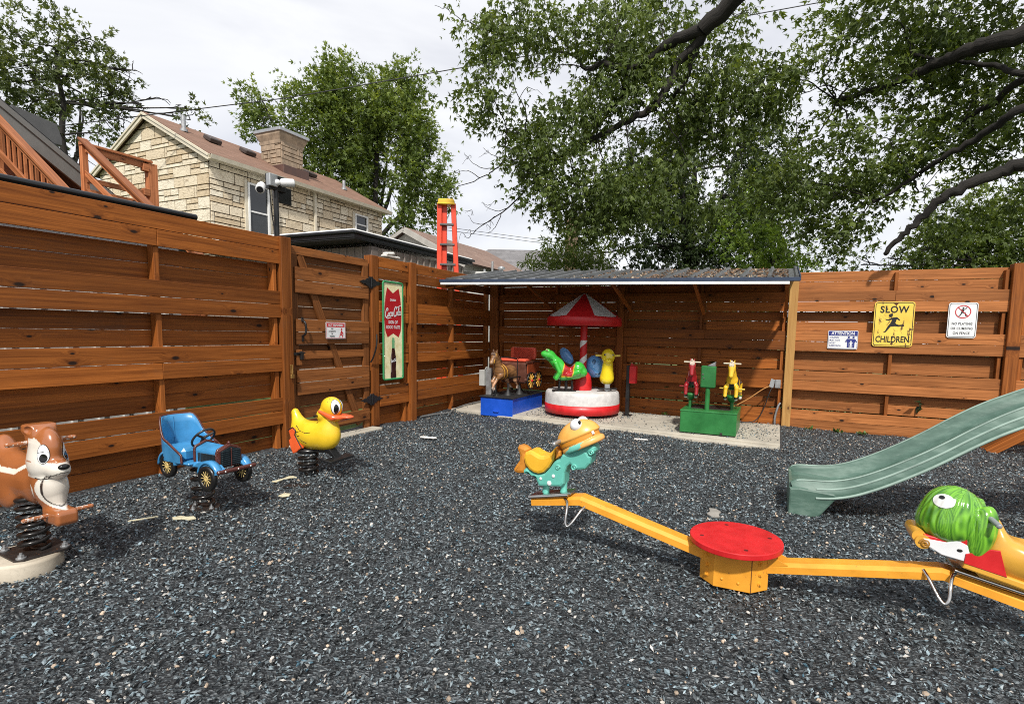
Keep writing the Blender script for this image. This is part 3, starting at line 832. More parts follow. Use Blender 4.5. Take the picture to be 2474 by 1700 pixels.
# slow children
def t_slow():
    t = NT('sign_yellow_rusty'); o = t.coord()
    n = t.noise(t.scale(o, (3, .9, 1)), 5, 7, .7, .5); n2 = t.noise(o, 30, 5, .7); n3 = t.noise(o, 3, 4)
    c = t.ramp(n3, [(.3, (.70, .46, .055)), (.7, (.85, .62, .10))])
    c = t.mix(t.ramp(t.math('ADD', n, t.math('MULTIPLY', n2, .35)), [(.76, 0), (.80, 1)]), c, (.10, .040, .018))
    c = t.mix(t.ramp(n2, [(.64, 0), (.7, .6)]), c, (.30, .15, .04))
    return t.fin(c, .5)
S4 = thing('road_sign', 'rusty yellow SLOW CHILDREN road sign with a running figure', 'sign', (6.168, -.012, 1.513), rot=BACK)
w, h = .457, .595
plate(S4, w, h, .035, t_slow(), .004)
lay(S4, 'border', ringflat(roundrect(w - .022, h - .022, .030), roundrect(w - .038, h - .038, .024)), INK, .0050)
lay(S4, 'lettering', [shift(textmesh('SLOW', .125, bold=.0035, narrow=.86, sp=1.12), .0, .19), shift(textmesh('CHILDREN', .115, bold=.0030, narrow=.70), 0, -.205)], INK, .0052)
run = [flat(ellipse(.022, .024, 16, -.035, .115)), flat([(-.058, .125), (-.02, .148), (-.012, .13), (-.05, .112)]), flat([(-.03, .085), (.03, .095), (.035, .07), (.02, .01), (-.035, .005), (-.022, .05)][::-1]),
       ribbon([(-.02, .08), (-.05, .055), (-.09, .06)], [.022, .018, .010]), ribbon([(.025, .088), (.05, .07), (.07, .05)], [.022, .018, .010]),
       flat([(-.04, .01), (.025, .015), (.05, -.02), (.0, -.03), (-.06, -.035)][::-1]), ribbon([(-.04, -.02), (-.06, -.055), (-.085, -.10), (-.105, -.108)], [.032, .026, .016, .010]), ribbon([(.02, -.01), (.06, -.02), (.10, -.012), (.122, -.022)], [.032, .024, .016, .009])]
for i, f_ in enumerate(run): shift(f_, 0, 0, i * .0002)
lay(S4, 'figure', run, INK, .0052)
rs = paint('rust', (.09, .032, .014), .85, .5, sc=30)
lay(S4, 'rust_patch', [flat([(-.03, .285), (.05, .285), (.03, .262), (.018, .235), (.008, .26)][::-1]), shift(flat([(-.012, -.245), (.006, -.238), (.012, -.262), (0, -.275), (-.02, -.262)]), 0, 0)], rs, .0062)
# no playing
S5 = thing('notice_sign', 'white NO PLAYING OR CLIMBING ON FENCE sign with red prohibition ring', 'sign', (6.907, -.012, 1.572), rot=BACK)
w, h = .306, .448
plate(S5, w, h, .03, SW, .004)
lay(S5, 'border', ringflat(roundrect(w - .018, h - .018, .026), roundrect(w - .030, h - .030, .022)), INK, .0050)
lay(S5, 'lettering', [shift(textmesh(s, .043, narrow=.80, bold=.0008, sp=1.08), 0, y) for s, y in (('NO PLAYING', -.045), ('OR CLIMBING', -.105), ('ON FENCE', -.165))], INK, .0052)
cl = [flat(ellipse(.011, .012, 14, .0, .145)), ribbon([(.0, .13), (-.008, .09)], .024), ribbon([(-.0, .122), (-.03, .128), (-.045, .15)], .008), ribbon([(.004, .124), (.03, .14), (.038, .165)], .008), ribbon([(-.006, .092), (.022, .085), (.03, .05), (.042, .05)], [.014, .013, .010, .008]), ribbon([(-.012, .092), (-.022, .065), (-.042, .042)], [.014, .012, .008])]
for i, f_ in enumerate(cl): shift(f_, 0, .008, i * .0002)
lay(S5, 'figure', cl, INK, .0052)
lay(S5, 'prohibition_ring', [ringflat(ellipse(.083, .083, 40, 0, .108), ellipse(.073, .073, 40, 0, .108)), shift(ribbon([(-.055, .163), (.055, .053)], .008), 0, 0, .0003)], SR, .0068)
# ------------------------------------------------------------------ spring riders
GR = 'spring riders along the left fence'
def spring_part(parent, r, z0, z1, turns, wire, lean=(0, 0), c=(0, 0)):
    pts = [(p[0] + c[0], p[1] + c[1], p[2]) for p in helix(r, z0, z1, turns, 22, lean)]
    return part('spring', MB().tube(pts, wire, 10), M_spring, parent)
def bolts(parent, pts, z, r=.014):
    for x, y in pts:
        b = MB().cyl((x, y, z), (x, y, z + .006), r * 1.5, 14).cyl((x, y, z + .006), (x, y, z + .018), r, 6, sm=False).cyl((x, y, z + .018), (x, y, z + .030), r * .5, 8)
        part('bolt', b, M_galv, parent)
# squirrel
BR = srgb(154, 92, 52); WH = (.66, .62, .55)
KY = .57
def sq_fn(P):
    P = P * np.array([1, 1 / KY, 1], dtype=np.float32)
    ab = np.abs(P) * np.array([0, 1, 0]) + P * np.array([1, 0, 1])      # mirror in y
    body = union(.07, s_cap(P, (-.26, 0, .48), (.10, 0, .47), .115, .115), s_ell(P, (-.20, 0, .45), (.19, .135, .15)), s_ell(P, (-.30, 0, .56), (.075, .11, .125)))
    chest = union(.05, s_ell(P, (.225, 0, .485), (.115, .112, .125)), s_cap(P, (.24, 0, .46), (.285, 0, .37), .075, .062))
    chest = smin(chest, s_cap(P, (.16, 0, .52), (.19, 0, .62), .085, .08), .06)
    chest = np.minimum(chest, s_ell(P, (.275, 0, .478), (.072, .098, .092)))
    foot = s_box(P, (.325, 0, .335), (.085, .082, .040), .026)
    hind = s_ell(ab, (-.16, .09, .38), (.12, .05, .075))
    head = union(.05, s_ell(P, (.205, 0, .660), (.118, .106, .108)), s_ell(ab, (.222, .070, .590), (.082, .064, .066)))
    head = smin(head, s_ell(P, (.318, 0, .575), (.085, .084, .050)), .035)
    head = smin(head, s_ell(P, (.250, 0, .682), (.080, .078, .092)), .03)
    ears = s_box(P, (.160, 0, .768), (.042, .112, .020), .012)
    ears = smin(ears, s_box(P, (.170, 0, .735), (.05, .092, .045), .02), .03)
    ears = smax(ears, -s_ell(ab, (.190, .106, .765), (.03, .028, .02)), .008)
    d = union(.03, body, chest); d = smin(d, foot, .025); d = smin(d, hind, .03)
    d = smin(d, smin(head, ears, .03), .022)
    return d * .8
def sq_col(V):
    x, y, z = V.T; ay = np.abs(y) / KY
    head = (z > .528) & (x > .08)
    wedge = (ay < .064 + .03 * np.clip((z - .66) / .1, 0, 1)) & (z > .604)             # brown stripe down the forehead
    patch = (((ay - .075) / .062) ** 2 + ((z - .655) / .075) ** 2 < 1) & (x > .18)
    muzz = (z < .612) & (x > .155)
    white = head & ((muzz) | (patch & ~wedge & (z < .74))) & (z < .745)
    bel = (x > .22) & ((ay / .100) ** 2 + ((z - .478) / .092) ** 2 < .98)
    rim = (x > .19) & ((ay / .112) ** 2 + ((z - .478) / .104) ** 2 < 1) & ~bel
    edge = (x > .22) & (np.abs((ay / .100) ** 2 + ((z - .478) / .092) ** 2 - .95) < .06)
    sad = (x < .10) & (np.abs(z - (.525 + .35 * np.clip(-x - .13, 0, 1) + .5 * np.clip(x - .0, 0, 1))) < .013) & (ay > .05)
    return paintcol(V, BR, (white, WH), (rim, (.72, .68, .60)), (bel, (.58, .53, .46)), (edge, (.03, .022, .018)), (sad, (.80, .74, .64)))
SQ = thing('spring_rider', 'brown and white squirrel spring rider with handlebars and foot pegs on a round concrete footing', 'spring rider', (1.18, -6.985, 0), -3, GR)
M_rider = paint_attr('rider_gloss', .22, .18, .6)
sqm = sdf_mesh(sq_fn, (-.42, -.14, .26), (.46, .14, .85), .0056, sq_col)
body = part('body', sqm, M_rider, SQ); bv = bvh_of(sqm)
for sy in (-1, 1):
    d = Vector((-.72, -sy * .69, -.02))
    e = part('eye', decal(bv, (.30, sy * .042, .655), d, ellipse(.027, .046), .002), SW, SQ)
    part('outline', decal(bv, (.30, sy * .042, .655), d, ellipse(.0295, .049), .0012), INK, e)
    part('pupil', decal(bv, (.30, sy * .041, .634), d, ellipse(.018, .022), .003), paint('gloss_black', (.006, .006, .006), .08, .1), e)
    part('eyelid', line_on(bv, (.30, sy * .042, .660), d, [(-.025, 0), (0, .006), (.024, .003)], .0028), INK, e)
nz = MB().ell((.395, 0, .594), (.018, .024, .015), 18); part('nose', nz, MATS['gloss_black'], body)
for sy in (-1, 1):
    part('mouth', line_on(bv, (.29, sy * .03, .543), (-.6, -sy, .0), [(-.05 * sy, .01), (-.02 * sy, -.012), (.02 * sy, -.018), (.055 * sy, -.012)], .0025), INK, body)
def rod(a, b, r, mat, name, parent):
    return part(name, MB().tube([a, b], r, 12).ell(a, (r, r, r), 10).ell(b, (r, r, r), 10), mat, parent)
M_peg = paint('chipped_brown', BR, .35, .2, wear=.9, wearcol=(.55, .50, .45), sc=12)
rod((.175, -.132, .700), (.175, .132, .700), .0115, M_peg, 'handlebar', SQ)
rod((.31, -.135, .342), (.31, .135, .342), .0115, M_peg, 'foot_peg', SQ)
spring_part(SQ, .058, .095, .40, 6.4, .0125)
part('base_plate', MB().prism([(-.13, -.09), (-.10, -.12), (.10, -.12), (.13, -.09), (.13, .09), (.10, .12), (-.10, .12), (-.13, .09)], .012, (0, 0, .084), (1, 0, 0), (0, 1, 0), .002), paint('rusty_black', (.018, .013, .011), .5, .4, wear=.5, wearcol=(.11, .045, .02), sc=14), SQ)
bolts(SQ, [(.10, -.09), (.10, .09), (-.10, -.09), (-.10, .09)], .09, .014)
cf = [(.185 * math.cos(a) * (1 + .06 * math.sin(3 * a + 1) + rnd.uniform(-.012, .012)) - .01, -.055 + .175 * math.sin(a) * (1 + .05 * math.cos(2 * a))) for a in [2 * math.pi * k / 44 for k in range(44)]]
part('footing', MB().prism(cf, .17, (0, 0, -.006), (1, 0, 0), (0, 1, 0), .014, 0, True), mat_concrete('stained_footing', (.56, .50, .40), (.22, .18, .13)), SQ)

# toy car
CB = srgb(58, 138, 190)
M_cblue = paint('car_blue', (.045, .245, .50), .3, .25, wear=.05, wearcol=(.35, .45, .5), coat=.35, sc=9)
M_maroon = paint('maroon_trim', (.085, .022, .016), .35, .3, wear=.45, wearcol=(.45, .32, .28), sc=22)
M_tyre = paint('tyre_black', (.010, .010, .010), .35, .3)
M_spoke = paint('cream_spoke', (.60, .45, .17), .4, .2)
CAR = thing('spring_rider', 'sky blue vintage toy car spring rider with maroon trim and cream spoked wheels', 'spring rider', (1.07, -6.0, 0), 0, GR); CAR.scale = (.97, .84, 1)
def tub_part(parent):
    """horseshoe seat shell, open to the front"""
    mb = MB(); n = 40; vs = []; rings = [(0, 0), (.0, 1), (.012, 1), (.012, 0)]
    outer = []
    for k in range(n + 1):
        a = R_(-128 + 256 * k / n)                       # 0 = rear
        ca, sa = math.cos(a), math.sin(a)
        x = -.165 - .155 * ca if abs(a) < R_(90) else -.165 + .175 * (abs(a) - R_(90)) / R_(38)
        y = .172 * (sa if abs(a) < R_(90) else math.copysign(1, sa))
        q = min(1, abs(a) / R_(128))
        top = .655 - .15 * (3 * min(1, max(0, q - .36) / .36) ** 2 - 2 * min(1, max(0, q - .36) / .36) ** 3)
        if q >= .72: top = .505 - (q - .72) * .32
        outer.append((x, y, top))
    for x, y, t in outer:
        r = Vector((x + .165, y, 0)); rn = r.normalized() if r.length else Vector((1, 0, 0))
        lo = .355
        for k in range(6):
            f = k / 5; fl = 1 + .05 * f
            vs.append((-.165 + (x + .165) * fl, y * fl, lo + (t - lo) * f))
        for k in range(6):
            f = 1 - k / 5; fl = 1 + .05 * f
            vs.append((-.165 + (x + .165) * fl - rn.x * .014, y * fl - rn.y * .014, lo + (t - lo) * f))
    fs = []
    for i in range(n):
        for k in range(11): fs.append((i * 12 + k, (i + 1) * 12 + k, (i + 1) * 12 + k + 1, i * 12 + k + 1))
    mb.add(vs, fs, 0, True)
    o = part('seat_shell', mb, M_cblue, parent)
    rim = [(-.165 + (x + .165) * 1.04, y * 1.04, t) for x, y, t in outer]
    part('piping', MB().tube([( rim[0][0] + .004, rim[0][1], .36)] + rim + [(rim[-1][0] + .004, rim[-1][1], .36)], .0085, 8), M_maroon, o)
    part('seam', MB().tube([(-.313, 0, .64), (-.308, 0, .5), (-.300, 0, .45)], .003, 6), M_cblue, o)
    return o
tub_part(CAR)
part('seat', MB().box((-.135, 0, .405), (.25, .285, .10), None, 0, .025), M_cblue, CAR)
fl = MB().box((-.03, 0, .345), (.46, .27, .028), None, 0, .008)
fl.box((.03, 0, .357), (.11, .34, .016), None, 0, .006)
part('floor', fl, M_cblue, CAR)
hood = MB()
def hs_(x, w, zt): return [(x, -w, .345), (x, -w, zt - .045), (x, -w * .92, zt - .028), (x, 0, zt), (x, w * .92, zt - .028), (x, w, zt - .045), (x, w, .345)]
A = hs_(.065, .095, .492); B_ = hs_(.295, .088, .486)
hood.add(A + B_, [(i, i + 7, i + 8, i + 1) for i in range(6)] + [tuple(range(7)), tuple(range(7, 14))[::-1]], 0)
h = part('hood', hood, M_cblue, CAR)
for x0, k in ((.060, 'a'), (.292, 'b')):
    P = hs_(x0, .100 if k == 'a' else .094, .500 if k == 'a' else .494)
    part('trim', MB().tube([(p[0], p[1], p[2]) for p in P], .010, 8), M_maroon, h)
for sy in (-1, 1):
    lv = MB()
    for k in range(12): lv.box((.095 + k * .0155, sy * .093, .402), (.008, .012, .062), rot3(0, 0, sy * 20), 0, .002)
    part('louvre', lv, paint('dark_louvre', (.012, .018, .022), .4, .2), h)
rad = MB().prism([(-.098, .345), (.098, .345), (.098, .462), (0, .500), (-.098, .462)], .022, (.310, 0, 0), (0, 1, 0), (0, 0, 1), .004)
rd = part('radiator', rad, M_maroon, CAR)
gr = MB(); gr.prism([(-.084, .352), (.084, .352), (.084, .458), (0, .484), (-.084, .458)], .008, (.321, 0, 0), (0, 1, 0), (0, 0, 1), .001)
for k in range(8):
    for sy in (-1, 1): gr.box((.326, sy * .043, .364 + k * .0132), (.010, .074, .006), rot3(0, 12, sy * -4), 0, .002)
part('grille', gr, paint('grille_teal', (.010, .020, .026), .3, .3), rd)
part('cap', MB().ell((.305, 0, .508), (.014, .011, .012), 12), M_maroon, rd)
part('grille_bar', MB().box((.331, 0, .41), (.006, .007, .13), None, 0, .002), M_maroon, rd)
bp = part('bumper', MB().box((.385, 0, .335), (.03, .335, .026), None, 0, .008), M_maroon, CAR)
bolts_ = [MB().ell((.401, y, .337), (.005, .006, .006), 8) for y in (-.11, 0, .11)]
for b in bolts_: part('rivet', b, M_white, bp)
def fender(parent, cx, cz, sy, r, a0, a1, w, y0, flare=0):
    n = 18; vs = []
    for k in range(n + 1):
        a = R_(a0 + (a1 - a0) * k / n)
        c, s_ = math.cos(a), math.sin(a)
        for (dr, dy) in ((0, 0), (.010, .004), (.012, w * .5), (.008, w - .006), (-.004, w), (-.010, w - .004), (.0, w * .5), (-.012, .002)):
            vs.append((cx + (r + dr) * c, sy * (y0 + dy), cz + (r + dr) * s_))
    fs = [(i * 8 + k, (i + 1) * 8 + k, (i + 1) * 8 + (k + 1) % 8, i * 8 + (k + 1) % 8) for i in range(n) for k in range(8)]
    fs += [tuple(range(8)), tuple(range(n * 8, n * 8 + 8))[::-1]]
    mb = MB().add(vs, fs, 0, True); return mb
def wheel(parent, x, y, z, r, sy, spokes=12):
    w = link('wheel', MB().lathe([(r * .62, -.017), (r * .80, -.020), (r, -.014), (r, .014), (r * .80, .020), (r * .62, .017), (r * .62, -.017)], 36).mesh('wheel', M_tyre), parent)
    w.location = (x, y, z); w.rotation_euler = (R_(90), 0, 0)
    part('hub_disc', MB().cyl((0, 0, -.012), (0, 0, .012), r * .66, 28), M_tyre, w)
    s_ = -sy
    part('hub', MB().lathe([(0, -.013), (r * .12, -.014), (r * .20, -.018), (r * .24, -.014), (r * .24, .0)], 20).lathe([(0, .013), (r * .12, .014), (r * .20, .018), (r * .24, .014), (r * .24, .0)], 20), M_spoke, w)
    for k in range(spokes):
        a = 2 * math.pi * k / spokes
        m = MB().box((r * .45 * math.cos(a), r * .45 * math.sin(a), 0), (r * .46, .0046, .030), rot3(0, 0, 360 * k / spokes), 0, .0015)
        part('spoke', m, M_spoke, w)
    part('axle_nut', MB().ell((0, 0, s_ * -.016), (r * .1, r * .1, .008), 10), M_black, w)
    return w
for sy in (-1, 1):
    part('fender', fender(CAR, -.175, .318, sy, .098, 8, 178, .055, .118), M_cblue, CAR)
    f2 = fender(CAR, .262, .285, sy, .105, 22, 168, .062, .100)
    f2.prism([(.345, .312), (.395, .325), (.385, .345), (.35, .335)], .062, (0, sy * .131, 0), (1, 0, 0), (0, 0, 1), .003)
    part('fender', f2, M_cblue, CAR)
    wheel(CAR, -.175, sy * .150, .318, .084, sy); wheel(CAR, .262, sy * .152, .282, .086, sy)
    part('apron', MB().prism([(.10, .345), (.34, .345), (.39, .322), (.33, .37), (.25, .392), (.16, .38)], .07, (0, sy * .115, 0), (1, 0, 0), (0, 0, 1), .006), M_cblue, CAR)
sw = MB(); c = Vector((.030, 0, .515)); nrm = Vector((-.76, 0, .65)); u = Vector((0, 1, 0)); v = nrm.cross(u)
sw.tube([c + (u * math.cos(2 * math.pi * k / 36) + v * math.sin(2 * math.pi * k / 36)) * .088 for k in range(36)], .0085, 8, 0, False, True)
for a in (0, 120, 240):
    a = R_(a + 90); sw.tube([c, c + (u * math.cos(a) + v * math.sin(a)) * .085], [.011, .007], 8)
sw.ell(c, (.017, .017, .012), 12)
st = part('steering_wheel', sw, paint('grey_black', (.022, .024, .026), .35, .4, wear=.35, wearcol=(.3, .32, .33), sc=30), CAR)
part('column', MB().tube([c, c - nrm * .11], .010, 8), M_black, st)
spring_part(CAR, .072, .03, .335, 4.4, .0135)
part('base_plate', MB().prism([(-.12, -.04), (-.04, -.12), (.04, -.12), (.12, -.04), (.12, .04), (.04, .12), (-.04, .12), (-.12, .04)], .012, (0, 0, .004), (1, 0, 0), (0, 1, 0), .002), MATS['rusty_black'], CAR)
bolts(CAR, [(.09, 0), (-.09, 0), (0, .09), (0, -.09)], .010, .012)

# duck
YD = (.80, .53, .022)
def dk_fn(P):
    body = s_ell(P, (.085, 0, .385), (.25, .135, .138))
    body = smin(body, s_ell(P, (.24, 0, .40), (.135, .112, .135)), .06)
    body = smin(body, s_cap(P, (-.10, 0, .45), (-.15, 0, .57), .080, .040), .07)
    body = smax(body, -s_ell(P, (.06, 0, .665), (.17, .30, .150)), .05)
    neck = s_cap(P, (.265, 0, .47), (.285, 0, .58), .075, .062)
    head = s_ell(P, (.30, 0, .650), (.112, .092, .092))
    ab = np.abs(P) * np.array([0, 1, 0]) + P * np.array([1, 0, 1])
    chk = s_ell(ab, (.215, .048, .575), (.05, .05, .055))
    head = smin(head, chk, .035)
    return smin(smin(body, neck, .05), head, .022)
DK = thing('spring_rider', 'yellow duck spring rider with orange bill and black foot board', 'spring rider', (1.03, -5.03, 0), 4, GR); DK.scale = (.90, .80, .97)
dkm = sdf_mesh(dk_fn, (-.26, -.2, .2), (.48, .2, .78), .0064)
body = part('body', dkm, paint('duck_yellow', YD, .34, .14, coat=.3, wear=.03, wearcol=(.55, .33, .02)), DK); bv = bvh_of(dkm)
def bill_fn(P):
    ab = np.abs(P) * np.array([0, 1, 0]) + P * np.array([1, 0, 1])
    d = s_ell(P, (.36, 0, .566), (.125, .090, .030))
    d = smin(d, s_ell(P, (.47, 0, .574), (.075, .066, .018)), .03)
    d = smin(d, s_cap(ab, (.36, .078, .565), (.225, .088, .612), .024, .016), .025)
    d = smax(d, -s_ell(P, (.43, 0, .607), (.11, .06, .022)), .012)
    d = smin(d, s_ell(P, (.34, 0, .548), (.10, .082, .024)), .006)
    return d
part('bill', sdf_mesh(bill_fn, (.17, -.13, .5), (.57, .13, .66), .005), paint('orange_red', (.76, .115, .03), .25, .15, coat=.4), DK)
for sy in (-1, 1):
    d = Vector((-.86, -sy * .52, -.12))
    e = part('eye', decal(bv, (.385, sy * .048, .662), d, ellipse(.042, .062), .003), SW, DK)
    part('outline', decal(bv, (.385, sy * .048, .662), d, ellipse(.047, .067), .0015), INK, e)
    part('pupil', decal(bv, (.385, sy * .046, .642), d, ellipse(.024, .041), .0045), MATS['gloss_black'], e)
    wl = MB()
    for pts in ([(-.09, .05), (-.03, .01), (.05, -.005), (.11, .005)], [(-.09, .05), (-.085, .0), (-.06, -.04), (0, -.08), (.055, -.095)], [(-.08, -.005), (-.04, -.005)], [(-.062, -.042), (-.025, -.035)]):
        wl = merge(wl, line_on(bv, (.03, 0, .42), (0, -sy, 0), [(a * (-sy if sy > 0 else 1) * (1 if sy < 0 else 1), b) for a, b in pts], .0032))
    part('wing_line', wl, INK, body)
    part('brow', line_on(bv, (.36, sy * .05, .66), d, [(-.05, .04), (-.02, .073), (.02, .073)], .003), INK, body)
    ft = [(-.085, .10), (-.03, .13), (.005, .10), (-.005, .06), (.01, .04), (.075, -.055), (.04, -.075), (.01, -.10), (-.035, -.115), (-.065, -.06), (-.085, .005), (-.06, .03)]
    part('foot', MB().prism([(a - .055, b * .98 + .325) for a, b in ft], .05, (0, sy * .098, 0), (1, 0, 0), (0, 0, 1), .012), MATS['orange_red'], body)
    part('foot_outline', MB().tube([(a - .055, sy * .118, b * .98 + .325) for a, b in ft[:6]], .006, 6), INK, body)
spring_part(DK, .088, .018, .215, 3.6, .0145)
top = MB().lathe([(0, .215), (.10, .215), (.118, .228), (.118, .245), (.09, .262), (0, .262)], 32); part('spring_cap', top, M_black, DK)
fb = MB(); fb.prism([(.08, .275), (.30, .275), (.37, .205), (.37, .190), (.28, .235), (.08, .235)], .10, (0, 0, 0), (1, 0, 0), (0, 0, 1), .004)
part('foot_bracket', fb, M_black, DK)
part('foot_board', MB().box((.375, 0, .192), (.10, .36, .022), rot3(0, 8, 0), 0, .006), M_black, DK)
part('handlebar', MB().tube([(.20, -.14, .575), (.20, .14, .575)], .010, 10), M_black, DK)

# ------------------------------------------------------------------ teeter with fish and duck-fish seats
SS = thing('seesaw', 'yellow seesaw with a red disc centre and two fish character seats', 'seesaw', (4.636, -5.50, 0))
TL = 2.4
tilt = Matrix.Rotation(R_(TL), 3, 'Y')        # left end up
octo = [(-.167, .045), (-.167, -.045), (-.09, -.122), (.09, -.122), (.167, -.045), (.167, .045), (.09, .122), (-.09, .122)]
base = MB().prism(octo[::-1], .205, (0, 0, .125), (1, 0, 0), (0, 1, 0), .003)
bs = part('base', base, M_yellow, SS)
dn = Vector((1, -1, 0)).normalized()
for sx in (-1, 1):
    for z in (.065, .115, .17):
        p = Vector((sx * .1285, -.0835, z)); n_ = Vector((sx, -1, 0)).normalized()
        part('bolt', MB().cyl(p, p + n_ * .004, .013, 16).cyl(p + n_ * .004, p + n_ * .012, .0075, 6, sm=False), M_yellow, bs)
for x, z in ((-.05, .07), (.03, .062)): part('rivet', MB().ell((x, -.122, z), (.008, .005, .008), 10), M_yellow, bs)
part('joint', MB().box((.0905, -.1228, .125), (.004, .002, .20)), paint('dark_yellow', (.16, .06, .006), .6, .2), bs)
dk_ = part('disc', MB().prism(ellipse(.232, .232, 72), .030, (0, 0, .243), (1, 0, 0), (0, 1, 0), .004), M_red, SS)
for a in (20, 110, 200, 290):
    p = (.175 * math.cos(R_(a)), .175 * math.sin(R_(a)), .2575)
    part('bolt_recess', MB().cyl(p, (p[0], p[1], .2588), .011, 14), paint('dark_red', (.12, .008, .008), .5, .3), dk_)
def tl(p): return tilt @ Vector(p)
for sx in (-1, 1):
    k = [(.15, .145), (.87, .297), (1.18, .235)]
    P = [tl((sx * a, 0, z)) for a, z in k]
    mb = MB(); prof = [(-.055, -.024), (.055, -.024), (.055, .010), (.036, .026), (-.036, .026), (-.055, .010)]
    vs = []
    for i, p in enumerate(P):
        d = (P[min(i + 1, 2)] - P[max(i - 1, 0)]).normalized(); up = Vector((-d.z * 1.0, 0, d.x)) if sx > 0 else Vector((d.z, 0, -d.x))
        for a, b in prof: vs.append(p + Vector((0, a, 0)) + up * b)
    n = len(prof); fs = [(i * n + q, i * n + (q + 1) % n, (i + 1) * n + (q + 1) % n, (i + 1) * n + q) for i in range(2) for q in range(n)] + [tuple(range(n)), tuple(range(2 * n, 3 * n))]
    mb.add(vs, fs)
    arm = part('arm', mb, M_yellow, SS)
    for yy in (-.05, .05): part('gusset', MB().prism([(sx * .16, .215), (sx * .16, .15), (sx * .255, .172)], .008, (0, yy, 0), (1, 0, 0), (0, 0, 1)), M_yellow, arm)
# --- fish seat on the left arm (faces +x)
TEAL = paint('teal_paint', (.125, .47, .39), .36, .14, coat=.25); SAD = paint('saddle_yellow', (.80, .44, .03), .36, .2, sc=4, coat=.2)
ORG = paint('fish_orange', (.58, .225, .026), .42, .35, sc=11, wear=.12, wearcol=(.35, .11, .012)); ORL = paint('fish_head_orange', (.74, .36, .075), .38, .4, sc=9, wear=.1, wearcol=(.45, .17, .02), coat=.2)
FS = link('fish_seat', MB().box((0, 0, .006), (.30, .125, .012), rot3(0, -11, 0), 0, .003).mesh('fish_seat', M_chrome), SS)
p = tl((-1.06, 0, .292)); FS.location = p; FS.scale = (.91, .91, .96)
SHR = .17
def ol(pts): return [((u - 710) * .000485, (1180 - v) * .000443 + (u - 710) * .000485 * SHR) for u, v in pts]
teal = ol([(545, 1035), (860, 1055), (905, 1020), (915, 860), (945, 780), (985, 745), (1010, 770), (1025, 822), (1075, 832), (1200, 826), (1268, 750), (1284, 650), (1245, 632), (1222, 600), (1258, 605), (1300, 632), (1330, 580), (1325, 530), (1290, 500), (1200, 500), (1040, 545), (870, 600), (835, 660), (790, 672), (745, 700), (700, 770), (620, 845), (540, 856), (440, 835), (375, 770), (335, 756), (298, 790), (300, 832), (345, 850), (425, 862), (495, 935), (525, 1010)])
part('body', MB().prism(teal, .115, (0, 0, 0), (1, 0, 0), (0, 0, 1), .016, 0, False), TEAL, FS)
for (u, v, r) in ((570, 922, .010), (755, 895, .012), (697, 993, .0165)):
    X, Z = ol([(u, v)])[0]
    for sy in (-1, 1): part('stud', MB().ell((X, sy * .058, Z), (r, .006, r), 14), SW, FS)
for u in (600, 862):
    X, _ = ol([(u, 0)])[0]
    part('leg', MB().tube([(X, 0, .008 + X * SHR * .7), (X + .004, 0, .075 + X * SHR)], [.024, .020], 16), TEAL, FS)
for (cu, cv, r) in ((1045, 790, .020), (1275, 600, .018), (815, 775, .016)):
    X, Z = ol([(cu, cv)])[0]
    part('curl', MB().tube([(X + r * (1 - t / 26) * math.cos(t * .42), y_, Z + r * (1 - t / 26) * math.sin(t * .42)) for y_ in (-.059,) for t in range(20)], .006, 6), TEAL, FS)
    part('curl', MB().tube([(X + r * (1 - t / 26) * math.cos(t * .42), .059, Z + r * (1 - t / 26) * math.sin(t * .42)) for t in range(20)], .006, 6), TEAL, FS)
sad = ol([(390, 503), (335, 525), (312, 600), (340, 700), (400, 780), (470, 828), (540, 851), (620, 836), (690, 772), (740, 690), (768, 600), (778, 490), (740, 530), (690, 575), (620, 600), (560, 588), (490, 545), (440, 510)])
part('saddle', MB().prism(sad, .150, (0, 0, 0), (1, 0, 0), (0, 0, 1), .020, 0, False), SAD, FS)
tail = ol([(235, 425), (190, 432), (172, 470), (190, 520), (215, 580), (208, 655), (160, 715), (122, 770), (132, 822), (200, 845), (290, 848), (320, 800), (350, 740), (345, 640), (330, 560), (355, 500), (300, 450)])
part('tail', MB().prism(tail, .075, (0, 0, 0), (1, 0, 0), (0, 0, 1), .022, 0, False), ORG, FS)
part('neck', MB().prism(ol([(770, 490), (845, 560), (845, 620), (770, 665)]), .105, (0, 0, 0), (1, 0, 0), (0, 0, 1), .01), ORG, FS)
HR = rot3(0, -25, 0)
def fh_fn(P):
    q = (P - np.array([.172, 0, .378])) @ np.array(HR)          # into the head frame
    top = smax(s_ell(q, (0, 0, -.01), (.155, .108, .118)), -(q[..., 2] - .004), .012)
    # brow notch
    mid = smax(s_ell(q * np.array([1, 1, .2]), (0, 0, 0), (.140, .100, .1)), np.abs(q[..., 2] + .010) - .017, .006)
    jaw = smax(s_ell(q * np.array([1, 1, .5]), (.012, 0, -.030), (.150, .106, .06)), np.abs(q[..., 2] + .046) - .021, .018)
    return np.minimum(np.minimum(top, mid), jaw)
def fh_col(V):
    q = (V - np.array([.172, 0, .378])) @ np.array(HR)
    c = paintcol(V, (.74, .37, .075), ((q[:, 2] < .004) & (q[:, 2] > -.024), (.66, .26, .025)), (q[:, 2] < -.024, (.72, .38, .10)))
    m = (q[:, 2] < -.030) & (np.abs(q[:, 0] + .02 - (q[:, 2] + .045) * 1.5) < .055 + .01 * np.sin(q[:, 2] * 200)) & (np.abs(q[:, 1]) > .05)
    c[m] = (.15, .50, .42); return c
hm = sdf_mesh(fh_fn, (-.03, -.13, .24), (.36, .13, .60), .0045, fh_col)
hd = part('head', hm, paint_attr('fish_head', .35, .45, .25), FS)
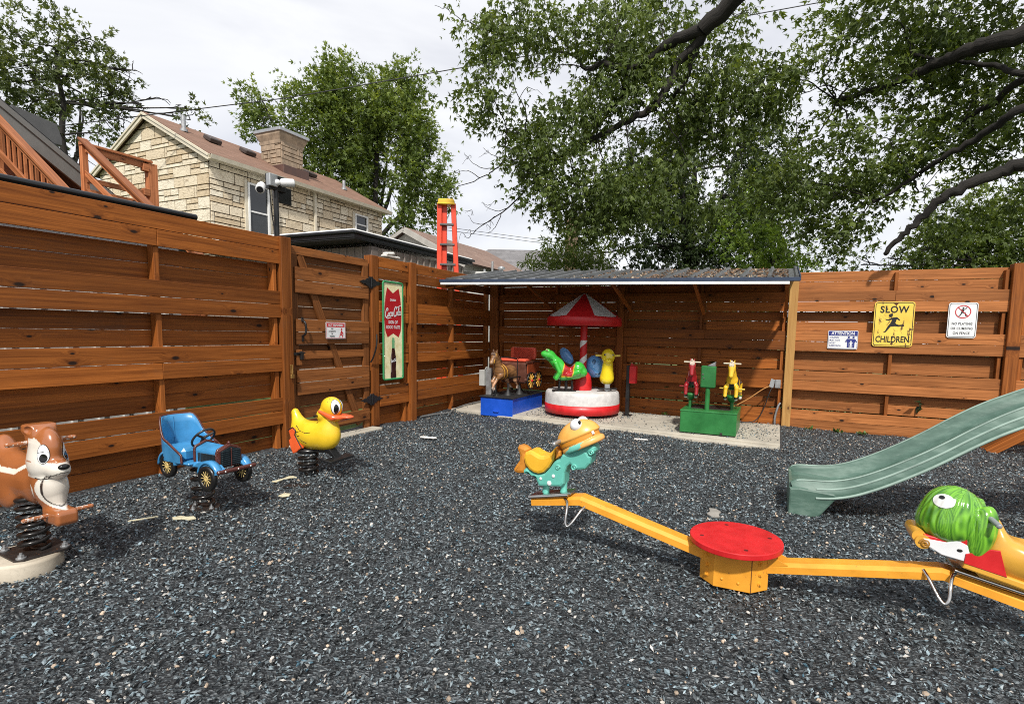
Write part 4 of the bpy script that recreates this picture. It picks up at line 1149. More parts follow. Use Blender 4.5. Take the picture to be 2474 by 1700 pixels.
for u, v, sy in ((1095, 228, -1), (1213, 178, 1)):
    X, Z = ol([(u, v)])[0]; X = .172; Z = .462
    e = part('eye', MB().ell((X, sy * .062, Z), (.039, .039, .039), 22), SW, FS)
    part('pupil', MB().ell((X + .028, sy * .080, Z + .022), (.010, .010, .013), 12), MATS['gloss_black'], FS)
X, Z = ol([(850, 400)])[0]
for sy in (-1, 1): part('grip', MB().tube([(X, sy * .07, Z), (X - .004, sy * .165, Z - .004)], .0125, 14).ell((X - .004, sy * .165, Z - .004), (.012, .006, .012), 10), M_galv, FS)
part('tooth', MB().box((.285, -.062, .428), (.018, .006, .020), HR, 0, .003), SW, FS)
def loops(parent, s):
    for sy in (-1, 1):
        p = [(.10 * s, sy * .05, -.004), (.13 * s, sy * .075, -.012), (.145 * s, sy * .12, -.05), (.15 * s, sy * .155, -.11), (.165 * s, sy * .16, -.135), (.19 * s, sy * .145, -.115), (.23 * s, sy * .09, -.05), (.245 * s, sy * .05, -.03)]
        part('foot_loop', MB().tube(smoothpts(p, 5), .0088, 10), M_chrome, parent)
loops(FS, 1)
for sy in (-1, 1): part('rail', MB().tube([(-.15, sy * .066, -.026), (.13, sy * .066, .026)], .009, 10), M_chrome, FS)
# --- green-headed seat on the right arm (built facing +x, turned round)
DS = link('duck_fish_seat', MB().box((-.03, 0, .0), (.32, .13, .012), rot3(0, -7, 0), 0, .003).mesh('duck_fish_seat', M_chrome), SS)
p = tl((1.02, 0, .316)); DS.location = p; DS.rotation_euler = (0, R_(-5), R_(180)); DS.scale = (.90, .90, .90)
def gh_fn(P):
    ab = np.abs(P) * np.array([0, 1, 0]) + P * np.array([1, 0, 1])
    cap = s_ell(P, (.165, 0, .275), (.130, .122, .140))
    cap = smin(cap, s_ell(P, (.185, 0, .215), (.120, .118, .085)), .05)
    cap = smax(cap, -(P[..., 2] - (.138 + .05 * np.clip(.16 - P[..., 0], 0, 1))), .015)
    lock = s_ell(ab, (.060, .078, .225), (.058, .050, .140), rot3(0, -6, 0))
    d = smin(cap, lock, .004)
    th = np.arctan2(P[..., 1], P[..., 0] - .12)
    return d + .0018 * np.sin(th * 34 + P[..., 2] * 18) * np.clip((P[..., 2] - .11) * 6, 0, 1)
def gh_col(V):
    th = np.arctan2(V[:, 1], V[:, 0] - .12)
    s_ = .5 + .5 * np.sin(th * 61 + 3 * np.sin(V[:, 2] * 30) + 9 * np.sin(th * 7)); s2 = .5 + .5 * np.sin(th * 23 + V[:, 2] * 25)
    k = np.clip(.65 * s_ + .35 * s2, 0, 1)[:, None]
    return np.array([.030, .14, .010]) * (1 - k) + np.array([.20, .50, .035]) * k
ghm = sdf_mesh(gh_fn, (-.02, -.165, .05), (.37, .165, .43), .0052, gh_col)
gh = part('head', ghm, paint_attr('green_gloss', .2, .35, .6), DS); bv = bvh_of(ghm)
for sy in (-1, 1):
    e = part('eye', decal(bv, (.225, sy * .075, .345), Vector((-.52, -sy * .72, -.45)), ellipse(.046, .036), .004), paint('eye_white', (.70, .70, .68), .4, .2), DS)
    part('pupil', decal(bv, (.230, sy * .062, .357), Vector((-.52, -sy * .72, -.45)), ellipse(.013, .010), .0055), MATS['gloss_black'], DS)
    part('grip', MB().tube([(.048, sy * .10, .315), (.033, sy * .180, .303)], .0125, 14).ell((.033, sy * .180, .303), (.012, .006, .012), 10), paint('grey_plastic', (.23, .25, .26), .35, .15), DS)
    part('collar', MB().prism([(.285, .148), (.19, .152), (.150, .175), (.090, .152), (.098, .078), (.20, .086), (.258, .112)], .012, (0, sy * .099, 0), (1, 0, 0), (0, 0, 1), .004), SW, DS)
    part('dot', MB().ell((.135, sy * .1065, .128), (.012, .002, .008), 12), INK, DS)
    part('lips', MB().prism([(.175, .165), (.105, .215), (.088, .16), (.105, .14)], .010, (0, sy * .096, 0), (1, 0, 0), (0, 0, 1), .002), M_red, DS)
    part('bib', MB().prism([(.11, .118), (.02, .165), (-.015, .17), (-.06, .05), (.11, .072)], .010, (0, sy * .106, 0), (1, 0, 0), (0, 0, 1), .002), M_red, DS)
MY = paint('mustard', (.66, .345, .045), .3, .15, coat=.35)
part('beak_core', MB().prism([(.285, .165), (.02, .16), (.0, .07), (.20, .105), (.265, .135)], .185, (0, 0, 0), (1, 0, 0), (0, 0, 1), .006), M_red, DS)
part('curl', MB().tube([(.282, y, .128) for y in (-.10, .10)], .034, 20).tube([(.300, y, .150) for y in (-.085, .085)], .030, 20), MY, DS)
part('curl_end', MB().tube([(.275 + .022 * (1 - t / 30) * math.cos(t * .45), .101, .122 + .022 * (1 - t / 30) * math.sin(t * .45)) for t in range(24)], .006, 6), paint('mustard_dark', (.34, .16, .02), .4, .2), DS)
def bd_fn(P):
    d = s_ell(P, (-.12, 0, .13), (.17, .115, .12)); d = smin(d, s_ell(P, (-.025, 0, .19), (.06, .09, .12)), .06)
    d = smin(d, s_cap(P, (-.2, 0, .14), (-.34, 0, .24), .10, .05), .08)
    return smax(d, -s_ell(P, (-.16, 0, .30), (.13, .3, .095)), .05)
part('saddle', sdf_mesh(bd_fn, (-.44, -.17, -.02), (.09, .17, .36), .008), MY, DS)
part('board', MB().prism([(.11, .078), (-.36, .010), (-.36, -.030), (.11, .045)], .215, (0, 0, 0), (1, 0, 0), (0, 0, 1), .008), MY, DS)
part('foot_block', MB().prism([(.07, .048), (-.32, -.01), (-.30, -.030), (.03, .010)], .15, (0, 0, 0), (1, 0, 0), (0, 0, 1), .006), MY, DS)
loops(DS, 1)
for sy in (-1, 1): part('rail', MB().tube([(-.26, sy * .072, -.034), (.13, sy * .072, .014)], .010, 10), M_chrome, DS)

# ------------------------------------------------------------------ slide
SL = thing('slide', 'sage green plastic playground slide curving down from the right edge', 'slide', (4.925, -3.865, 0))
rim = smoothpts([(0, .245, 0), (.06, .272, 0), (.25, .287, 0), (.40, .328, 0), (.565, .410, 0), (.75, .525, 0), (.90, .630, 0), (1.05, .745, 0), (1.20, .850, 0), (1.35, .935, 0), (1.55, 1.03, 0), (1.85, 1.12, 0), (2.25, 1.17, 0)], 5)
prof = [(-.285, -.135), (-.288, -.125), (-.285, -.070), (-.272, -.062), (-.268, -.014), (-.258, -.002), (-.244, 0), (-.232, -.006), (-.222, -.035), (-.212, -.085), (-.190, -.108), (-.12, -.116), (0, -.118), (.12, -.116), (.190, -.108), (.212, -.085), (.222, -.035), (.232, -.006), (.244, 0), (.258, -.002), (.268, -.014), (.272, -.062), (.285, -.070), (.288, -.125), (.285, -.135), (.262, -.138), (.22, -.130), (0, -.134), (-.22, -.130), (-.262, -.138)]
vs = []; n = len(prof); m = len(rim)
for i, p in enumerate(rim):
    a = rim[max(i - 1, 0)]; b = rim[min(i + 1, m - 1)]; d = Vector((b.x - a.x, 0, b.y - a.y)).normalized(); up = Vector((-d.z, 0, d.x))
    for y, z in prof:
        vs.append((p.x + up.x * z * .6, y, p.y + up.z * z))
mb = MB().add(vs, [(i * n + k, i * n + (k + 1) % n, (i + 1) * n + (k + 1) % n, (i + 1) * n + k) for i in range(m - 1) for k in range(n)], 0, True)
def mat_slide():
    t = NT('slide_plastic'); o = t.coord()
    n1 = t.noise(t.scale(o, (2, 6, 6)), 2, 6, .65); n2 = t.noise(t.scale(o, (3, 60, 60)), 1.5, 4, .7); n3 = t.noise(o, 70, 3)
    c = t.ramp(n1, [(.3, (.048, .096, .073)), (.55, (.083, .150, .118)), (.75, (.16, .24, .20))])
    c = t.mix(t.ramp(n2, [(.60, 0), (.72, .35)]), c, (.26, .34, .30))
    t.bump(n3, .05, .003)
    return t.fin(c, t.ramp(n1, [(.3, .30), (.7, .5)]), 0, Specular_IOR_Level=.55)
M_slide = mat_slide(); M_ridge = paint('ridge_highlight', (.27, .37, .32), .45, .3)  # paler ridge colour paints highlight lines along the slide edges
part('chute', mb, M_slide, SL)
ft = MB(); ft.prism([(-.006, .205), (-.006, .0), (.185, .0), (.215, .035), (.31, .175), (.29, .200), (.06, .215)], .582, (0, 0, 0), (1, 0, 0), (0, 0, 1), .014)
ft.prism([(-.008, .235), (-.008, .02), (.012, .0), (.012, .235)], .50, (0, 0, 0), (1, 0, 0), (0, 0, 1), .006)
part('foot', ft, M_slide, SL)
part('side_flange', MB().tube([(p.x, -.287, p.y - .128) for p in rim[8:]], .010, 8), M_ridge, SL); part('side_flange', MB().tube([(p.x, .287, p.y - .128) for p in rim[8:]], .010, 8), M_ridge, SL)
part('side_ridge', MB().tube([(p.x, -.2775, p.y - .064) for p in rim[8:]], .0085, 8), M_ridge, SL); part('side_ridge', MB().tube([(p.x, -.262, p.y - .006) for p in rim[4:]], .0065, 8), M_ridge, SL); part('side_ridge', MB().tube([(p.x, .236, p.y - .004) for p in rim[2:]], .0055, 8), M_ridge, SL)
PB = thing('play_frame', 'brown timber brace and post holding up the high end of the slide', 'play frame', (7.0, -3.865, 0))
for sy in (-1, 1):
    part('brace', MB().beam((.12, sy * .12 + 3.38, 0), (.95, sy * .12 + 3.25, .70), .09, .09, up=(-1, 0, 1)), M_post, PB)
for sy in (-.3, .3): part('leg', MB().box((.35, sy, .75), (.10, .10, 1.5), None, 0, .004, 2), M_post, PB)
part('platform', MB().box((.75, 0, 1.10), (.9, .8, .04), None, 0, .004, 0), M_post, PB)
# ------------------------------------------------------------------ horses (one continuous body each)
def horse_fn(gallop):
    def fn(P):
        ab = np.abs(P) * np.array([0, 1, 0]) + P * np.array([1, 0, 1])
        body = union(.06, s_ell(P, (-.13, 0, .0), (.105, .078, .085)), s_ell(P, (.08, 0, .005), (.10, .080, .092)), s_cap(P, (-.12, 0, .0), (.08, 0, -.005), .070))
        neck = s_cap(P, (.13, 0, .06), (.215, 0, .215), .062, .042)
        head = s_cap(P, (.215, 0, .235), (.285, 0, .135) if gallop else (.275, 0, .10), .042, .026)
        jaw = s_ell(P, (.232, 0, .19), (.035, .032, .04))
        ear = s_cap(ab, (.20, .022, .265), (.205, .030, .310), .013, .004)
        tail = s_cap(P, (-.23, 0, .03), (-.30, 0, -.10), .025, .014)
        d = union(.04, body, neck); d = smin(d, smin(head, jaw, .02), .025); d = smin(d, ear, .01); d = smin(d, tail, .025)
        def leg(a, b, c, e, r0, r1, r2):
            return union(.012, s_cap(P, a, b, r0, r1), s_cap(P, b, c, r1, r2), s_cap(P, c, e, r2, r2 * 1.15))
        if gallop:
            L = [leg((.13, .045, -.04), (.23, .05, -.085), (.30, .05, -.165), (.315, .05, -.195), .036, .022, .016),
                 leg((.12, -.045, -.04), (.19, -.05, -.12), (.165, -.05, -.225), (.175, -.05, -.265), .036, .022, .016),
                 leg((-.15, .05, -.03), (-.17, .055, -.12), (-.235, .055, -.20), (-.225, .055, -.25), .045, .026, .017),
                 leg((-.15, -.05, -.03), (-.13, -.055, -.12), (-.20, -.055, -.21), (-.25, -.055, -.25), .045, .026, .017)]
        else:
            L = [leg((.12, s * .055, -.03), (.20, s * .068, -.055), (.215, s * .068, -.165), (.20, s * .066, -.195), .040, .026, .023) for s in (-1, 1)] + \
                [leg((-.15, s * .055, -.03), (-.15, s * .07, -.12), (-.21, s * .07, -.18), (-.20, s * .07, -.22), .046, .028, .022) for s in (-1, 1)]
        for l in L: d = smin(d, l, .018)
        return d
    return fn
BND = ((-.36, -.13, -.31), (.36, .13, .34))
_hm = {}
def horse(parent, gallop, colf, mat, loc, rz, sc=1.0, saddle=None, mane=None, name='horse'):
    m = sdf_mesh(horse_fn(gallop), BND[0], BND[1], .0058, colf)
    o = part(name, m, mat, parent); o.location = loc; o.rotation_euler = (0, 0, R_(rz)); o.scale = (sc,) * 3
    bv = bvh_of(m)
    for sy in (-1, 1): part('eye', MB().ell((.238, sy * .036, .222), (.008, .004, .007), 8), MATS['gloss_black'], o)
    if mane is not None:
        mm = MB()
        for k in range(9):
            f = k / 8; x = .225 - .12 * f + (.02 if k == 0 else 0); z = .275 - .13 * f
            mm.ell((x - .018, (.006 if k % 2 else -.006), z), (.024, .016, .036), 10, 0, rot3(0, 25, 0))
        for k in range(5): mm.tube(smoothpts([(.215, (k - 2) * .009, .282), (.246, (k - 2) * .011, .262), (.262, (k - 2) * .012, .228 - .01 * (k % 2))], 4), [.009] * 8 + [.004], 6)
        part('mane', mm, mane, o)
    return o
def ride_post(mb, x, y, z0, z1, r): mb.cyl((x, y, z0), (x, y, z1), r, 14)

# ------------------------------------------------------------------ blue coin ride: horse and cart
M_blue = paint('royal_blue', (.010, .085, .55), .35, .2, wear=.05, wearcol=(.25, .3, .4), coat=.2)
GRd = 'coin operated rides on the concrete slab'
HC = thing('coin_ride', 'brown horse pulling a red seated cart on a royal blue coin ride base', 'coin ride', (.885, -.80, 0), 0, GRd)
bx = part('base', MB().box((0, 0, .150), (.56, 1.10, .29), None, 0, .006), M_blue, HC)
part('pull_handle', MB().tube(smoothpts([(-.045, -.552, .082), (-.035, -.568, .085), (.035, -.568, .085), (.045, -.552, .082)], 4), .006, 8), M_blue, bx)
dkm_ = MB().box((0, 0, .3035), (.60, 1.14, .018), None, 0, .004); part('deck', dkm_, M_blackmatt, HC)
for x, y in ((-.10, -.40), (.05, -.26), (.12, .0), (.0, .25)):
    part('pedestal', MB().lathe([(.075, .312), (.062, .335), (.03, .37), (.016, .42), (.016, .50)], 18, (x, y, 0)), M_blackmatt, HC)
def brown_col(V):
    x, y, z = V.T
    n = .5 + .5 * np.sin(x * 60 + 4 * np.sin(z * 45) + y * 30)
    C = np.array([.20, .095, .035]) * (.7 + .5 * n[:, None]); leg = (z < -.10)
    C[leg] = np.array([.42, .22, .12]) * (.85 + .3 * n[leg][:, None])
    C[(z < -.235) | ((z < -.18) & (x > .25))] = (.012, .010, .010)
    sock = ((z < -.19) & (z > -.235)); C[sock] = (.55, .42, .34)
    C[(x > .262) & (z > .1) & (z < .16)] = (.33, .19, .10)
    return C
hs1 = horse(HC, True, brown_col, paint_attr('carved_paint', .4, .35, .2), (-.02, -.26, .675), -99, 1.16, mane=paint('dark_mane', (.10, .045, .02), .5, .3))
hr = MB()
def band(pts, r=.006): hr.tube(smoothpts(pts, 4), r, 6)
for xx, a, b in ((.115, .094, .105), (.045, .088, .098)): hr.tube([(xx + .03 * math.sin(2 * math.pi * k / 24), a * math.cos(2 * math.pi * k / 24), b * math.sin(2 * math.pi * k / 24) + .01) for k in range(24)], .0065, 6, 0, False, True)
hr.tube([(.262 + .004 * math.sin(t), .036 * math.cos(t), .155 + .034 * math.sin(t)) for t in [2 * math.pi * k / 18 for k in range(18)]], .005, 6, 0, False, True)
hr.tube([(.226 + .012 * math.sin(t), .044 * math.cos(t), .225 + .044 * math.sin(t)) for t in [2 * math.pi * k / 18 for k in range(18)]], .005, 6, 0, False, True)
part('harness', hr, paint('harness_yellow', (.60, .30, .035), .45, .25), hs1)
# cart
M_cart = paint('cart_brown', (.115, .040, .025), .4, .4, sc=10); M_redseat = paint('seat_red', (.74, .105, .055), .35, .15, coat=.2)
ct = part('cart', MB().box((.03, .02, .66), (.47, .20, .34), rot3(4, 0, 0), 0, .03).box((.05, .20, .62), (.44, .26, .22), None, 0, .02).box((.04, -.02, .535), (.47, .10, .05), rot3(-20, 0, 0), 0, .012), M_cart, HC)
part('seat', MB().box((.02, .05, .855), (.46, .24, .05), None, 0, .018), M_redseat, ct)
bk = MB().prism(roundrect(.46, .20, .04), .06, (.035, .30, .955), (1, 0, 0), (0, 0, 1), .014)
bk = part('backrest', bk, M_redseat, HC)
q = MB()
for k in range(-7, 8):
    for s in (-1, 1):
        x0 = .035 + k * .033; pts = [(x0 - .10 * s, .2695, .86), (x0 + .10 * s, .2695, 1.05)]
        pts = [p for p in [(x0 - .10 * s + .20 * s * f, .2675, .865 + .18 * f) for f in [i / 12 for i in range(13)]] if -.18 < p[0] - .035 < .215 - .0]
        if len(pts) > 1: q.tube(pts, .0035, 6)
part('quilting', q, paint('seat_red_dark', (.42, .04, .02), .45, .2), bk)
part('strap', MB().box((.12, -.088, .70), (.014, .010, .34), None, 0, .003).box((.12, .02, .884), (.014, .20, .008), None, 0, .002), M_black, ct)
part('armrest', MB().tube(smoothpts([(-.20, -.06, .86), (-.21, .0, .89), (-.1, -.03, .895), (.0, -.05, .885), (.10, -.07, .885)], 5), .010, 8), M_black, ct)
part('side_panel', MB().box((.285, .16, .735), (.018, .44, .17), None, 0, .004), paint('panel_orange', (.30, .060, .020), .4, .25), ct)
part('side_rail', MB().box((.29, .14, .83), (.03, .50, .03), None, 0, .006).box((.293, .14, .64), (.02, .46, .02), None, 0, .004), M_cart, ct)
for y in (.02, .30):
    w = part('wheel', MB().tube([(.315, y + .128 * math.cos(t), .535 + .128 * math.sin(t)) for t in [2 * math.pi * k / 32 for k in range(32)]], .013, 8, 0, False, True), M_black, HC)
    sp = MB()
    for k in range(10):
        a = 2 * math.pi * k / 10; sp.tube([(.318, y, .535), (.318, y + .12 * math.cos(a), .535 + .12 * math.sin(a))], [.012, .008], 6)
    part('spokes', sp, paint('spoke_yellow', (.66, .36, .06), .4, .2), w)
    part('hub', MB().ell((.328, y, .535), (.022, .022, .022), 10), M_red, w)
part('shaft', MB().tube([(-.16, -.42, .60), (-.17, .05, .60)], .012, 8).tube([(.16, -.42, .60), (.17, .05, .60)], .012, 8), M_black, ct)
cb = part('coin_post', MB().box((-.235, -.36, .52), (.095, .06, .42), None, 0, .004), M_galv, HC)
part('coin_box', MB().box((-.335, -.38, .575), (.095, .10, .25), None, 0, .006).box((-.28, -.38, .725), (.02, .05, .05), rot3(0, 30, 0), 0, .004), paint('box_grey', (.40, .40, .38), .5, .2), cb)

# ------------------------------------------------------------------ carousel
CA = thing('carousel', 'small red and white carousel with striped canopy and three animal seats', 'coin ride', (2.02, -.625, 0), 20, GRd)
M_rwhite = paint('ride_white', (.60, .585, .57), .5, .22, sc=12)
part('plinth', MB().cyl((0, 0, .05), (0, 0, .10), .40, 40), M_blackmatt, CA)
part('skirt', MB().lathe([(0, .095), (.57, .095), (.583, .10), (.585, .235), (.0, .235)], 72), M_red, CA)
part('drum', MB().lathe([(.582, .2355), (.575, .38), (.562, .412), (.535, .428), (0, .428)], 72), M_rwhite, CA)
part('dome', MB().lathe([(.145, .428), (.142, .55), (.125, .64), (.095, .695), (.05, .715), (0, .718)], 36), M_red, CA)
part('pole', MB().cyl((0, 0, .70), (0, 0, 1.55), .055, 28), M_red, CA)
sp = MB(); vs = []; N = 90
for i in range(N + 1):
    z = .70 + i / N * .50; a0 = R_(-90 - 20 - 37) + (z - .90) / .285 * 2 * math.pi
    for da in [k * R_(130) / 8 for k in range(9)]: vs.append((.0568 * math.cos(a0 + da), .0568 * math.sin(a0 + da), z))
sp.add(vs, [(i * 9 + k, i * 9 + k + 1, (i + 1) * 9 + k + 1, (i + 1) * 9 + k) for i in range(N) for k in range(8)], 0, True)
part('spiral_stripe', sp, SW, CA)
seg = 12; vs = [(0, 0, 1.925)]; fs = []; mi = []; RR = .565; n8 = 8 * seg; A0 = R_(-90 - 7 - 22.5)
for j, (rr, zz) in enumerate(((.05, 1.90), (.30, 1.735), (.545, 1.565))):
    for k in range(n8):
        a = A0 + 2 * math.pi * k / n8; ph = (k % seg) / seg; sag = -.012 * math.sin(math.pi * ph) * (j / 2)
        vs.append((rr * math.cos(a), rr * math.sin(a), zz + sag))
for k in range(n8): fs.append((0, 1 + k, 1 + (k + 1) % n8)); mi.append((k // seg) % 2)
for j in range(2):
    for k in range(n8):
        a = 1 + j * n8; fs.append((a + k, a + n8 + k, a + n8 + (k + 1) % n8, a + (k + 1) % n8)); mi.append((k // seg) % 2)
mb = MB().add(vs, fs, 0, False); mb.mi = mi
cn = part('canopy', mb, [M_red, M_rwhite], CA)
part('valance', MB().lathe([(.545, 1.548), (.562, 1.555), (.572, 1.54), (.575, 1.425), (.560, 1.420), (.545, 1.43), (.545, 1.52), (.0, 1.53)], 72), M_red, cn)
sc_ = MB()
for k in range(0, 8):
    pts = []
    for q in range(seg + 1):
        a = A0 + 2 * math.pi * (k * seg + q) / n8; pts.append((.549 * math.cos(a), .549 * math.sin(a), 1.560 - .014 * math.sin(math.pi * q / seg)))
    sc_.tube(pts, .007, 6)
part('scallop', sc_, M_red, cn)
# green frog
GRN = srgb(60, 176, 62)
def frog_fn(P):
    ab = np.abs(P) * np.array([0, 1, 0]) + P * np.array([1, 0, 1])
    d = union(.05, s_ell(P, (.285, 0, .545), (.095, .085, .07)), s_cap(P, (.25, 0, .52), (.05, 0, .33), .070, .105), s_cap(P, (.06, 0, .24), (-.17, 0, .26), .085, .075))
    d = smin(d, s_ell(P, (-.17, 0, .35), (.11, .115, .10)), .05)
    d = smin(d, s_ell(P, (-.25, 0, .29), (.07, .09, .075)), .03)
    d = smax(d, -s_ell(P, (-.045, 0, .47), (.09, .2, .10)), .03)
    d = smin(d, s_cap(ab, (.17, .085, .42), (.11, .11, .29), .036, .032), .02); d = smin(d, s_cap(ab, (.11, .11, .29), (.16, .10, .20), .030, .034), .015)
    d = smin(d, s_cap(ab, (-.02, .10, .24), (-.16, .13, .30), .04, .05), .02)
    d = smin(d, s_ell(ab, (.285, .05, .60), (.035, .032, .032)), .015)
    d = smin(d, s_ell(P, (.345, 0, .555), (.05, .065, .045)), .02)
    return d
def frog_col(V):
    x, y, z = V.T; sx = x + .02 + (z - .34) * .25
    return paintcol(V, GRN, ((np.abs(sx) < .085) & (z > .215) , (.60, .42, .03)), ((np.abs(sx) < .070) & (z > .235), (.42, .02, .022)))
fg = part('frog_seat', sdf_mesh(frog_fn, (-.36, -.21, .12), (.42, .21, .66), .0066, frog_col), paint_attr('ride_gloss', .2, .12, .6), CA)
fg.location = (-.25, -.27, .43); fg.rotation_euler = (0, 0, R_(188))
for sy in (-1, 1):
    part('eye', MB().ell((.302, sy * .068, .612), (.018, .014, .018), 12), paint('eye_cream', (.5, .6, .3), .3, .1), fg)
    part('pupil', MB().ell((.306, sy * .080, .614), (.009, .006, .010), 10), MATS['gloss_black'], fg)
part('mouth', MB().tube(smoothpts([(.38, .045, .53), (.33, .088, .515), (.27, .090, .50), (.22, .085, .475)], 4), .004, 6).tube(smoothpts([(.38, -.045, .53), (.33, -.088, .515), (.27, -.090, .50), (.22, -.085, .475)], 4), .004, 6), paint('dark_green', (.012, .10, .015), .4, .2), fg)
sup = MB().cyl((0, .0, 0), (0, 0, .17), .024, 14).cyl((.11, .0, 0), (.10, 0, .16), .020, 14).cyl((-.09, .05, 0), (-.08, .04, .16), .016, 12).box((.03, 0, .006), (.36, .12, .012), None, 0, .003)
part('support', sup, M_black, fg)
# blue creature behind the pole
BLU = srgb(104, 168, 232)
def blue_fn(P):
    ab = np.abs(P) * np.array([0, 1, 0]) + P * np.array([1, 0, 1])
    d = union(.06, s_ell(P, (.20, 0, .36), (.155, .13, .175)), s_ell(P, (-.05, 0, .30), (.20, .13, .12)))
    d = smin(d, s_ell(P, (.29, 0, .30), (.085, .105, .10)), .05)
    d = smin(d, s_ell(P, (-.37, .0, .50), (.17, .060, .095), rot3(0, 42, 0)), .03)
    return d
bl = part('elephant_seat', sdf_mesh(blue_fn, (-.58, -.2, .14), (.43, .2, .72), .0075, lambda V: paintcol(V, BLU)), MATS['ride_gloss'], CA)
bl.location = (.02, .23, .43); bl.rotation_euler = (0, 0, R_(-38))
for sy in (-1, 1):
    part('eye', MB().tube([(.275 + .026 * math.cos(t), sy * .112, .44 + .034 * math.sin(t)) for t in [2 * math.pi * k / 18 for k in range(18)]], .004, 6, 0, False, True).ell((.278, sy * .112, .436), (.010, .006, .012), 10), MATS['gloss_black'], bl)
    part('nostril', MB().ell((.352, sy * .060, .275), (.012, .012, .014), 10), MATS['gloss_black'], bl)
part('mouth', MB().tube(smoothpts([(.30, -.105, .255), (.345, -.075, .255), (.375, -.02, .255), (.375, .02, .255)], 4), .004, 6), MATS['gloss_black'], bl)
part('support', MB().cyl((0, 0, 0), (0, 0, .24), .024, 14).box((0, 0, .006), (.34, .12, .012), None, 0, .003), M_black, bl)
# yellow bird facing out
def bird_fn(P):
    d = union(.025, s_ell(P, (.02, 0, .535), (.100, .103, .118)), s_cap(P, (0, 0, .40), (-.03, 0, .20), .082, .105))
    d = smin(d, s_ell(P, (.095, 0, .475), (.055, .05, .035)), .03)
    d = smin(d, s_cap(P, (-.08, 0, .2), (-.24, 0, .26), .09, .06), .06)
    return smax(d, .105 - P[..., 2], .012)
yb = part('bird_seat', sdf_mesh(bird_fn, (-.34, -.15, .08), (.19, .15, .68), .0066, lambda V: paintcol(V, (.80, .62, .022))), MATS['ride_gloss'], CA)
yb.location = (.375, -.14, .43); yb.rotation_euler = (0, 0, R_(-84))
for sy in (-1, 1):
    part('eye', MB().ell((.098, sy * .060, .560), (.010, .015, .018), 10), MATS['gloss_black'], yb)
    part('eye_glint', MB().ell((.106, sy * .058, .566), (.004, .006, .007), 8), SW, yb)
    part('grip', MB().tube([(.0, sy * .09, .545), (.0, sy * .185, .548)], .016, 12).ell((0, sy * .185, .548), (.016, .008, .016), 10), paint('grip_yellow', (.74, .58, .10), .3, .1), yb)
part('nostril', MB().ell((.146, .012, .484), (.006, .006, .004), 8).ell((.146, -.012, .484), (.006, .006, .004), 8), MATS['gloss_black'], yb)
part('support', MB().box((0, 0, .06), (.075, .08, .10), None, 0, .004).cyl((0, 0, 0), (0, 0, .04), .026, 14), M_galv, yb)
part('foot_bar', MB().box((.02, 0, .045), (.10, .30, .014), None, 0, .004), M_black, yb)

# ------------------------------------------------------------------ green two-horse ride
M_gr = paint('ride_green', (.022, .17, .040), .38, .3, wear=.14, wearcol=(.16, .13, .08), coat=.15, sc=5)
GRN_ = thing('coin_ride', 'green box coin ride with a red horse and a yellow horse flanking a control box', 'coin ride', (4.02, -1.115, .05), 0, GRd)
b = part('base', MB().box((0, 0, .155), (.69, .73, .285), None, 0, .008).box((0, 0, .294), (.70, .74, .022), None, 0, .006), M_gr, GRN_)
part('lock_plate', MB().box((.17, -.366, .02), (.03, .008, .05), None, 0, .002), MATS['rusty_black'], b)
part('deck_plate', MB().box((.0, .05, .307), (.5, .4, .006), None, 0, .002), MATS['rusty_black'], b)
pl_ = part('pillar', MB().cyl((-.035, -.20, .30), (-.035, -.20, .60), .030, 20), M_gr, GRN_)
bxx = part('control_box', MB().box((-.035, -.20, .732), (.185, .10, .285), None, 0, .014), paint('box_green', (.022, .16, .040), .4, .3, wear=.3, wearcol=(.30, .17, .09), sc=4), GRN_)
part('coin_slot', MB().cyl((-.098, -.249, .765), (-.098, -.256, .765), .010, 12).cyl((-.085, -.249, .715), (-.085, -.256, .715), .009, 12), M_chrome, bxx)
part('box_lid', MB().prism([(0, 0), (.10, 0), (.10, .055)], .09, (-.052, -.20, .875), (1, 0, 0), (0, 0, 1), .003), M_galv, bxx)
def hcol(c, sad, white):
    def f(V):
        x, y, z = V.T
        C = np.tile(np.array(c, dtype=np.float32), (len(V), 1))
        C[(x < .06) & (x > -.19) & (z > -.03 + .25 * np.abs(x + .06)) & (z < .12)] = sad
        C[(np.abs(x - .125 + (z - .03) * .45) < .02) & (z < .16)] = sad
        C[(z < -.205)] = white
        C[(np.abs(y) < .03) & (x > .10) & (z < -.005) & (z > -.11)] = sad
        return C
    return f
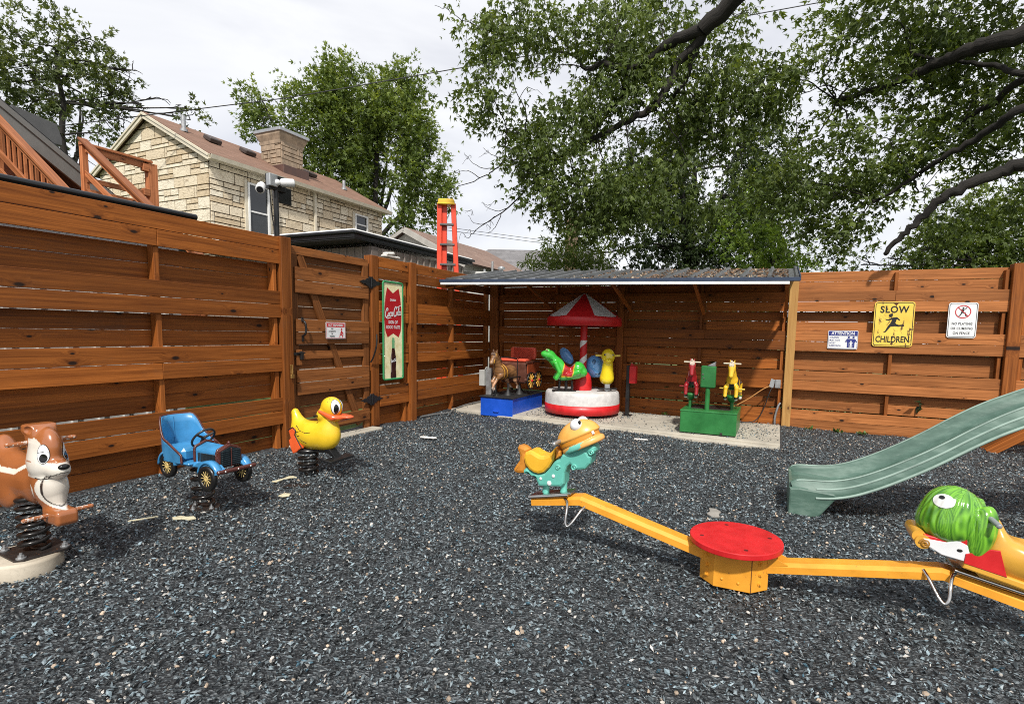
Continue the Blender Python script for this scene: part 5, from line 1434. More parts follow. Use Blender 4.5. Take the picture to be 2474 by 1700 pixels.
for x, c, mn, hx in ((-.275, (.30, .012, .018), (.62, .52, .42), 0), (.255, (.76, .46, .025), (.66, .58, .46), 0)):
    hp = horse(GRN_, False, hcol(c, (.010, .010, .011), (.68, .66, .62)), MATS['ride_gloss'], (x, .04, .655), -90 + (7 if x < 0 else -3), .98, mane=paint('cream_mane%d' % (x > 0), mn, .45, .3), name='horse')
    pc = paint('peg_red', (.30, .02, .02), .35, .2) if x < 0 else paint('peg_yellow', (.72, .52, .10), .35, .2)
    for nm, X, Z, L in (('handlebar', .205, .262, .105), ('foot_peg', .10, -.075, .155)):
        for sy in (-1, 1): part(nm, MB().tube([(X, sy * .02, Z), (X, sy * L, Z)], .0105, 10).ell((X, sy * L, Z), (.0105, .006, .0105), 8), paint('peg_cream', (.66, .60, .46), .4, .2) if nm == 'handlebar' else pc, hp)
    part('nostril', MB().ell((.292, .013, .093), (.006, .006, .005), 8).ell((.292, -.013, .093), (.006, .006, .005), 8), MATS['gloss_black'], hp)
    s = MB().cyl((x, -.02, .305), (x, -.02, .42), .022, 14).lathe([(.028, .40), (.075, .45), (.088, .475), (.088, .485), (0, .485)], 24, (x, -.02, 0))
    s.box((x, -.02, .49), (.24, .10, .010), None, 0, .003); s.box((x, .03, .37), (.035, .10, .14), None, 0, .006)
    part('pedestal', s, M_gr, GRN_)

# ------------------------------------------------------------------ small fittings
rb = thing('coin_box', 'red metal box on a black post between the carousel and the green ride', 'coin box', (2.70, -.43, .05))
part('post', MB().box((0, 0, .39), (.055, .07, .78), None, 0, .004).box((0, 0, .006), (.14, .14, .012), None, 0, .003), M_black, rb)
part('box', MB().box((.075, .0, .64), (.10, .12, .27), None, 0, .008), M_red, rb)
part('lid_tab', MB().prism([(0, 0), (.06, 0), (.01, .05)], .03, (.03, 0, .775), (1, 0, 0), (0, 0, 1), .002), M_red, rb)
ob = thing('outlet_box', 'grey outdoor outlet box with an open cover on the back fence by the pale post', 'outlet', (4.79, -.012, .635), 0)
part('housing', MB().box((.02, -.03, 0), (.075, .06, .12), None, 0, .006), M_galv, ob)
part('cover', MB().box((-.055, -.055, .005), (.075, .014, .125), rot3(0, 15, 40), 0, .005), paint('clear_grey', (.30, .31, .32), .2, .1), ob)
solo('power_cord', MB().tube(smoothpts([(4.75, -.05, .62), (4.62, -.18, .56), (4.45, -.42, .44), (4.31, -.72, .37), (4.27, -.86, .365)], 8), .007, 8), paint('cord_tan', (.42, .20, .06), .5, .2), 'tan power cord running from the outlet box to the green ride', 'cord')
solo('power_cord', MB().tube(smoothpts([(4.74, -.06, .60), (4.70, -.10, .48), (4.66, -.12, .33), (4.60, -.16, .17), (4.50, -.2, .075), (4.3, -.22, .062), (4.0, -.2, .062)], 8), .007, 8), M_black, 'black power cord hanging from the outlet box down to the slab', 'cord')
solo('conduit', MB().tube(smoothpts([(4.80, -.02, .02), (4.80, -.03, .15), (4.83, -.03, .30), (4.86, -.02, .36)], 6), .016, 10), M_galv, 'short grey conduit rising from the slab beside the pale post', 'conduit')
solo('hose', MB().tube(smoothpts([(.03, -2.1, .03), (.08, -1.8, .035), (.16, -1.55, .03), (.09, -1.3, .05), (.06, -.9, .075), (.05, -.4, .075), (.08, -.1, .075)], 8), .012, 8), paint('hose_grey', (.16, .16, .155), .5, .2), 'thin grey cable lying along the foot of the left fence', 'cable')
for k, (x, y) in enumerate([(.5, -.022), (4.3, -.02), (5.6, -.10), (5.9, -.10), (5.25, -.1), (3.2, -.05)]):
    w = MB()
    for j in range(16):
        a = rnd.uniform(0, 6.28); L = rnd.uniform(.04, .10); e = rnd.uniform(.3, 1.1)
        d = Vector((math.cos(a) * math.cos(e), math.sin(a) * math.cos(e) * .5, math.sin(e))) * L; s = Vector((-math.sin(a), math.cos(a), 0)) * L * .22
        o_ = Vector((rnd.uniform(-.06, .06), rnd.uniform(-.03, .0), 0)); w.add([o_, o_ + d * .5 + s, o_ + d, o_ + d * .5 - s], [(0, 1, 2, 3)])
    solo('weed', w, paint('weed_green', (.075, .14, .02), .6, .4), ['small green weed on the slab edge near the corner', 'small green weed at the slab behind the green ride', 'low weed at the foot of the right fence, the middle of three', 'low weed at the foot of the right fence nearest the slide', 'low weed at the foot of the right fence nearest the pale post', 'small weed under the back fence behind the green ride'][k], 'weed', (x, y, .05 if y > -.06 else .01), 0, 'weeds at the fence foot')
def scrap(pts, mat, label, cat, loc, rz=0, t=.012):
    solo('paper_scrap' if cat == 'scrap' else 'paint_flake', MB().prism([(x * (1 + rnd.uniform(-.1, .1)), y * (1 + rnd.uniform(-.15, .15))) for x, y in pts], t, (0, 0, 0), (1, 0, 0), (0, 1, 0), .003), mat, label, cat, loc, rz)
CRM = paint('scrap_cream', (.60, .55, .38), .7, .25, sc=30)
long_ = [(-.10, -.03), (-.04, -.04), (.03, -.03), (.09, -.04), (.11, 0), (.08, .035), (.0, .02), (-.07, .035), (-.11, .01)]
scrap(long_, paint('scrap_white', (.72, .71, .68), .6, .1), 'flat white scrap lying on the mulch in front of the blue coin ride', 'scrap', (1.0, -3.22, .02), 10)
scrap([(x * .8, y * .7) for x, y in long_], MATS['scrap_white'], 'flat white scrap on the mulch in front of the slab by the green ride', 'scrap', (3.30, -2.02, .02), 5)
scrap([(-.02, -.10), (.03, -.09), (.015, -.02), (.03, .05), (.07, .08), (.0, .10), (-.03, .06), (-.01, 0)], CRM, 'curled cream flake on the mulch between the car and the duck', 'scrap', (.99, -5.25, .016), 0, .01)
scrap([(-.04, -.03), (.0, -.045), (.045, -.02), (.03, .03), (-.03, .035)], CRM, 'small cream flake on the mulch right of the car', 'scrap', (1.37, -5.56, .016), 20, .01)
scrap([(-.09, -.02), (-.06, -.045), (.0, -.03), (.05, -.05), (.08, -.02), (.04, .01), (.0, .0), (-.05, .015)], CRM, 'ragged cream strip of old footing in front of the car spring', 'scrap', (1.20, -6.20, .016), 25, .012)
scrap([(-.10, -.03), (.05, -.05), (.10, .0), (.02, .035), (-.07, .03)], MATS['rusty_black'], 'flat black plate half buried in front of the duck spring', 'scrap', (1.24, -5.33, .012), 35, .012)
scrap([(-.08, -.007), (.0, -.004), (.08, .0), (.075, .007), (-.02, .005), (-.08, .003)], CRM, 'thin pale stick on the mulch left of the car spring', 'scrap', (1.0, -6.35, .02), 60, .010)
scrap([(-.05, -.09), (.0, -.10), (.02, -.04), (.06, .0), (.05, .08), (.0, .10), (-.02, .02), (-.06, -.03)], paint('scrap_grey', (.30, .28, .25), .8, .3), 'grey ragged scrap on the mulch behind the red seesaw disc', 'scrap', (4.42, -4.42, .018), 30, .014)
# ------------------------------------------------------------------ buildings behind the fences
def mat_stone():
    t = NT('lannon_stone'); o = t.coord(); rv = t.attr('rv', 'Fac')
    n = t.noise(t.scale(o, (1, 1, 2.2)), 7, 6, .7, 1.2); n2 = t.noise(o, 2, 3)
    c = t.ramp(rv, [(0, (.54, .42, .27)), (.5, (.70, .60, .44)), (1, (.78, .71, .57))])
    c = t.mix(t.ramp(n, [(.52, 0), (.66, .75)]), c, (.25, .175, .10))
    c = t.mix(t.ramp(n2, [(.4, 0), (.7, .2)]), c, (.50, .42, .31))
    t.bump(n, .8, .03)
    return t.fin(c, .85)
M_stone = mat_stone(); M_mortar = paint('dark_mortar', (.055, .042, .032), .9, .2)
def mat_shingle(name, a, b):
    t = NT(name); o = t.coord(); uv = t.attr('gc')
    br = t.new('ShaderNodeTexBrick'); t.set(br.inputs['Vector'], uv); br.inputs['Scale'].default_value = 1; br.inputs['Brick Width'].default_value = .32; br.inputs['Row Height'].default_value = .14; br.inputs['Mortar Size'].default_value = .006
    br.inputs['Color1'].default_value = a + (1,); br.inputs['Color2'].default_value = b + (1,); br.inputs['Mortar'].default_value = tuple(x * .45 for x in a) + (1,)
    n = t.noise(o, 1.1, 6, .65); n2 = t.noise(o, 60, 2)
    c = t.mix(t.ramp(n, [(.35, 0), (.7, .4)]), br.outputs[0], tuple(x * .55 for x in a)); c = t.mix(t.ramp(n2, [(.4, 0), (.8, .4)]), c, tuple(min(1, x * 1.6) for x in b))
    t.bump(t.math('ADD', br.outputs['Fac'], n2), .3, .01)
    return t.fin(c, .9)
M_sh_rust = mat_shingle('rust_shingle', (.165, .092, .060), (.23, .13, .090)); M_sh_brown = mat_shingle('brown_shingle', (.17, .105, .080), (.24, .16, .125)); M_sh_grey = mat_shingle('grey_shingle', (.13, .125, .13), (.20, .195, .20)); M_sh_dark = mat_shingle('charcoal_shingle', (.022, .022, .024), (.04, .04, .042))
def slabq(mb, a, b, c, d, th):
    """roof plane a-b (eave) c-d (ridge), with shingle coordinates and a thickness"""
    a, b, c, d = [Vector(p) for p in (a, b, c, d)]; n = (b - a).cross(d - a).normalized()
    if n.z < 0: n = -n
    L = (b - a).length; H = (d - a).length; v = [a, b, c, d]; w = [p - n * th for p in v]
    g = [(0, 0, 0), (L, 0, 0), (L, H, 0), (0, H, 0)]
    mb.add(v + w, [(0, 1, 2, 3), (7, 6, 5, 4), (0, 4, 5, 1), (1, 5, 6, 2), (2, 6, 7, 3), (3, 7, 4, 0)], 0, False, g + g, .5)
def clip(poly, nx, ny, c):
    out = []
    for i in range(len(poly)):
        p, q = poly[i - 1], poly[i]; dp = nx * p[0] + ny * p[1] - c; dq = nx * q[0] + ny * q[1] - c
        if (dp <= 0) != (dq <= 0):
            t = dp / (dp - dq); out.append((p[0] + (q[0] - p[0]) * t, p[1] + (q[1] - p[1]) * t))
        if dq <= 0: out.append(q)
    return out
def ashlar(mb, u0, u1, z0, z1, o, ax, H=.29, lines=(), th=.03):
    z = z0
    while z < z1 - .05:
        h = min(H * rnd.uniform(.85, 1.15), z1 - z); u = u0
        while u < u1 - .02:
            L = min(rnd.uniform(.28, .85), u1 - u)
            if u1 - u - L < .12: L = u1 - u
            r = rnd.random(); cells = []
            if r < .42: cells = [(u, z, L, h)]
            elif r < .78:
                k = rnd.uniform(.34, .62); L2 = L * rnd.uniform(.4, .65)
                cells = [(u, z, L, h * k), (u, z + h * k, L2, h * (1 - k)), (u + L2, z + h * k, L - L2, h * (1 - k))]
            else:
                L2 = .10; cells = [(u, z, L2, h), (u + L2, z, L - L2, h * .55), (u + L2, z + h * .55, L - L2, h * .45)]
            for (a, b, l, hh) in cells:
                g = .013; p = [(a + g, b + g), (a + l - g, b + g), (a + l - g, b + hh - g), (a + g, b + hh - g)]
                for ln in lines: p = clip(p, *ln) if p else p
                if len(p) > 2 and l > .04: mb.prism(p, th + rnd.uniform(0, .012), o, ax, (0, 0, 1), .006, 0, False, False, rnd.random())
            u += L
        z += h
SH = thing('stone_house', 'cream stone house with rust shingled roof and stone chimney behind the left fence', 'house', (0, 0, 0))
HX, HY0, HY1, ZE, RXc, ZR = -9.0, .94, 7.5, 5.72, -11.45, 7.0
part('core', MB().box(((HX - 13.9) / 2, (HY0 + HY1) / 2, 2.8), (4.9 - .02, HY1 - HY0 - .02, 5.6)).prism([(-13.9, 5.5), (-9.01, 5.5), (-9.01, 5.7), (RXc, 6.93), (-13.9, 5.7)], HY1 - HY0 - .04, (0, (HY0 + HY1) / 2, 0), (1, 0, 0), (0, 0, 1)), M_mortar, SH)
mb = MB(); ashlar(mb, HY0, HY1, 2.6, ZE, (HX + .01, 0, 0), (0, 1, 0)); part('wall', mb, M_stone, SH)
mb = MB(); k = (ZR - .05 - 5.72) / (RXc - HX)
ashlar(mb, -13.9, HX, 2.6, 7.0, (0, HY0 - .01, 0), (1, 0, 0), lines=[(-k, 1, 5.72 - k * HX), (k, 1, 5.72 - k * HX + 2 * k * RXc)])
part('wall', mb, M_stone, SH)
s = (ZR - ZE) / (HX - RXc)
rf = MB(); ex = HX + .26; zx = ZE - .26 * s + .10
slabq(rf, (ex, HY0 - .16, zx), (ex, HY1 + .18, zx), (RXc, HY1 + .18, ZR + .10), (RXc, HY0 - .16, ZR + .10), .05)
slabq(rf, (2 * RXc - ex, HY0 - .16, zx), (2 * RXc - ex, HY1 + .18, zx), (RXc, HY1 + .18, ZR + .10), (RXc, HY0 - .16, ZR + .10), .05)
roof = part('roof', rf, M_sh_rust, SH)
M_almond = paint('almond_trim', (.60, .54, .42), .5, .15)
tr = MB()
for sx in (1, -1):
    a = Vector((RXc + sx * (ex - RXc), HY0 - .15, zx - .10)); b = Vector((RXc, HY0 - .15, ZR + .0))
    tr.beam(a, b, .15, .04, 0, .004, False); tr.beam(a + Vector((0, -.03, .05)), b + Vector((0, -.03, .05)), .06, .03, 0, .004, False)
part('rake_board', tr, M_almond, SH)
gt = MB().prism([(0, 0), (.11, .0), (.14, .10), (.12, .105), (.10, .02), (.02, .02), (0, .10)], HY1 - HY0 + .34, (ex - .02, (HY0 + HY1) / 2, zx - .13), (1, 0, 0), (0, 0, 1))
gt.box((ex - .10, (HY0 + HY1) / 2, zx - .11), (.16, HY1 - HY0 + .3, .02)); part('gutter', gt, M_almond, SH)
part('downpipe', MB().box((HX + .075, 4.32, 4.0), (.075, .09, 3.3), None, 0, .01), M_almond, SH)
def glass():
    t = NT('window_glass'); return t.fin((.012, .014, .016), .06, 0, Specular_IOR_Level=.8)
M_glass = glass(); M_scr = paint('window_screen', (.045, .05, .055), .45, .2)
def dh_window(parent, y0, y1, z0, z1, x):
    f = MB(); w = .055
    f.box((x, y0 + w / 2, (z0 + z1) / 2), (.07, w, z1 - z0), None, 0, .004).box((x, y1 - w / 2, (z0 + z1) / 2), (.07, w, z1 - z0), None, 0, .004)
    f.box((x - .003, (y0 + y1) / 2, z1 - w / 2), (.07, y1 - y0 - 2 * w, w), None, 0, .004).box((x + .012, (y0 + y1) / 2, z0 + .02), (.11, y1 - y0 + .06, .045), None, 0, .004)
    f.box((x - .012, (y0 + y1) / 2, (z0 + z1) / 2), (.04, y1 - y0 - 2 * w, .045), None, 0, .004)
    W = part('window', f, M_white, parent)
    part('pane', MB().box((x - .02, (y0 + y1) / 2, (z1 + (z0 + z1) / 2) / 2), (.01, y1 - y0 - 2 * w, (z1 - z0) / 2 - w)), M_glass, W)
    part('screen', MB().box((x - .015, (y0 + y1) / 2, (z0 + (z0 + z1) / 2) / 2 + .01), (.01, y1 - y0 - 2 * w, (z1 - z0) / 2 - .06)), M_scr, W)
    part('casing', MB().box((x - .02, y0 - .045, (z0 + z1) / 2), (.06, .08, z1 - z0 + .1), None, 0, .004).box((x - .02, y1 + .045, (z0 + z1) / 2), (.06, .08, z1 - z0 + .1), None, 0, .004), M_almond, W)
dh_window(SH, 1.98, 2.66, 3.75, 5.30, HX + .06); dh_window(SH, 6.06, 6.68, 4.62, 5.30, HX + .06)
part('cable', MB().tube(smoothpts([(HX + .10, 2.80, 5.5), (HX + .10, 2.84, 5.0), (HX + .10, 2.92, 4.6), (HX + .10, 2.86, 4.1), (HX + .10, 2.80, 3.4)], 5), .022, 8).tube(smoothpts([(HX + .10, 2.74, 5.5), (HX + .10, 2.77, 5.0), (HX + .10, 2.82, 4.6), (HX + .10, 2.77, 4.1), (HX + .10, 2.73, 3.4)], 5), .018, 8), paint('cable_grey', (.28, .27, .26), .5, .2), SH)
ch = MB(); cx, cy = -10.05, 4.08
ch.box((cx, cy, 6.3), (.86, .80, 1.4), None, 0, .0)
for (u0, u1, o, ax) in ((cy - .41, cy + .41, (cx + .44, 0, 0), (0, 1, 0)), (cx - .44, cx + .44, (0, cy - .41, 0), (1, 0, 0)), (cx - .44, cx + .44, (0, cy + .41, 0), (1, 0, 0))): ashlar(ch, u0, u1, 5.75, 7.03, o, ax, .26)
cap4 = MB().lathe([(.62, 6.98), (.64, 7.08), (.70, 7.18), (.74, 7.24), (.74, 7.32), (0, 7.32)], 4, (0, 0, 0), 0, False); xform(cap4, rot3(0, 0, 45), (cx, cy, 0)); ch = merge(ch, cap4)
c_ = part('chimney', ch, paint('chimney_stone', (.36, .27, .19), .85, .45, sc=5, bump=.4), SH)
part('chimney_cap', MB().box((cx, cy, 7.36), (1.18, 1.12, .10), None, 0, .01), M_galv, c_)
part('chimney_flashing', MB().box((cx + .08, cy, 6.10), (1.08, .98, .42), rot3(0, 0, 0), 0, .01), paint('flashing_brown', (.10, .05, .038), .5, .3), c_)
for y in (2.0, 3.1, 5.45):
    z = ZE + .12 + (HX - (-10.35)) * s
    part('roof_vent', MB().box((-10.35, y, z + .07), (.34, .36, .12), rot3(0, math.degrees(math.atan(s)), 0), 0, .02), paint('vent_brown', (.06, .045, .04), .5, .2), roof)
for y, x, h in ((1.35, -10.6, .42), (6.65, -10.0, .32)):
    z = ZE + .10 + (HX - x) * s
    part('vent_pipe', MB().cyl((x, y, z - .1), (x, y, z + h), .055, 16).cyl((x, y, z - .02), (x, y, z + .05), .10, 16), M_galv, roof)

# dark ribbed shed beyond the gate
M_taupe = paint('taupe_siding', (.30, .25, .215), .5, .2); M_char = paint('charcoal_trim', (.020, .022, .026), .4, .2)
RS = thing('ribbed_shed', 'dark ribbed metal shed with charcoal roof edge beyond the gate', 'shed', (0, 0, 0))
sx0, sx1, sy0, sy1 = -7.5, -2.055, -.78, 2.3
wl = MB().box(((sx0 + sx1) / 2, (sy0 + sy1) / 2, 1.4), (sx1 - sx0, sy1 - sy0, 2.8))
x = sx0 + .1
while x < sx1 - .2: wl.box((x, sy0 - .012, 1.4), (.035, .03, 2.8), None, 0, .006); x += .19
y = sy0 + .28
while y < sy1: wl.box((sx1 + .012, y, 1.4), (.03, .04, 2.8), None, 0, .006); y += .21
part('wall', wl, M_taupe, RS)
part('corner_trim', MB().box((sx1 + .006, sy0 + .06, 1.4), (.05, .17, 2.8), None, 0, .004).box((sx1 - .08, sy0 - .008, 1.4), (.14, .05, 2.8), None, 0, .004), paint('taupe_trim', (.17, .14, .125), .45, .15), RS)
rx = -2.0; fy = -1.27
part('roof_panel', MB().add([(sx0 - .2, fy, 3.0), (rx, fy, 3.0), (rx, 2.6, 3.0), (sx0 - .2, 2.6, 3.0), (sx0 - .2, fy + .02, 3.03), (rx - .02, fy + .02, 3.03), (rx - .02, 2.6, 3.03), (sx0 - .2, 2.6, 3.10)], [(0, 3, 2, 1), (4, 5, 6, 7), (0, 1, 5, 4), (1, 2, 6, 5), (2, 3, 7, 6), (3, 0, 4, 7)]), M_white, RS)
part('fascia', MB().box(((sx0 + rx) / 2 - .1, fy + .01, 2.935), (rx - sx0 + .2, .03, .12), None, 0, .006).box((rx - .01, (fy + 2.6) / 2, 2.935), (.03, 2.6 - fy, .12), None, 0, .006).box(((sx0 + rx) / 2 - .1, fy - .03, 2.97), (rx - sx0 + .28, .06, .05), None, 0, .01).box((rx + .03, (fy + 2.6) / 2, 2.97), (.06, 2.6 - fy + .06, .05), None, 0, .01), M_char, RS)
part('soffit', MB().box(((sx0 + rx) / 2, fy + .26, 2.865), (rx - sx0, .50, .02)).box((rx - .03, .6, 2.864), (.05, 3.6, .02)), M_blackmatt, RS)

# low shed right behind the left fence
LS = thing('low_shed', 'low shed with black rounded roof edge showing above the left fence', 'shed', (0, 0, 0))
w = MB().box((-2.0, -7.4, 1.1), (2.4, 4.9, 2.2)); y = -9.7
while y < -5: w.box((-.79, y, 1.1), (.03, .045, 2.2), None, 0, .006); y += .2
part('wall', w, paint('pale_ribbed', (.55, .55, .54), .5, .15), LS)
part('roof_panel', MB().box((-1.95, -7.36, 2.29), (2.6, 5.02, .10), None, 0, .01), M_char, LS)
part('gutter', MB().tube([(-.63, -9.9, 2.385), (-.63, -4.87, 2.385)], .030, 14).box((-.66, -7.36, 2.30), (.05, 5.02, .14), None, 0, .01), paint('gutter_black', (.010, .011, .013), .28, .2), LS)

# grey gabled house at the far left
GH = thing('gabled_house', 'brown house with grey rake boards and charcoal roof at the far left', 'house', (0, 0, 0))
sl_ = -.73; p0 = Vector((0, -3.86, 4.84))
def gz(y): return 4.84 + (y + 3.86) * sl_
rf = MB(); slabq(rf, (-6.95, -2.0, gz(-2.0) + .06), (-12, -2.0, gz(-2.0) + .06), (-12, -7.0, gz(-7.0) + .06), (-6.95, -7.0, gz(-7.0) + .06), .05); part('roof', rf, M_sh_dark, GH)
rk = MB(); rk.beam((-6.96, -7.0, gz(-7.0) - .16), (-6.96, -2.02, gz(-2.02) - .16), .30, .05, 0, .004, False); rk.beam((-6.93, -7.0, gz(-7.0) - .04), (-6.93, -2.02, gz(-2.02) - .04), .09, .04, 0, .004, False)
part('rake_board', rk, paint('grey_trim', (.17, .165, .155), .5, .15), GH)
part('soffit', MB().beam((-7.2, -7, gz(-7) - .30), (-7.2, -2.05, gz(-2.05) - .30), .03, .5, 0, 0, False), paint('soffit_brown', (.05, .03, .022), .6, .3), GH)
wl = MB().prism([(-7, 0), (-2.3, 0), (-2.3, gz(-2.3) - .3), (-7, gz(-7) - .3)], .2, (-7.6, 0, 0), (0, 1, 0), (0, 0, 1))
part('wall', wl, paint('orange_brown_siding', (.25, .078, .030), .6, .3), GH)
y = -6.9; bt = MB()
while y < -2.4: bt.box((-7.485, y, (gz(y) - .35) / 2), (.02, .05, gz(y) - .35), None, 0, .003); y += .26
part('battens', bt, paint('batten_tan', (.42, .20, .10), .6, .3), GH)
part('dormer', MB().prism([(-3.0, 4.9), (-2.25, 4.9), (-2.25, 5.05), (-2.32, 5.30), (-3.0, 5.42)], 2.2, (-9.9, 0, 0), (0, 1, 0), (0, 0, 1), .01), paint('dormer_grey', (.085, .085, .085), .5, .2), GH)
# timber stair
ST = thing('timber_staircase', 'orange brown timber staircase with sloping handrails above the left fence', 'staircase', (0, 0, 0))
def srail(y, x0, z0, bal=.16):
    m = -.695
    def zz(x): return z0 + (x - x0) * m
    x1 = -3.4
    part('handrail', MB().beam((x0, y, zz(x0)), (x1, y, zz(x1)), .04, .14).beam((x0, y + .02, zz(x0) - .10), (x1, y + .02, zz(x1) - .10), .09, .035), M_deck, ST)
    part('lower_rail', MB().beam((x0, y, zz(x0) - .55), (x1, y, zz(x1) - .55), .09, .036), M_deck, ST)
    b = MB(); x = x0 + .14
    while x < x1: b.box((x, y + .03, zz(x) - .36), (.034, .034, .50), None, 0, .002, 2); x += bal
    if bal < 1: part('balusters', b, M_deck, ST)
    part('stringer', MB().beam((x0, y, zz(x0) - .95), (x1, y, zz(x1) - .95), .26, .04), M_deck, ST)
    part('newel', MB().box((x0 + .02, y, (zz(x0) - .03) / 2), (.09, .09, zz(x0) - .06), None, 0, .004, 2), M_deck, ST)
srail(-4.0, -6.85, 4.60); srail(-3.0, -6.50, 4.50, 9)
tr = MB(); 
for k in range(12): tr.box((-6.3 + k * .27, -3.5, 3.35 - k * .188), (.27, .95, .04), None, 0, .004, 1)
part('treads', tr, M_deck, ST)
part('landing', MB().box((-6.95, -3.0, 3.42), (1.0, 2.1, .06), None, 0, .004, 1).box((-6.42, -2.5, 3.32), (.04, 1.1, .2), None, 0, .004, 1), M_deck, ST)
part('guard_rail', MB().box((-6.43, -2.5, 4.40), (.14, 1.12, .04), None, 0, .004, 1).box((-6.43, -2.5, 4.31), (.04, 1.0, .10), None, 0, .004, 1).box((-6.43, -2.5, 3.80), (.04, 1.0, .09), None, 0, .004, 1).box((-6.43, -2.5, 3.60), (.04, 1.0, .09), None, 0, .004, 1), M_deck, ST)
part('guard_post', MB().box((-6.45, -1.93, 2.15), (.14, .16, 4.45), None, 0, .004, 2).box((-6.43, -2.05, 4.28), (.11, .11, .14), None, 0, .01, 1).box((-6.43, -2.05, 3.82), (.11, .11, .14), None, 0, .01, 1), M_deck, ST)
part('side_panel', MB().box((-6.98, -3.98, 3.6), (.42, .05, 1.6), None, 0, .004, 2), M_deck, ST)

# far roofs
BH = thing('brown_roof_house', 'white house with a brown shingled gable roof seen behind the orange ladder', 'house', (0, 0, 0))
part('wall', MB().box((-5, 6.1, 1.6), (3.7, 4.3, 3.2)).prism([(-6.85, 3.18), (-3.15, 3.18), (-5, 4.05)], 4.28, (0, 6.1, 0), (1, 0, 0), (0, 0, 1)), paint('house_cream', (.40, .38, .34), .7, .15), BH)
rf = MB(); slabq(rf, (-2.95, 3.8, 3.14), (-2.95, 8.4, 3.14), (-5, 8.4, 4.18), (-5, 3.8, 4.18), .06); slabq(rf, (-7.05, 3.8, 3.14), (-7.05, 8.4, 3.14), (-5, 8.4, 4.18), (-5, 3.8, 4.18), .06); part('roof', rf, M_sh_brown, BH)
part('rake_board', MB().beam((-2.95, 3.78, 3.06), (-5, 3.78, 4.10), .16, .03, 0, .004, False).beam((-7.05, 3.78, 3.06), (-5, 3.78, 4.10), .10, .03, 0, .004, False), paint('weathered_trim', (.36, .34, .31), .6, .2), BH)
GY = thing('grey_roof_house', 'house with a pale grey shingled roof far behind the lean-to', 'house', (-4.6, 12.2, 0), 24)
part('wall', MB().box((0, 0, 1.7), (6.5, 3.6, 3.4)), paint('house_grey', (.42, .41, .40), .7, .15), GY)
rf = MB(); slabq(rf, (-3.4, -2.0, 3.45), (3.4, -2.0, 3.45), (2.2, 0, 4.75), (-2.2, 0, 4.75), .06); slabq(rf, (-3.4, 2.0, 3.45), (3.4, 2.0, 3.45), (2.2, 0, 4.75), (-2.2, 0, 4.75), .06); slabq(rf, (3.4, -2.0, 3.45), (3.4, 2.0, 3.45), (2.21, .01, 4.75), (2.21, -.01, 4.75), .06); part('roof', rf, M_sh_grey, GY)
FLT = thing('flat_roof_building', 'low white rendered building with small vent pipes on its flat roof', 'building', (-1.45, 3.2, 0), 24)
part('wall', MB().box((0, .6, 1.36), (2.4, 1.5, 2.74), rot3(0, 1.6, 0), 0, .01), paint('white_render', (.58, .58, .56), .8, .25, sc=3), FLT)
for x, h, r in ((-.35, .34, .028), (-.12, .14, .05), (.62, .20, .045), (-.55, .14, .03)):
    v = MB().cyl((x, .5, 2.65), (x, .5, 2.74 + h), r, 14)
    if r > .04: v.lathe([(r, 0), (r * 1.9, .01), (r * 1.9, .05), (0, .09)], 14, (x, .5, 2.74 + h))
    part('vent_pipe', v, M_galv, FLT)
solo('brick_chimney', MB().box((0, 0, 2.32), (.36, .36, 4.64)).box((0, 0, 4.58), (.42, .42, .10)), (lambda: (lambda t: (lambda br: t.fin(t.mix(t.ramp(t.noise(t.coord(), 3, 5), [(.4, 0), (.7, .6)]), br, (.10, .085, .06)), .9))(
    (lambda b: (t.set(b.inputs['Vector'], t.scale(t.coord(), (1, 1, 1))), b.inputs['Scale'].__setattr__('default_value', 5.0), b.inputs['Color1'].__setattr__('default_value', (.22, .12, .075, 1)), b.inputs['Color2'].__setattr__('default_value', (.15, .10, .07, 1)), b.inputs['Mortar'].__setattr__('default_value', (.22, .2, .17, 1)), b.outputs[0])[-1])(t.new('ShaderNodeTexBrick'))))(NT('old_brick')))(),
     'tall narrow old brick chimney standing among the foliage', 'chimney', (-1.0, 6.55, 0), 20)

# orange ladder behind the fence
LD = thing('stepladder', 'orange fibreglass stepladder with yellow top rising behind the left fence', 'ladder', (-.90, -.10, 0), 28)
M_or = paint('safety_orange', (.74, .062, .022), .4, .15); M_alu = paint('ladder_step', (.16, .15, .15), .4, .2, metal=.5)
H = 3.62
for sx, sp in ((-1, .0), (1, .20)):
    for yy, nm in ((0, 'rail'), (.10, 'rear_rail')):
        a = Vector((sx * (.125 + sp * .9) + (.085 if yy and sx < 0 else 0), yy - .02, 0)); b = Vector((sx * .125 + (.085 if yy and sx < 0 else 0), yy * .6, H))
        part(nm, MB().beam(a, b, .085, .03, 0, .004, False, up=(1, 0, 0)).beam(a + Vector((-sx * .038, .02, 0)), b + Vector((-sx * .038, .02, 0)), .012, .07, 0, .002, False, up=(1, 0, 0)), M_or, LD)
for k in range(10):
    z = H - .38 - k * .36; w = .125 + .10 * .9 * (1 - z / H)
    if z > .1: part('step', MB().box((.11 * (1 - z / H), .005, z), (2 * w - .02, .085, .035), None, 0, .005), M_alu, LD)
part('top_cap', MB().box((0, .03, H + .02), (.29, .20, .10), None, 0, .02).box((0, .03, H - .02), (.32, .22, .03), None, 0, .01), paint('ladder_yellow', (.75, .47, .03), .4, .15), LD)
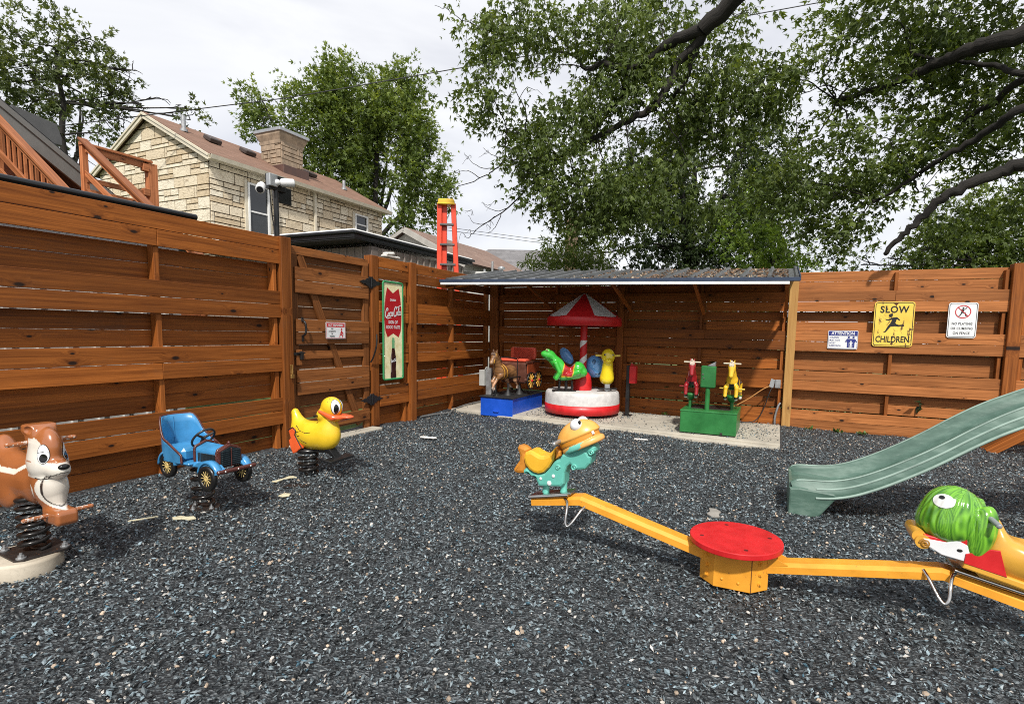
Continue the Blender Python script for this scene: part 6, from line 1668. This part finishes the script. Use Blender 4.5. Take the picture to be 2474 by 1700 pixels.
# camera pole
CP = thing('camera_pole', 'black pole carrying two white security cameras above the left fence', 'camera pole', (-.30, -4.20, 0))
part('pole', MB().cyl((0, 0, 0), (0, 0, 2.86), .026, 16), M_black, CP)
part('bracket', MB().box((0, .0, 2.86), (.05, .22, .16), None, 0, .004).box((-.03, .13, 2.76), (.02, .18, .18), None, 0, .003), M_black, CP)
part('junction_box', MB().box((.03, -.07, 2.87), (.06, .10, .13), None, 0, .006), M_galv, CP)
wc = paint('camera_white', (.70, .70, .70), .35, .08)
for (a, d) in (((.07, .0, 2.86), (.55, .75, .10)), ((.03, -.20, 2.78), (.62, -.62, -.48))):
    a = Vector(a); d = Vector(d).normalized()
    c = part('camera', MB().tube([a, a + d * .02, a + d * .13, a + d * .14], [.034, .044, .044, .038], 20).ell(a - d * .03, (.035, .035, .035), 14), wc, CP)
    part('lens', MB().cyl(a + d * .136, a + d * .145, .032, 18), M_black, c)
part('cable', MB().tube(smoothpts([(-.01, -.07, 2.78), (.0, -.055, 2.5), (.02, -.045, 2.3), (.02, -.04, 1.6)], 5), .006, 6), M_black, CP)
# meter box on top of the middle fence
solo('cracked_shell', MB().box((0, 0, .0), (.10, .30, .035), None, 0, .012).box((.01, -.05, .035), (.09, .18, .05), rot3(8, 0, 0), 0, .02).box((.0, .12, -.03), (.06, .05, .06), None, 0, .01), paint('shell_white', (.62, .60, .56), .5, .4, wear=.2, sc=16), 'broken white plastic shell perched on the fence top by the soda sign', 'plastic shell', (-.10, -2.58, 2.285), 0)
# overhead wires
def wire(name, pts, r, label):
    P = []
    for i in range(len(pts) - 1):
        a, b = Vector(pts[i]), Vector(pts[i + 1])
        for k in range(24):
            f = k / 24; P.append(a.lerp(b, f))
    P.append(Vector(pts[-1])); solo(name, MB().tube(P, r, 6), M_blackmatt, label, 'wire')
wire('overhead_wire', [(-12.41, -.73, 6.30), (-6.92, 1.72, 7.12), (-2.7, 3.62, 7.98), (2.61, 5.99, 9.1), (9.13, 8.91, 10.48)], .012, 'black overhead wire rising from the left house across the sky into the maple')
wire('overhead_wire', [(-16, 9.7, 6.85), (-4.82, 14.72, 5.5), (4, 18.7, 4.4)], .010, 'upper of two thin far wires low in the sky beyond the ladder')
wire('overhead_wire', [(-16, 9.7, 6.72), (-4.82, 14.72, 5.36), (4, 18.7, 4.25)], .010, 'lower of two thin far wires low in the sky beyond the ladder')
# ------------------------------------------------------------------ trees
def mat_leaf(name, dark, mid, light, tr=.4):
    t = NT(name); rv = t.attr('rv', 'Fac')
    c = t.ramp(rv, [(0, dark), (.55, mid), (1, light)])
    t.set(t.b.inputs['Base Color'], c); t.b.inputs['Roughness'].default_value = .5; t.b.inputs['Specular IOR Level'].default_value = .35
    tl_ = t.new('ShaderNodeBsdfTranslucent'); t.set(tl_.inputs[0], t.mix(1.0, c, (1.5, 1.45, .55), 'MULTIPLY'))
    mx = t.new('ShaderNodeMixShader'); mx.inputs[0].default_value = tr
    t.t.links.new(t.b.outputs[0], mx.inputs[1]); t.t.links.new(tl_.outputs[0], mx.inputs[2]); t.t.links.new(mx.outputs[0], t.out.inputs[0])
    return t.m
M_maple = mat_leaf('maple_leaf', (.042, .066, .014), (.100, .142, .030), (.19, .24, .056))
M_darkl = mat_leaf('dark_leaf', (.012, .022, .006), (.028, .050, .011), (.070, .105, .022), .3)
M_mid = mat_leaf('fresh_leaf', (.056, .088, .018), (.135, .19, .042), (.28, .34, .080))
M_bri = mat_leaf('bright_leaf', (.06, .11, .014), (.15, .23, .032), (.28, .36, .06))
def mat_bark():
    t = NT('bark'); o = t.coord(); g = t.attr('gc')
    n = t.noise(t.scale(g, (4, 40, 40)), 1, 6, .7, .4); c = t.ramp(n, [(.35, (.007, .006, .005)), (.65, (.028, .023, .019))])
    t.bump(n, .9, .02); return t.fin(c, .9)
M_bark = mat_bark()
LOBED = (np.array([(0, 0), (.36, -.15), (1, 0), (.36, .15), (0, 0), (.36, .10), (.62, .50), (.15, .24), (0, 0), (.15, -.24), (.62, -.50), (.36, -.10)], dtype=np.float32), np.array([(0, 1, 2, 3), (4, 5, 6, 7), (8, 9, 10, 11)]))
PLAIN = (np.array([(0, 0), (.4, -.30), (1, 0), (.4, .30)], dtype=np.float32), np.array([(0, 1, 2, 3)]))
def leaves(name, blobs, per, size, mat, parent, tmpl=LOBED, spray=.34, nl=9, droop=.55, flat_=(1, 1, 1), sparse=0, axis=(0, 0, 0), label=None, fs=1.0):
    tp, tf = tmpl; Pall = []; T = []; S = []; RV = []
    for (cx, cy, cz, r) in blobs:
        ns = max(3, int(per * r * r)); d = rng.normal(size=(ns, 3)); d /= np.linalg.norm(d, axis=1)[:, None]
        rad = r * rng.random(ns) ** .42; base = np.array([cx, cy, cz]) + d * rad[:, None] * np.array(flat_)
        if sparse != 0:                                          # clumps: drop whole pockets
            q = base / fs; fl = np.array(axis) + np.array([0, 0, 1e-3]); fl = fl / np.linalg.norm(fl); al = q @ fl; q = q - .72 * al[:, None] * fl[None]
            ph = np.sin(3.4 * q[:, 0] + 2.3 * q[:, 2] + 1) + np.sin(4.6 * q[:, 2] - 1.9 * q[:, 0] + .9 * q[:, 1]) + np.sin(5.7 * q[:, 0] + 3.1 * q[:, 1] - 2.9 * q[:, 2])
            kp = ph > sparse + rng.normal(0, .35, len(ph)); base = base[kp]; d = d[kp]
        ns = len(base); ax = d * .5 + rng.normal(size=(ns, 3)) * .38 + np.array([0, 0, -droop]) + np.array(axis); ax /= np.linalg.norm(ax, axis=1)[:, None]
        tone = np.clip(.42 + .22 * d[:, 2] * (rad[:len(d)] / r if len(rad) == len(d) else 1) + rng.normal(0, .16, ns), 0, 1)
        n = nl; t = rng.random((ns, n)); L = spray * rng.uniform(.6, 1.3, (ns, 1))
        p = base[:, None] + ax[:, None] * (t * L)[..., None] + rng.normal(0, spray * .15, (ns, n, 3))
        a = ax[:, None] * .8 + rng.normal(0, .6, (ns, n, 3)) + np.array([0, 0, -droop * .8]); a /= np.linalg.norm(a, axis=2)[..., None]
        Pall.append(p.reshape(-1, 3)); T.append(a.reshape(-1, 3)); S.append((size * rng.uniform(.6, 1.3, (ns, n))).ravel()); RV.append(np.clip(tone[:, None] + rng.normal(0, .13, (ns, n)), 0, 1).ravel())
    P = np.concatenate(Pall); A = np.concatenate(T); S = np.concatenate(S); RV = np.concatenate(RV); n = len(P)
    q = rng.normal(size=(n, 3)); B = np.cross(A, q); B /= np.linalg.norm(B, axis=1)[:, None]; N = np.cross(A, B)
    V = P[:, None] + S[:, None, None] * (tp[None, :, :1] * A[:, None] + tp[None, :, 1:] * B[:, None] + (np.abs(tp[:, 1]) * .35 - .18 * tp[:, 0] ** 2)[None, :, None] * N[:, None])
    k = len(tp); F = (tf[None] + (np.arange(n) * k)[:, None, None]).reshape(-1, 4)
    me = fast_mesh(name, V.reshape(-1, 3), F, None, np.repeat(RV, k)); me.materials.append(mat)
    return link(name, me, parent)
def limb(mb, pts, r0, r1, n=9, wob=.02):
    P = smoothpts(pts, 5); P = [p + Vector((rnd.gauss(0, wob), rnd.gauss(0, wob), rnd.gauss(0, wob))) if 0 < i < len(P) - 1 else p for i, p in enumerate(P)]
    m = len(P); mb.tube(P, [r0 + (r1 - r0) * i / (m - 1) for i in range(m)], n, 0, True, False, True, None, True); return P
def twigs(mb, nodes, blobs, r=.014):
    for b in blobs:
        c = Vector(b[:3]); s_ = min(nodes, key=lambda q: (q - c).length)
        if (s_ - c).length > .15:
            m = (s_ + c) / 2 + Vector((rnd.gauss(0, .1), rnd.gauss(0, .1), rnd.gauss(.05, .1))); limb(mb, [s_, m, c], r, r * .4, 6, .01)
            for k in range(3):
                e = c + Vector((rnd.gauss(0, 1), rnd.gauss(0, 1), rnd.gauss(-.2, 1))).normalized() * b[3] * .9; limb(mb, [m.lerp(c, .6 + .2 * k), (c + e) / 2 + Vector((0, 0, .05)), e], r * .5, r * .2, 5, .01)
# overhanging silver maple
MT = thing('maple_tree', 'large silver maple overhanging the right half of the yard with dark bare limbs', 'tree', (10.2, .6, -.08)); off = Vector((10.2, .6, -.08))
def O(pts): return [Vector(p) - off for p in pts]
mb = MB(); nodes = []
nodes += limb(mb, O([(10.2, .6, -.1), (10.15, .58, 2.2), (10.0, .5, 4.2), (9.7, .3, 5.9)]), .36, .25, 16, .015)
LIMBS = [([(9.8, .4, 5.2), (8.9, -.2, 6.9), (7.4, -.6, 7.7), (5.98, -.71, 7.5), (4.97, -.62, 6.76), (4.25, -.4, 6.11), (3.54, -.16, 5.69)], .17, .115),
 ([(3.54, -.16, 5.69), (3.15, -.07, 5.67), (2.83, .07, 5.61), (2.4, .14, 5.43), (2.18, .32, 5.12), (1.84, .44, 4.87), (1.5, .5, 4.5)], .088, .020),
 ([(2.42, .13, 5.44), (2.02, -.03, 5.56), (1.7, .11, 5.59), (1.39, .24, 5.91), (.76, .23, 6.21)], .055, .016),
 ([(3.54, -.16, 5.69), (3.44, -.05, 5.54), (3.21, 0, 5.4), (2.88, .01, 4.84), (2.56, .02, 4.7), (2.19, .01, 4.56), (1.76, -.03, 4.4), (1.3, -.07, 4.2)], .080, .028),
 ([(1.3, -.07, 4.2), (.84, -.14, 3.82), (.44, -.18, 3.43), (-.14, -.31, 3.06)], .020, .006),
 ([(1.28, -.1, 4.2), (.58, -.33, 4.16), (.27, -.4, 4.01), (.02, -.44, 3.89), (-.5, -.6, 3.65)], .016, .005),
 ([(3.45, -.07, 5.53), (3.29, .13, 5.18), (3.02, .29, 4.98)], .04, .02),
 ([(10.0, .5, 4.3), (8.9, .3, 5.3), (8.14, .25, 5.28), (7.3, .19, 5.04), (6.97, .36, 5.06), (6.74, .58, 5.09), (6.57, .83, 5.12), (6.32, 1.03, 5.09), (6.02, 1.22, 5.07), (5.4, 1.3, 5.0)], .14, .03),
 ([(10.0, .5, 3.9), (8.9, .3, 5.0), (8.18, .27, 4.92), (7.43, .48, 4.62), (7.28, .96, 4.56), (7.08, 1.42, 4.52)], .075, .03),
 ([(10.05, .5, 3.6), (8.9, .3, 4.6), (8.22, .28, 4.6), (7.38, .23, 4.2), (7.17, .45, 4.07), (6.93, .67, 3.94), (6.66, .86, 3.81), (6.46, 1.09, 3.67), (6.02, 1.22, 3.4)], .075, .022),
 ([(10.15, .55, 3.0), (9.2, .0, 3.7), (8.25, -.25, 3.58), (7.71, -.36, 3.45), (7.23, -.43, 3.35), (6.98, -.41, 3.26), (6.64, -.42, 3.12), (6.44, -.37, 2.98), (6.29, -.31, 2.77), (6.12, -.24, 2.6), (5.99, -.17, 2.42)], .105, .028),
 ([(9.2, .3, 4.6), (8.23, .29, 4.46), (7.37, .32, 4.65), (7.15, .63, 4.91), (6.81, .89, 5.13), (6.3, 1.07, 5.41)], .05, .018)]
for p, a, b in LIMBS: nodes += limb(mb, O(p), a, b, 10, .012)
# bare dead twigs at the lower left tip
for base, e in (((.58, -.33, 4.16), (.1, -.5, 4.35)), ((.27, -.4, 4.01), (-.2, -.6, 4.25)), ((.02, -.44, 3.89), (-.45, -.5, 4.0)), ((.44, -.18, 3.43), (-.1, -.2, 3.55)), ((.3, -.2, 3.35), (.1, -.3, 3.0)), ((.84, -.14, 3.82), (.5, -.3, 3.6)), ((-.14, -.31, 3.06), (-.35, -.35, 2.95)), ((.2, -.25, 3.28), (-.25, -.4, 3.3))):
    a, e = Vector(base), Vector(e); limb(mb, O([a, (a + e) / 2 + Vector((rnd.gauss(0, .05), 0, rnd.gauss(-.06, .05))), e]), .008, .003, 5, .008)
    for k in range(2): m = a.lerp(e, rnd.uniform(.4, .9)); limb(mb, O([m, m + Vector((rnd.uniform(-.12, .02), 0, rnd.uniform(-.05, .10))), m + Vector((rnd.uniform(-.2, -.05), 0, rnd.uniform(-.12, .12)))]), .005, .002, 5, .004)
crownA = [(0.04, -1.08, 6.07, 0.51), (0.54, -0.85, 5.78, 0.61), (0.88, -0.7, 6.21, 0.61), (0.25, -0.98, 5.22, 0.41), (0.78, -0.74, 5.11, 0.64), (1.31, -0.51, 5.31, 0.47), (1.64, -0.36, 6.04, 0.47), (1.94, -0.22, 5.69, 0.54), (1.79, -0.29, 4.95, 0.64), (0.85, -0.71, 4.43, 0.47), (1.38, -0.47, 4.44, 0.58), (1.99, -0.2, 4.2, 0.68), (1.16, -0.57, 3.81, 0.44), (1.7, -0.33, 3.63, 0.54), (2.28, -0.07, 6.06, 0.61), (2.48, 0.02, 5.39, 0.61), (2.69, 0.11, 4.59, 0.68), (2.87, 0.19, 6.07, 0.54), (3.02, 0.26, 5.28, 0.68), (3.29, 0.38, 4.48, 0.68), (3.59, 0.51, 5.66, 0.61), (3.86, 0.63, 4.93, 0.75), (4.13, 0.75, 4.25, 0.61), (2.6, 0.07, 3.77, 0.61), (3.43, 0.44, 3.79, 0.61), (2.24, -0.09, 3.57, 0.54), (3.91, 0.66, 6.21, 0.47), (4.36, 0.86, 5.37, 0.47), (1.35, -0.49, 3.3, 0.34), (1.89, -0.25, 3.18, 0.34)]
crownB = [(5.27, 0.94, 5.54, 0.52), (5.63, 1.1, 6.02, 0.59), (6.24, 1.37, 6.09, 0.72), (6.97, 1.7, 6.11, 0.72), (7.65, 2.0, 6.0, 0.65), (4.85, 0.75, 4.94, 0.52), (5.42, 1.0, 4.9, 0.65), (6.03, 1.27, 5.21, 0.72), (6.72, 1.59, 5.04, 0.78), (7.44, 1.91, 5.24, 0.72), (7.93, 2.13, 4.83, 0.65), (4.83, 0.74, 4.28, 0.59), (5.47, 1.03, 4.12, 0.72), (6.15, 1.33, 4.31, 0.78), (6.9, 1.67, 4.27, 0.78), (7.65, 2.0, 4.22, 0.72), (4.75, 0.71, 3.67, 0.52), (5.41, 1.0, 3.44, 0.59), (6.04, 1.28, 3.52, 0.65), (6.72, 1.59, 3.65, 0.65), (7.36, 1.87, 3.67, 0.59), (7.99, 2.15, 3.68, 0.52), (5.73, 1.14, 2.95, 0.33)]
top = [(rnd.uniform(1.5, 9.5), rnd.uniform(-.6, 1.8), rnd.uniform(6.7, 8.3), rnd.uniform(.6, .85)) for k in range(12)]
sh = lambda L: [(x - off.x, y - off.y, z - off.z, r) for x, y, z, r in L]
twigs(mb, nodes, sh(crownA + crownB), .013)
part('trunk', mb, M_bark, MT)
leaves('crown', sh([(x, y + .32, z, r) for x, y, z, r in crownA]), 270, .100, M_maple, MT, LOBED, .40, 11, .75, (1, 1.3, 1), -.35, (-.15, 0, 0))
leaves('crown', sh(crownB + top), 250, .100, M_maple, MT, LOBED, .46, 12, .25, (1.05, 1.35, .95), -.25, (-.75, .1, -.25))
# trees behind
def back_tree(name, label, base, hgt, r0, blobs, per, size, mat, tmpl=PLAIN, spray=.5, nl=10, droop=.3, forks=3, sparse=.12, group=None, flat_=(1, 1, 1), fsc=1.8):
    T_ = thing(name, label, 'tree', base, 0, group); o = Vector(base); mb = MB(); nd = limb(mb, [(0, 0, 0), (.1, 0, hgt * .3), (-.05, .1, hgt * .6), (.05, 0, hgt)], r0, r0 * .25, 10, .04)
    for k in range(forks):
        z = hgt * rnd.uniform(.25, .6); a = rnd.uniform(0, 6.28); L = hgt * rnd.uniform(.25, .4)
        nd += limb(mb, [(0, 0, z), (math.cos(a) * L * .4, math.sin(a) * L * .4, z + L * .5), (math.cos(a) * L * .7, math.sin(a) * L * .7, z + L * 1.2)], r0 * .45, r0 * .1, 8, .03)
    B = [(x - o.x, y - o.y, z - o.z, r) for x, y, z, r in blobs]
    twigs(mb, nd, B, r0 * .16); part('trunk', mb, M_bark, T_)
    leaves('crown', B, per, size, mat, T_, tmpl, spray, nl, droop, flat_, sparse, (0, 0, 0), None, fsc); return T_
GT = 'trees beyond the fences'
mid = [(-13.62, 9.68, 12.45, 0.85), (-12.8, 10.05, 11.95, 1.13), (-14.3, 9.38, 10.88, 1.32), (-15.48, 8.85, 10.16, 1.32), (-16.29, 8.49, 10.84, 0.85), (-16.64, 8.33, 10.14, 0.66), (-12.32, 10.26, 10.75, 1.51), (-11.16, 10.78, 11.3, 1.13), (-10.58, 11.04, 12.17, 0.66), (-13.33, 9.81, 9.86, 1.7), (-12.01, 10.4, 9.01, 1.7), (-10.67, 11.0, 9.92, 1.51), (-10.01, 11.3, 8.53, 1.32), (-11.35, 10.7, 7.61, 1.7), (-12.69, 10.1, 7.58, 1.32), (-9.67, 11.45, 7.29, 0.95), (-10.52, 11.07, 6.01, 1.13), (-14.02, 9.5, 8.08, 1.13), (-15.0, 9.07, 9.3, 1.13), (-11.53, 10.62, 5.81, 0.95), (-10.17, 11.23, 9.75, 0.95), (-13.63, 9.68, 11.42, 0.95), (-11.03, 10.84, 4.92, 0.95), (-12.04, 10.39, 5.26, 0.76)]
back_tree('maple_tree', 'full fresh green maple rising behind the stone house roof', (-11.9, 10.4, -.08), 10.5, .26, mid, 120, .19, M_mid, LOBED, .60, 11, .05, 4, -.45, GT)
left = [(-19.43, 2.7, 11.96, 0.63), (-19.68, 2.59, 11.25, 0.95), (-20.68, 2.14, 10.52, 1.26), (-19.03, 2.88, 10.69, 0.95), (-18.43, 3.15, 11.56, 0.55), (-21.13, 1.94, 11.92, 0.79), (-21.27, 1.88, 9.93, 1.42), (-19.92, 2.48, 9.53, 1.42), (-18.37, 3.17, 10.28, 0.95), (-17.68, 3.49, 10.44, 0.71), (-17.13, 3.73, 10.45, 0.47), (-18.43, 3.15, 9.13, 1.26), (-19.59, 2.63, 8.23, 1.26), (-17.49, 3.57, 8.71, 0.79), (-17.86, 3.4, 9.57, 0.79), (-16.91, 3.83, 9.31, 0.39), (-16.35, 4.08, 9.53, 0.47), (-15.4, 4.51, 9.19, 0.47), (-15.28, 4.56, 8.76, 0.55), (-15.82, 4.32, 8.9, 0.32), (-20.79, 2.09, 8.93, 1.1), (-19.21, 2.8, 7.51, 0.95), (-18.34, 3.19, 8.26, 0.79), (-22.6, 1.3, 10.5, 1.5), (-23.2, 1.0, 12.3, 1.2)]
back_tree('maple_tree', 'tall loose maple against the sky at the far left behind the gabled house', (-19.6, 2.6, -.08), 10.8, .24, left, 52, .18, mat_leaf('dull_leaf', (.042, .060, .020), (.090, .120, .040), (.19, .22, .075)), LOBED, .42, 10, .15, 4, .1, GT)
dark = [(0.47, 6.68, 3.77, 1.1), (1.57, 7.17, 3.79, 1.22), (2.65, 7.65, 3.94, 1.22), (3.75, 8.14, 3.84, 1.1), (-0.09, 6.43, 4.23, 0.98), (1.09, 6.95, 4.95, 1.34), (2.38, 7.53, 5.09, 1.34), (3.58, 8.07, 5.0, 1.22), (0.21, 6.56, 5.28, 1.1), (1.9, 7.32, 6.23, 1.34), (3.2, 7.9, 6.14, 1.34), (4.33, 8.4, 5.25, 1.1), (1.04, 6.93, 6.21, 0.98), (2.5, 7.59, 7.26, 1.1), (3.81, 8.17, 6.84, 1.1), (-0.61, 6.19, 3.51, 0.73), (4.62, 8.54, 3.86, 0.85), (2.2, 8.6, 2.2, 1.6), (4.2, 9.0, 2.0, 1.6), (.6, 8.0, 2.0, 1.4)]
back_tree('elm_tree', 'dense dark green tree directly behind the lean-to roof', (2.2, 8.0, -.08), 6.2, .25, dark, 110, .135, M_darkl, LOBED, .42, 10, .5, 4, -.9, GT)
hedge = [(6.37, 5.48, 2.96, 0.47), (6.95, 5.74, 3.11, 0.57), (7.61, 6.04, 3.35, 0.76), (8.37, 6.38, 3.37, 0.85), (9.21, 6.75, 3.48, 0.95), (9.63, 6.94, 3.76, 0.95), (8.15, 6.28, 3.91, 0.76), (8.98, 6.65, 4.1, 0.76), (7.6, 6.2, 2.4, .9), (9.0, 6.6, 2.4, 1.0), (10.6, 7.2, 3.4, 1.2)]
back_tree('hedge_tree', 'bushy green tree showing just above the right fence below the thick dark limb', (8.6, 6.5, -.08), 3.4, .14, hedge, 190, .11, M_maple, LOBED, .34, 10, .3, 3, -1.2, GT)
bright = [(3.87, 4.91, 3.16, 0.39), (4.38, 5.14, 3.46, 0.49), (4.84, 5.35, 3.18, 0.44), (5.29, 5.55, 3.05, 0.34), (4.11, 5.02, 3.73, 0.39), (4.5, 5.2, 2.6, .6), (3.5, 4.7, 3.7, .4), (4.7, 5.3, 3.95, .42), (4.0, 4.9, 4.3, .4)]
back_tree('young_maple', 'bright yellow green young maple above the right end of the lean-to roof', (4.5, 5.2, -.08), 3.1, .06, bright, 230, .10, M_bri, LOBED, .30, 9, .3, 2, -1.2, GT)
hb = [(rnd.uniform(1.0, 10), rnd.uniform(.7, 1.2), z, .45) for z in (.35, .9, 1.4) for k in range(20)]  # unseen hedge added to block bright light through the back fence gaps
back_tree('hedge', 'added green hedge along the far side of the back fence, blocking bright light in the board gaps', (5.0, 1.0, -.08), 1.3, .05, hb, 200, .10, M_darkl, PLAIN, .3, 8, .2, 2, 0, None)
frond = [(-0.03, 2.07, 2.92, 0.23), (0.29, 2.21, 3.11, 0.27), (0.54, 2.33, 2.85, 0.36), (0.86, 2.47, 3.03, 0.36), (1.11, 2.58, 2.77, 0.36), (0.21, 2.18, 2.75, 0.27), (.7, 2.5, 2.3, .4)]
NARROW = (np.array([(0, 0), (.45, -.11), (1, 0), (.45, .11)], dtype=np.float32), np.array([(0, 1, 2, 3)]))
back_tree('sumac_shrub', 'feathery sumac shrub over the lean-to roof in front of the brick chimney', (.6, 2.4, -.08), 2.8, .04, frond, 330, .13, M_mid, NARROW, .30, 14, .35, 3, -1.2, None)
# ------------------------------------------------------------------ light, sky, camera
S = Vector((.38, -.85, 1.02)).normalized()
EL = math.asin(S.z); AZ = math.atan2(S.x, S.y)
W = bpy.data.worlds.new('World'); SC.world = W; W.use_nodes = True
nt = W.node_tree; nt.nodes.clear(); out = nt.nodes.new('ShaderNodeOutputWorld'); bg = nt.nodes.new('ShaderNodeBackground'); nt.links.new(bg.outputs[0], out.inputs[0])
sky = nt.nodes.new('ShaderNodeTexSky'); sky.sky_type = 'NISHITA'; sky.sun_disc = False; sky.sun_elevation = EL; sky.sun_rotation = AZ
tc = nt.nodes.new('ShaderNodeTexCoord'); mp = nt.nodes.new('ShaderNodeMapping'); mp.inputs['Scale'].default_value = (1.0, 1.0, 3.2); nt.links.new(tc.outputs['Generated'], mp.inputs[0])
n1 = nt.nodes.new('ShaderNodeTexNoise'); n1.inputs['Scale'].default_value = 2.3; n1.inputs['Detail'].default_value = 7; n1.inputs['Roughness'].default_value = .52; n1.inputs['Distortion'].default_value = .5; nt.links.new(mp.outputs[0], n1.inputs['Vector'])
r1 = nt.nodes.new('ShaderNodeValToRGB'); nt.links.new(n1.outputs[0], r1.inputs[0])
r1.color_ramp.elements[0].position = .36; r1.color_ramp.elements[0].color = (6.1, 6.2, 6.65, 1); r1.color_ramp.elements[1].position = .60; r1.color_ramp.elements[1].color = (7.9, 7.95, 8.1, 1)
mx = nt.nodes.new('ShaderNodeMix'); mx.data_type = 'RGBA'; mx.inputs[0].default_value = .90
nt.links.new(sky.outputs[0], mx.inputs[6]); nt.links.new(r1.outputs[0], mx.inputs[7]); nt.links.new(mx.outputs[2], bg.inputs[0]); bg.inputs[1].default_value = .10
sd = bpy.data.lights.new('sun', 'SUN'); sd.energy = 3.5; sd.angle = R_(3); sd.color = (1, .955, .88)
so = bpy.data.objects.new('sun', sd); COL.objects.link(so); so.rotation_euler = (-S).to_track_quat('-Z', 'Y').to_euler()
cd = bpy.data.cameras.new('camera'); co = bpy.data.objects.new('camera', cd); COL.objects.link(co)
F_PX, PITCH_, ROLL_ = 1269.57, R_(5.4309), R_(-1.18405)
hd_ = Vector((-.40852, .91275, 0))
Fv = Vector((hd_.x * math.cos(PITCH_), hd_.y * math.cos(PITCH_), -math.sin(PITCH_))); r0 = Vector((.91275, .40852, 0)); dn0 = Fv.cross(r0)
Rv = r0 * math.cos(ROLL_) + dn0 * math.sin(ROLL_); Dv = -r0 * math.sin(ROLL_) + dn0 * math.cos(ROLL_)
M = Matrix((Rv, -Dv, -Fv)).transposed().to_4x4(); M.translation = Vector((4.782, -8.375, 1.309)); co.matrix_world = M
cd.sensor_fit = 'HORIZONTAL'; cd.sensor_width = 36; cd.lens = 36 * F_PX / 2474; cd.shift_x = (1237 - 1307.99) / 2474; cd.shift_y = (923.3 - 850) / 2474
cd.clip_start = .05; cd.clip_end = 600; SC.camera = co
vs_ = SC.view_settings; vs_.view_transform = 'Standard'; vs_.look = 'None'; vs_.exposure = .44; vs_.gamma = 1
SC.render.resolution_x = 1024; SC.render.resolution_y = 703
SC.cycles.use_denoising = False; SC.cycles.filter_width = 1.0; SC.cycles.adaptive_threshold = .006; SC.cycles.max_bounces = 6; SC.cycles.transparent_max_bounces = 4; SC.cycles.diffuse_bounces = 3; SC.cycles.glossy_bounces = 3
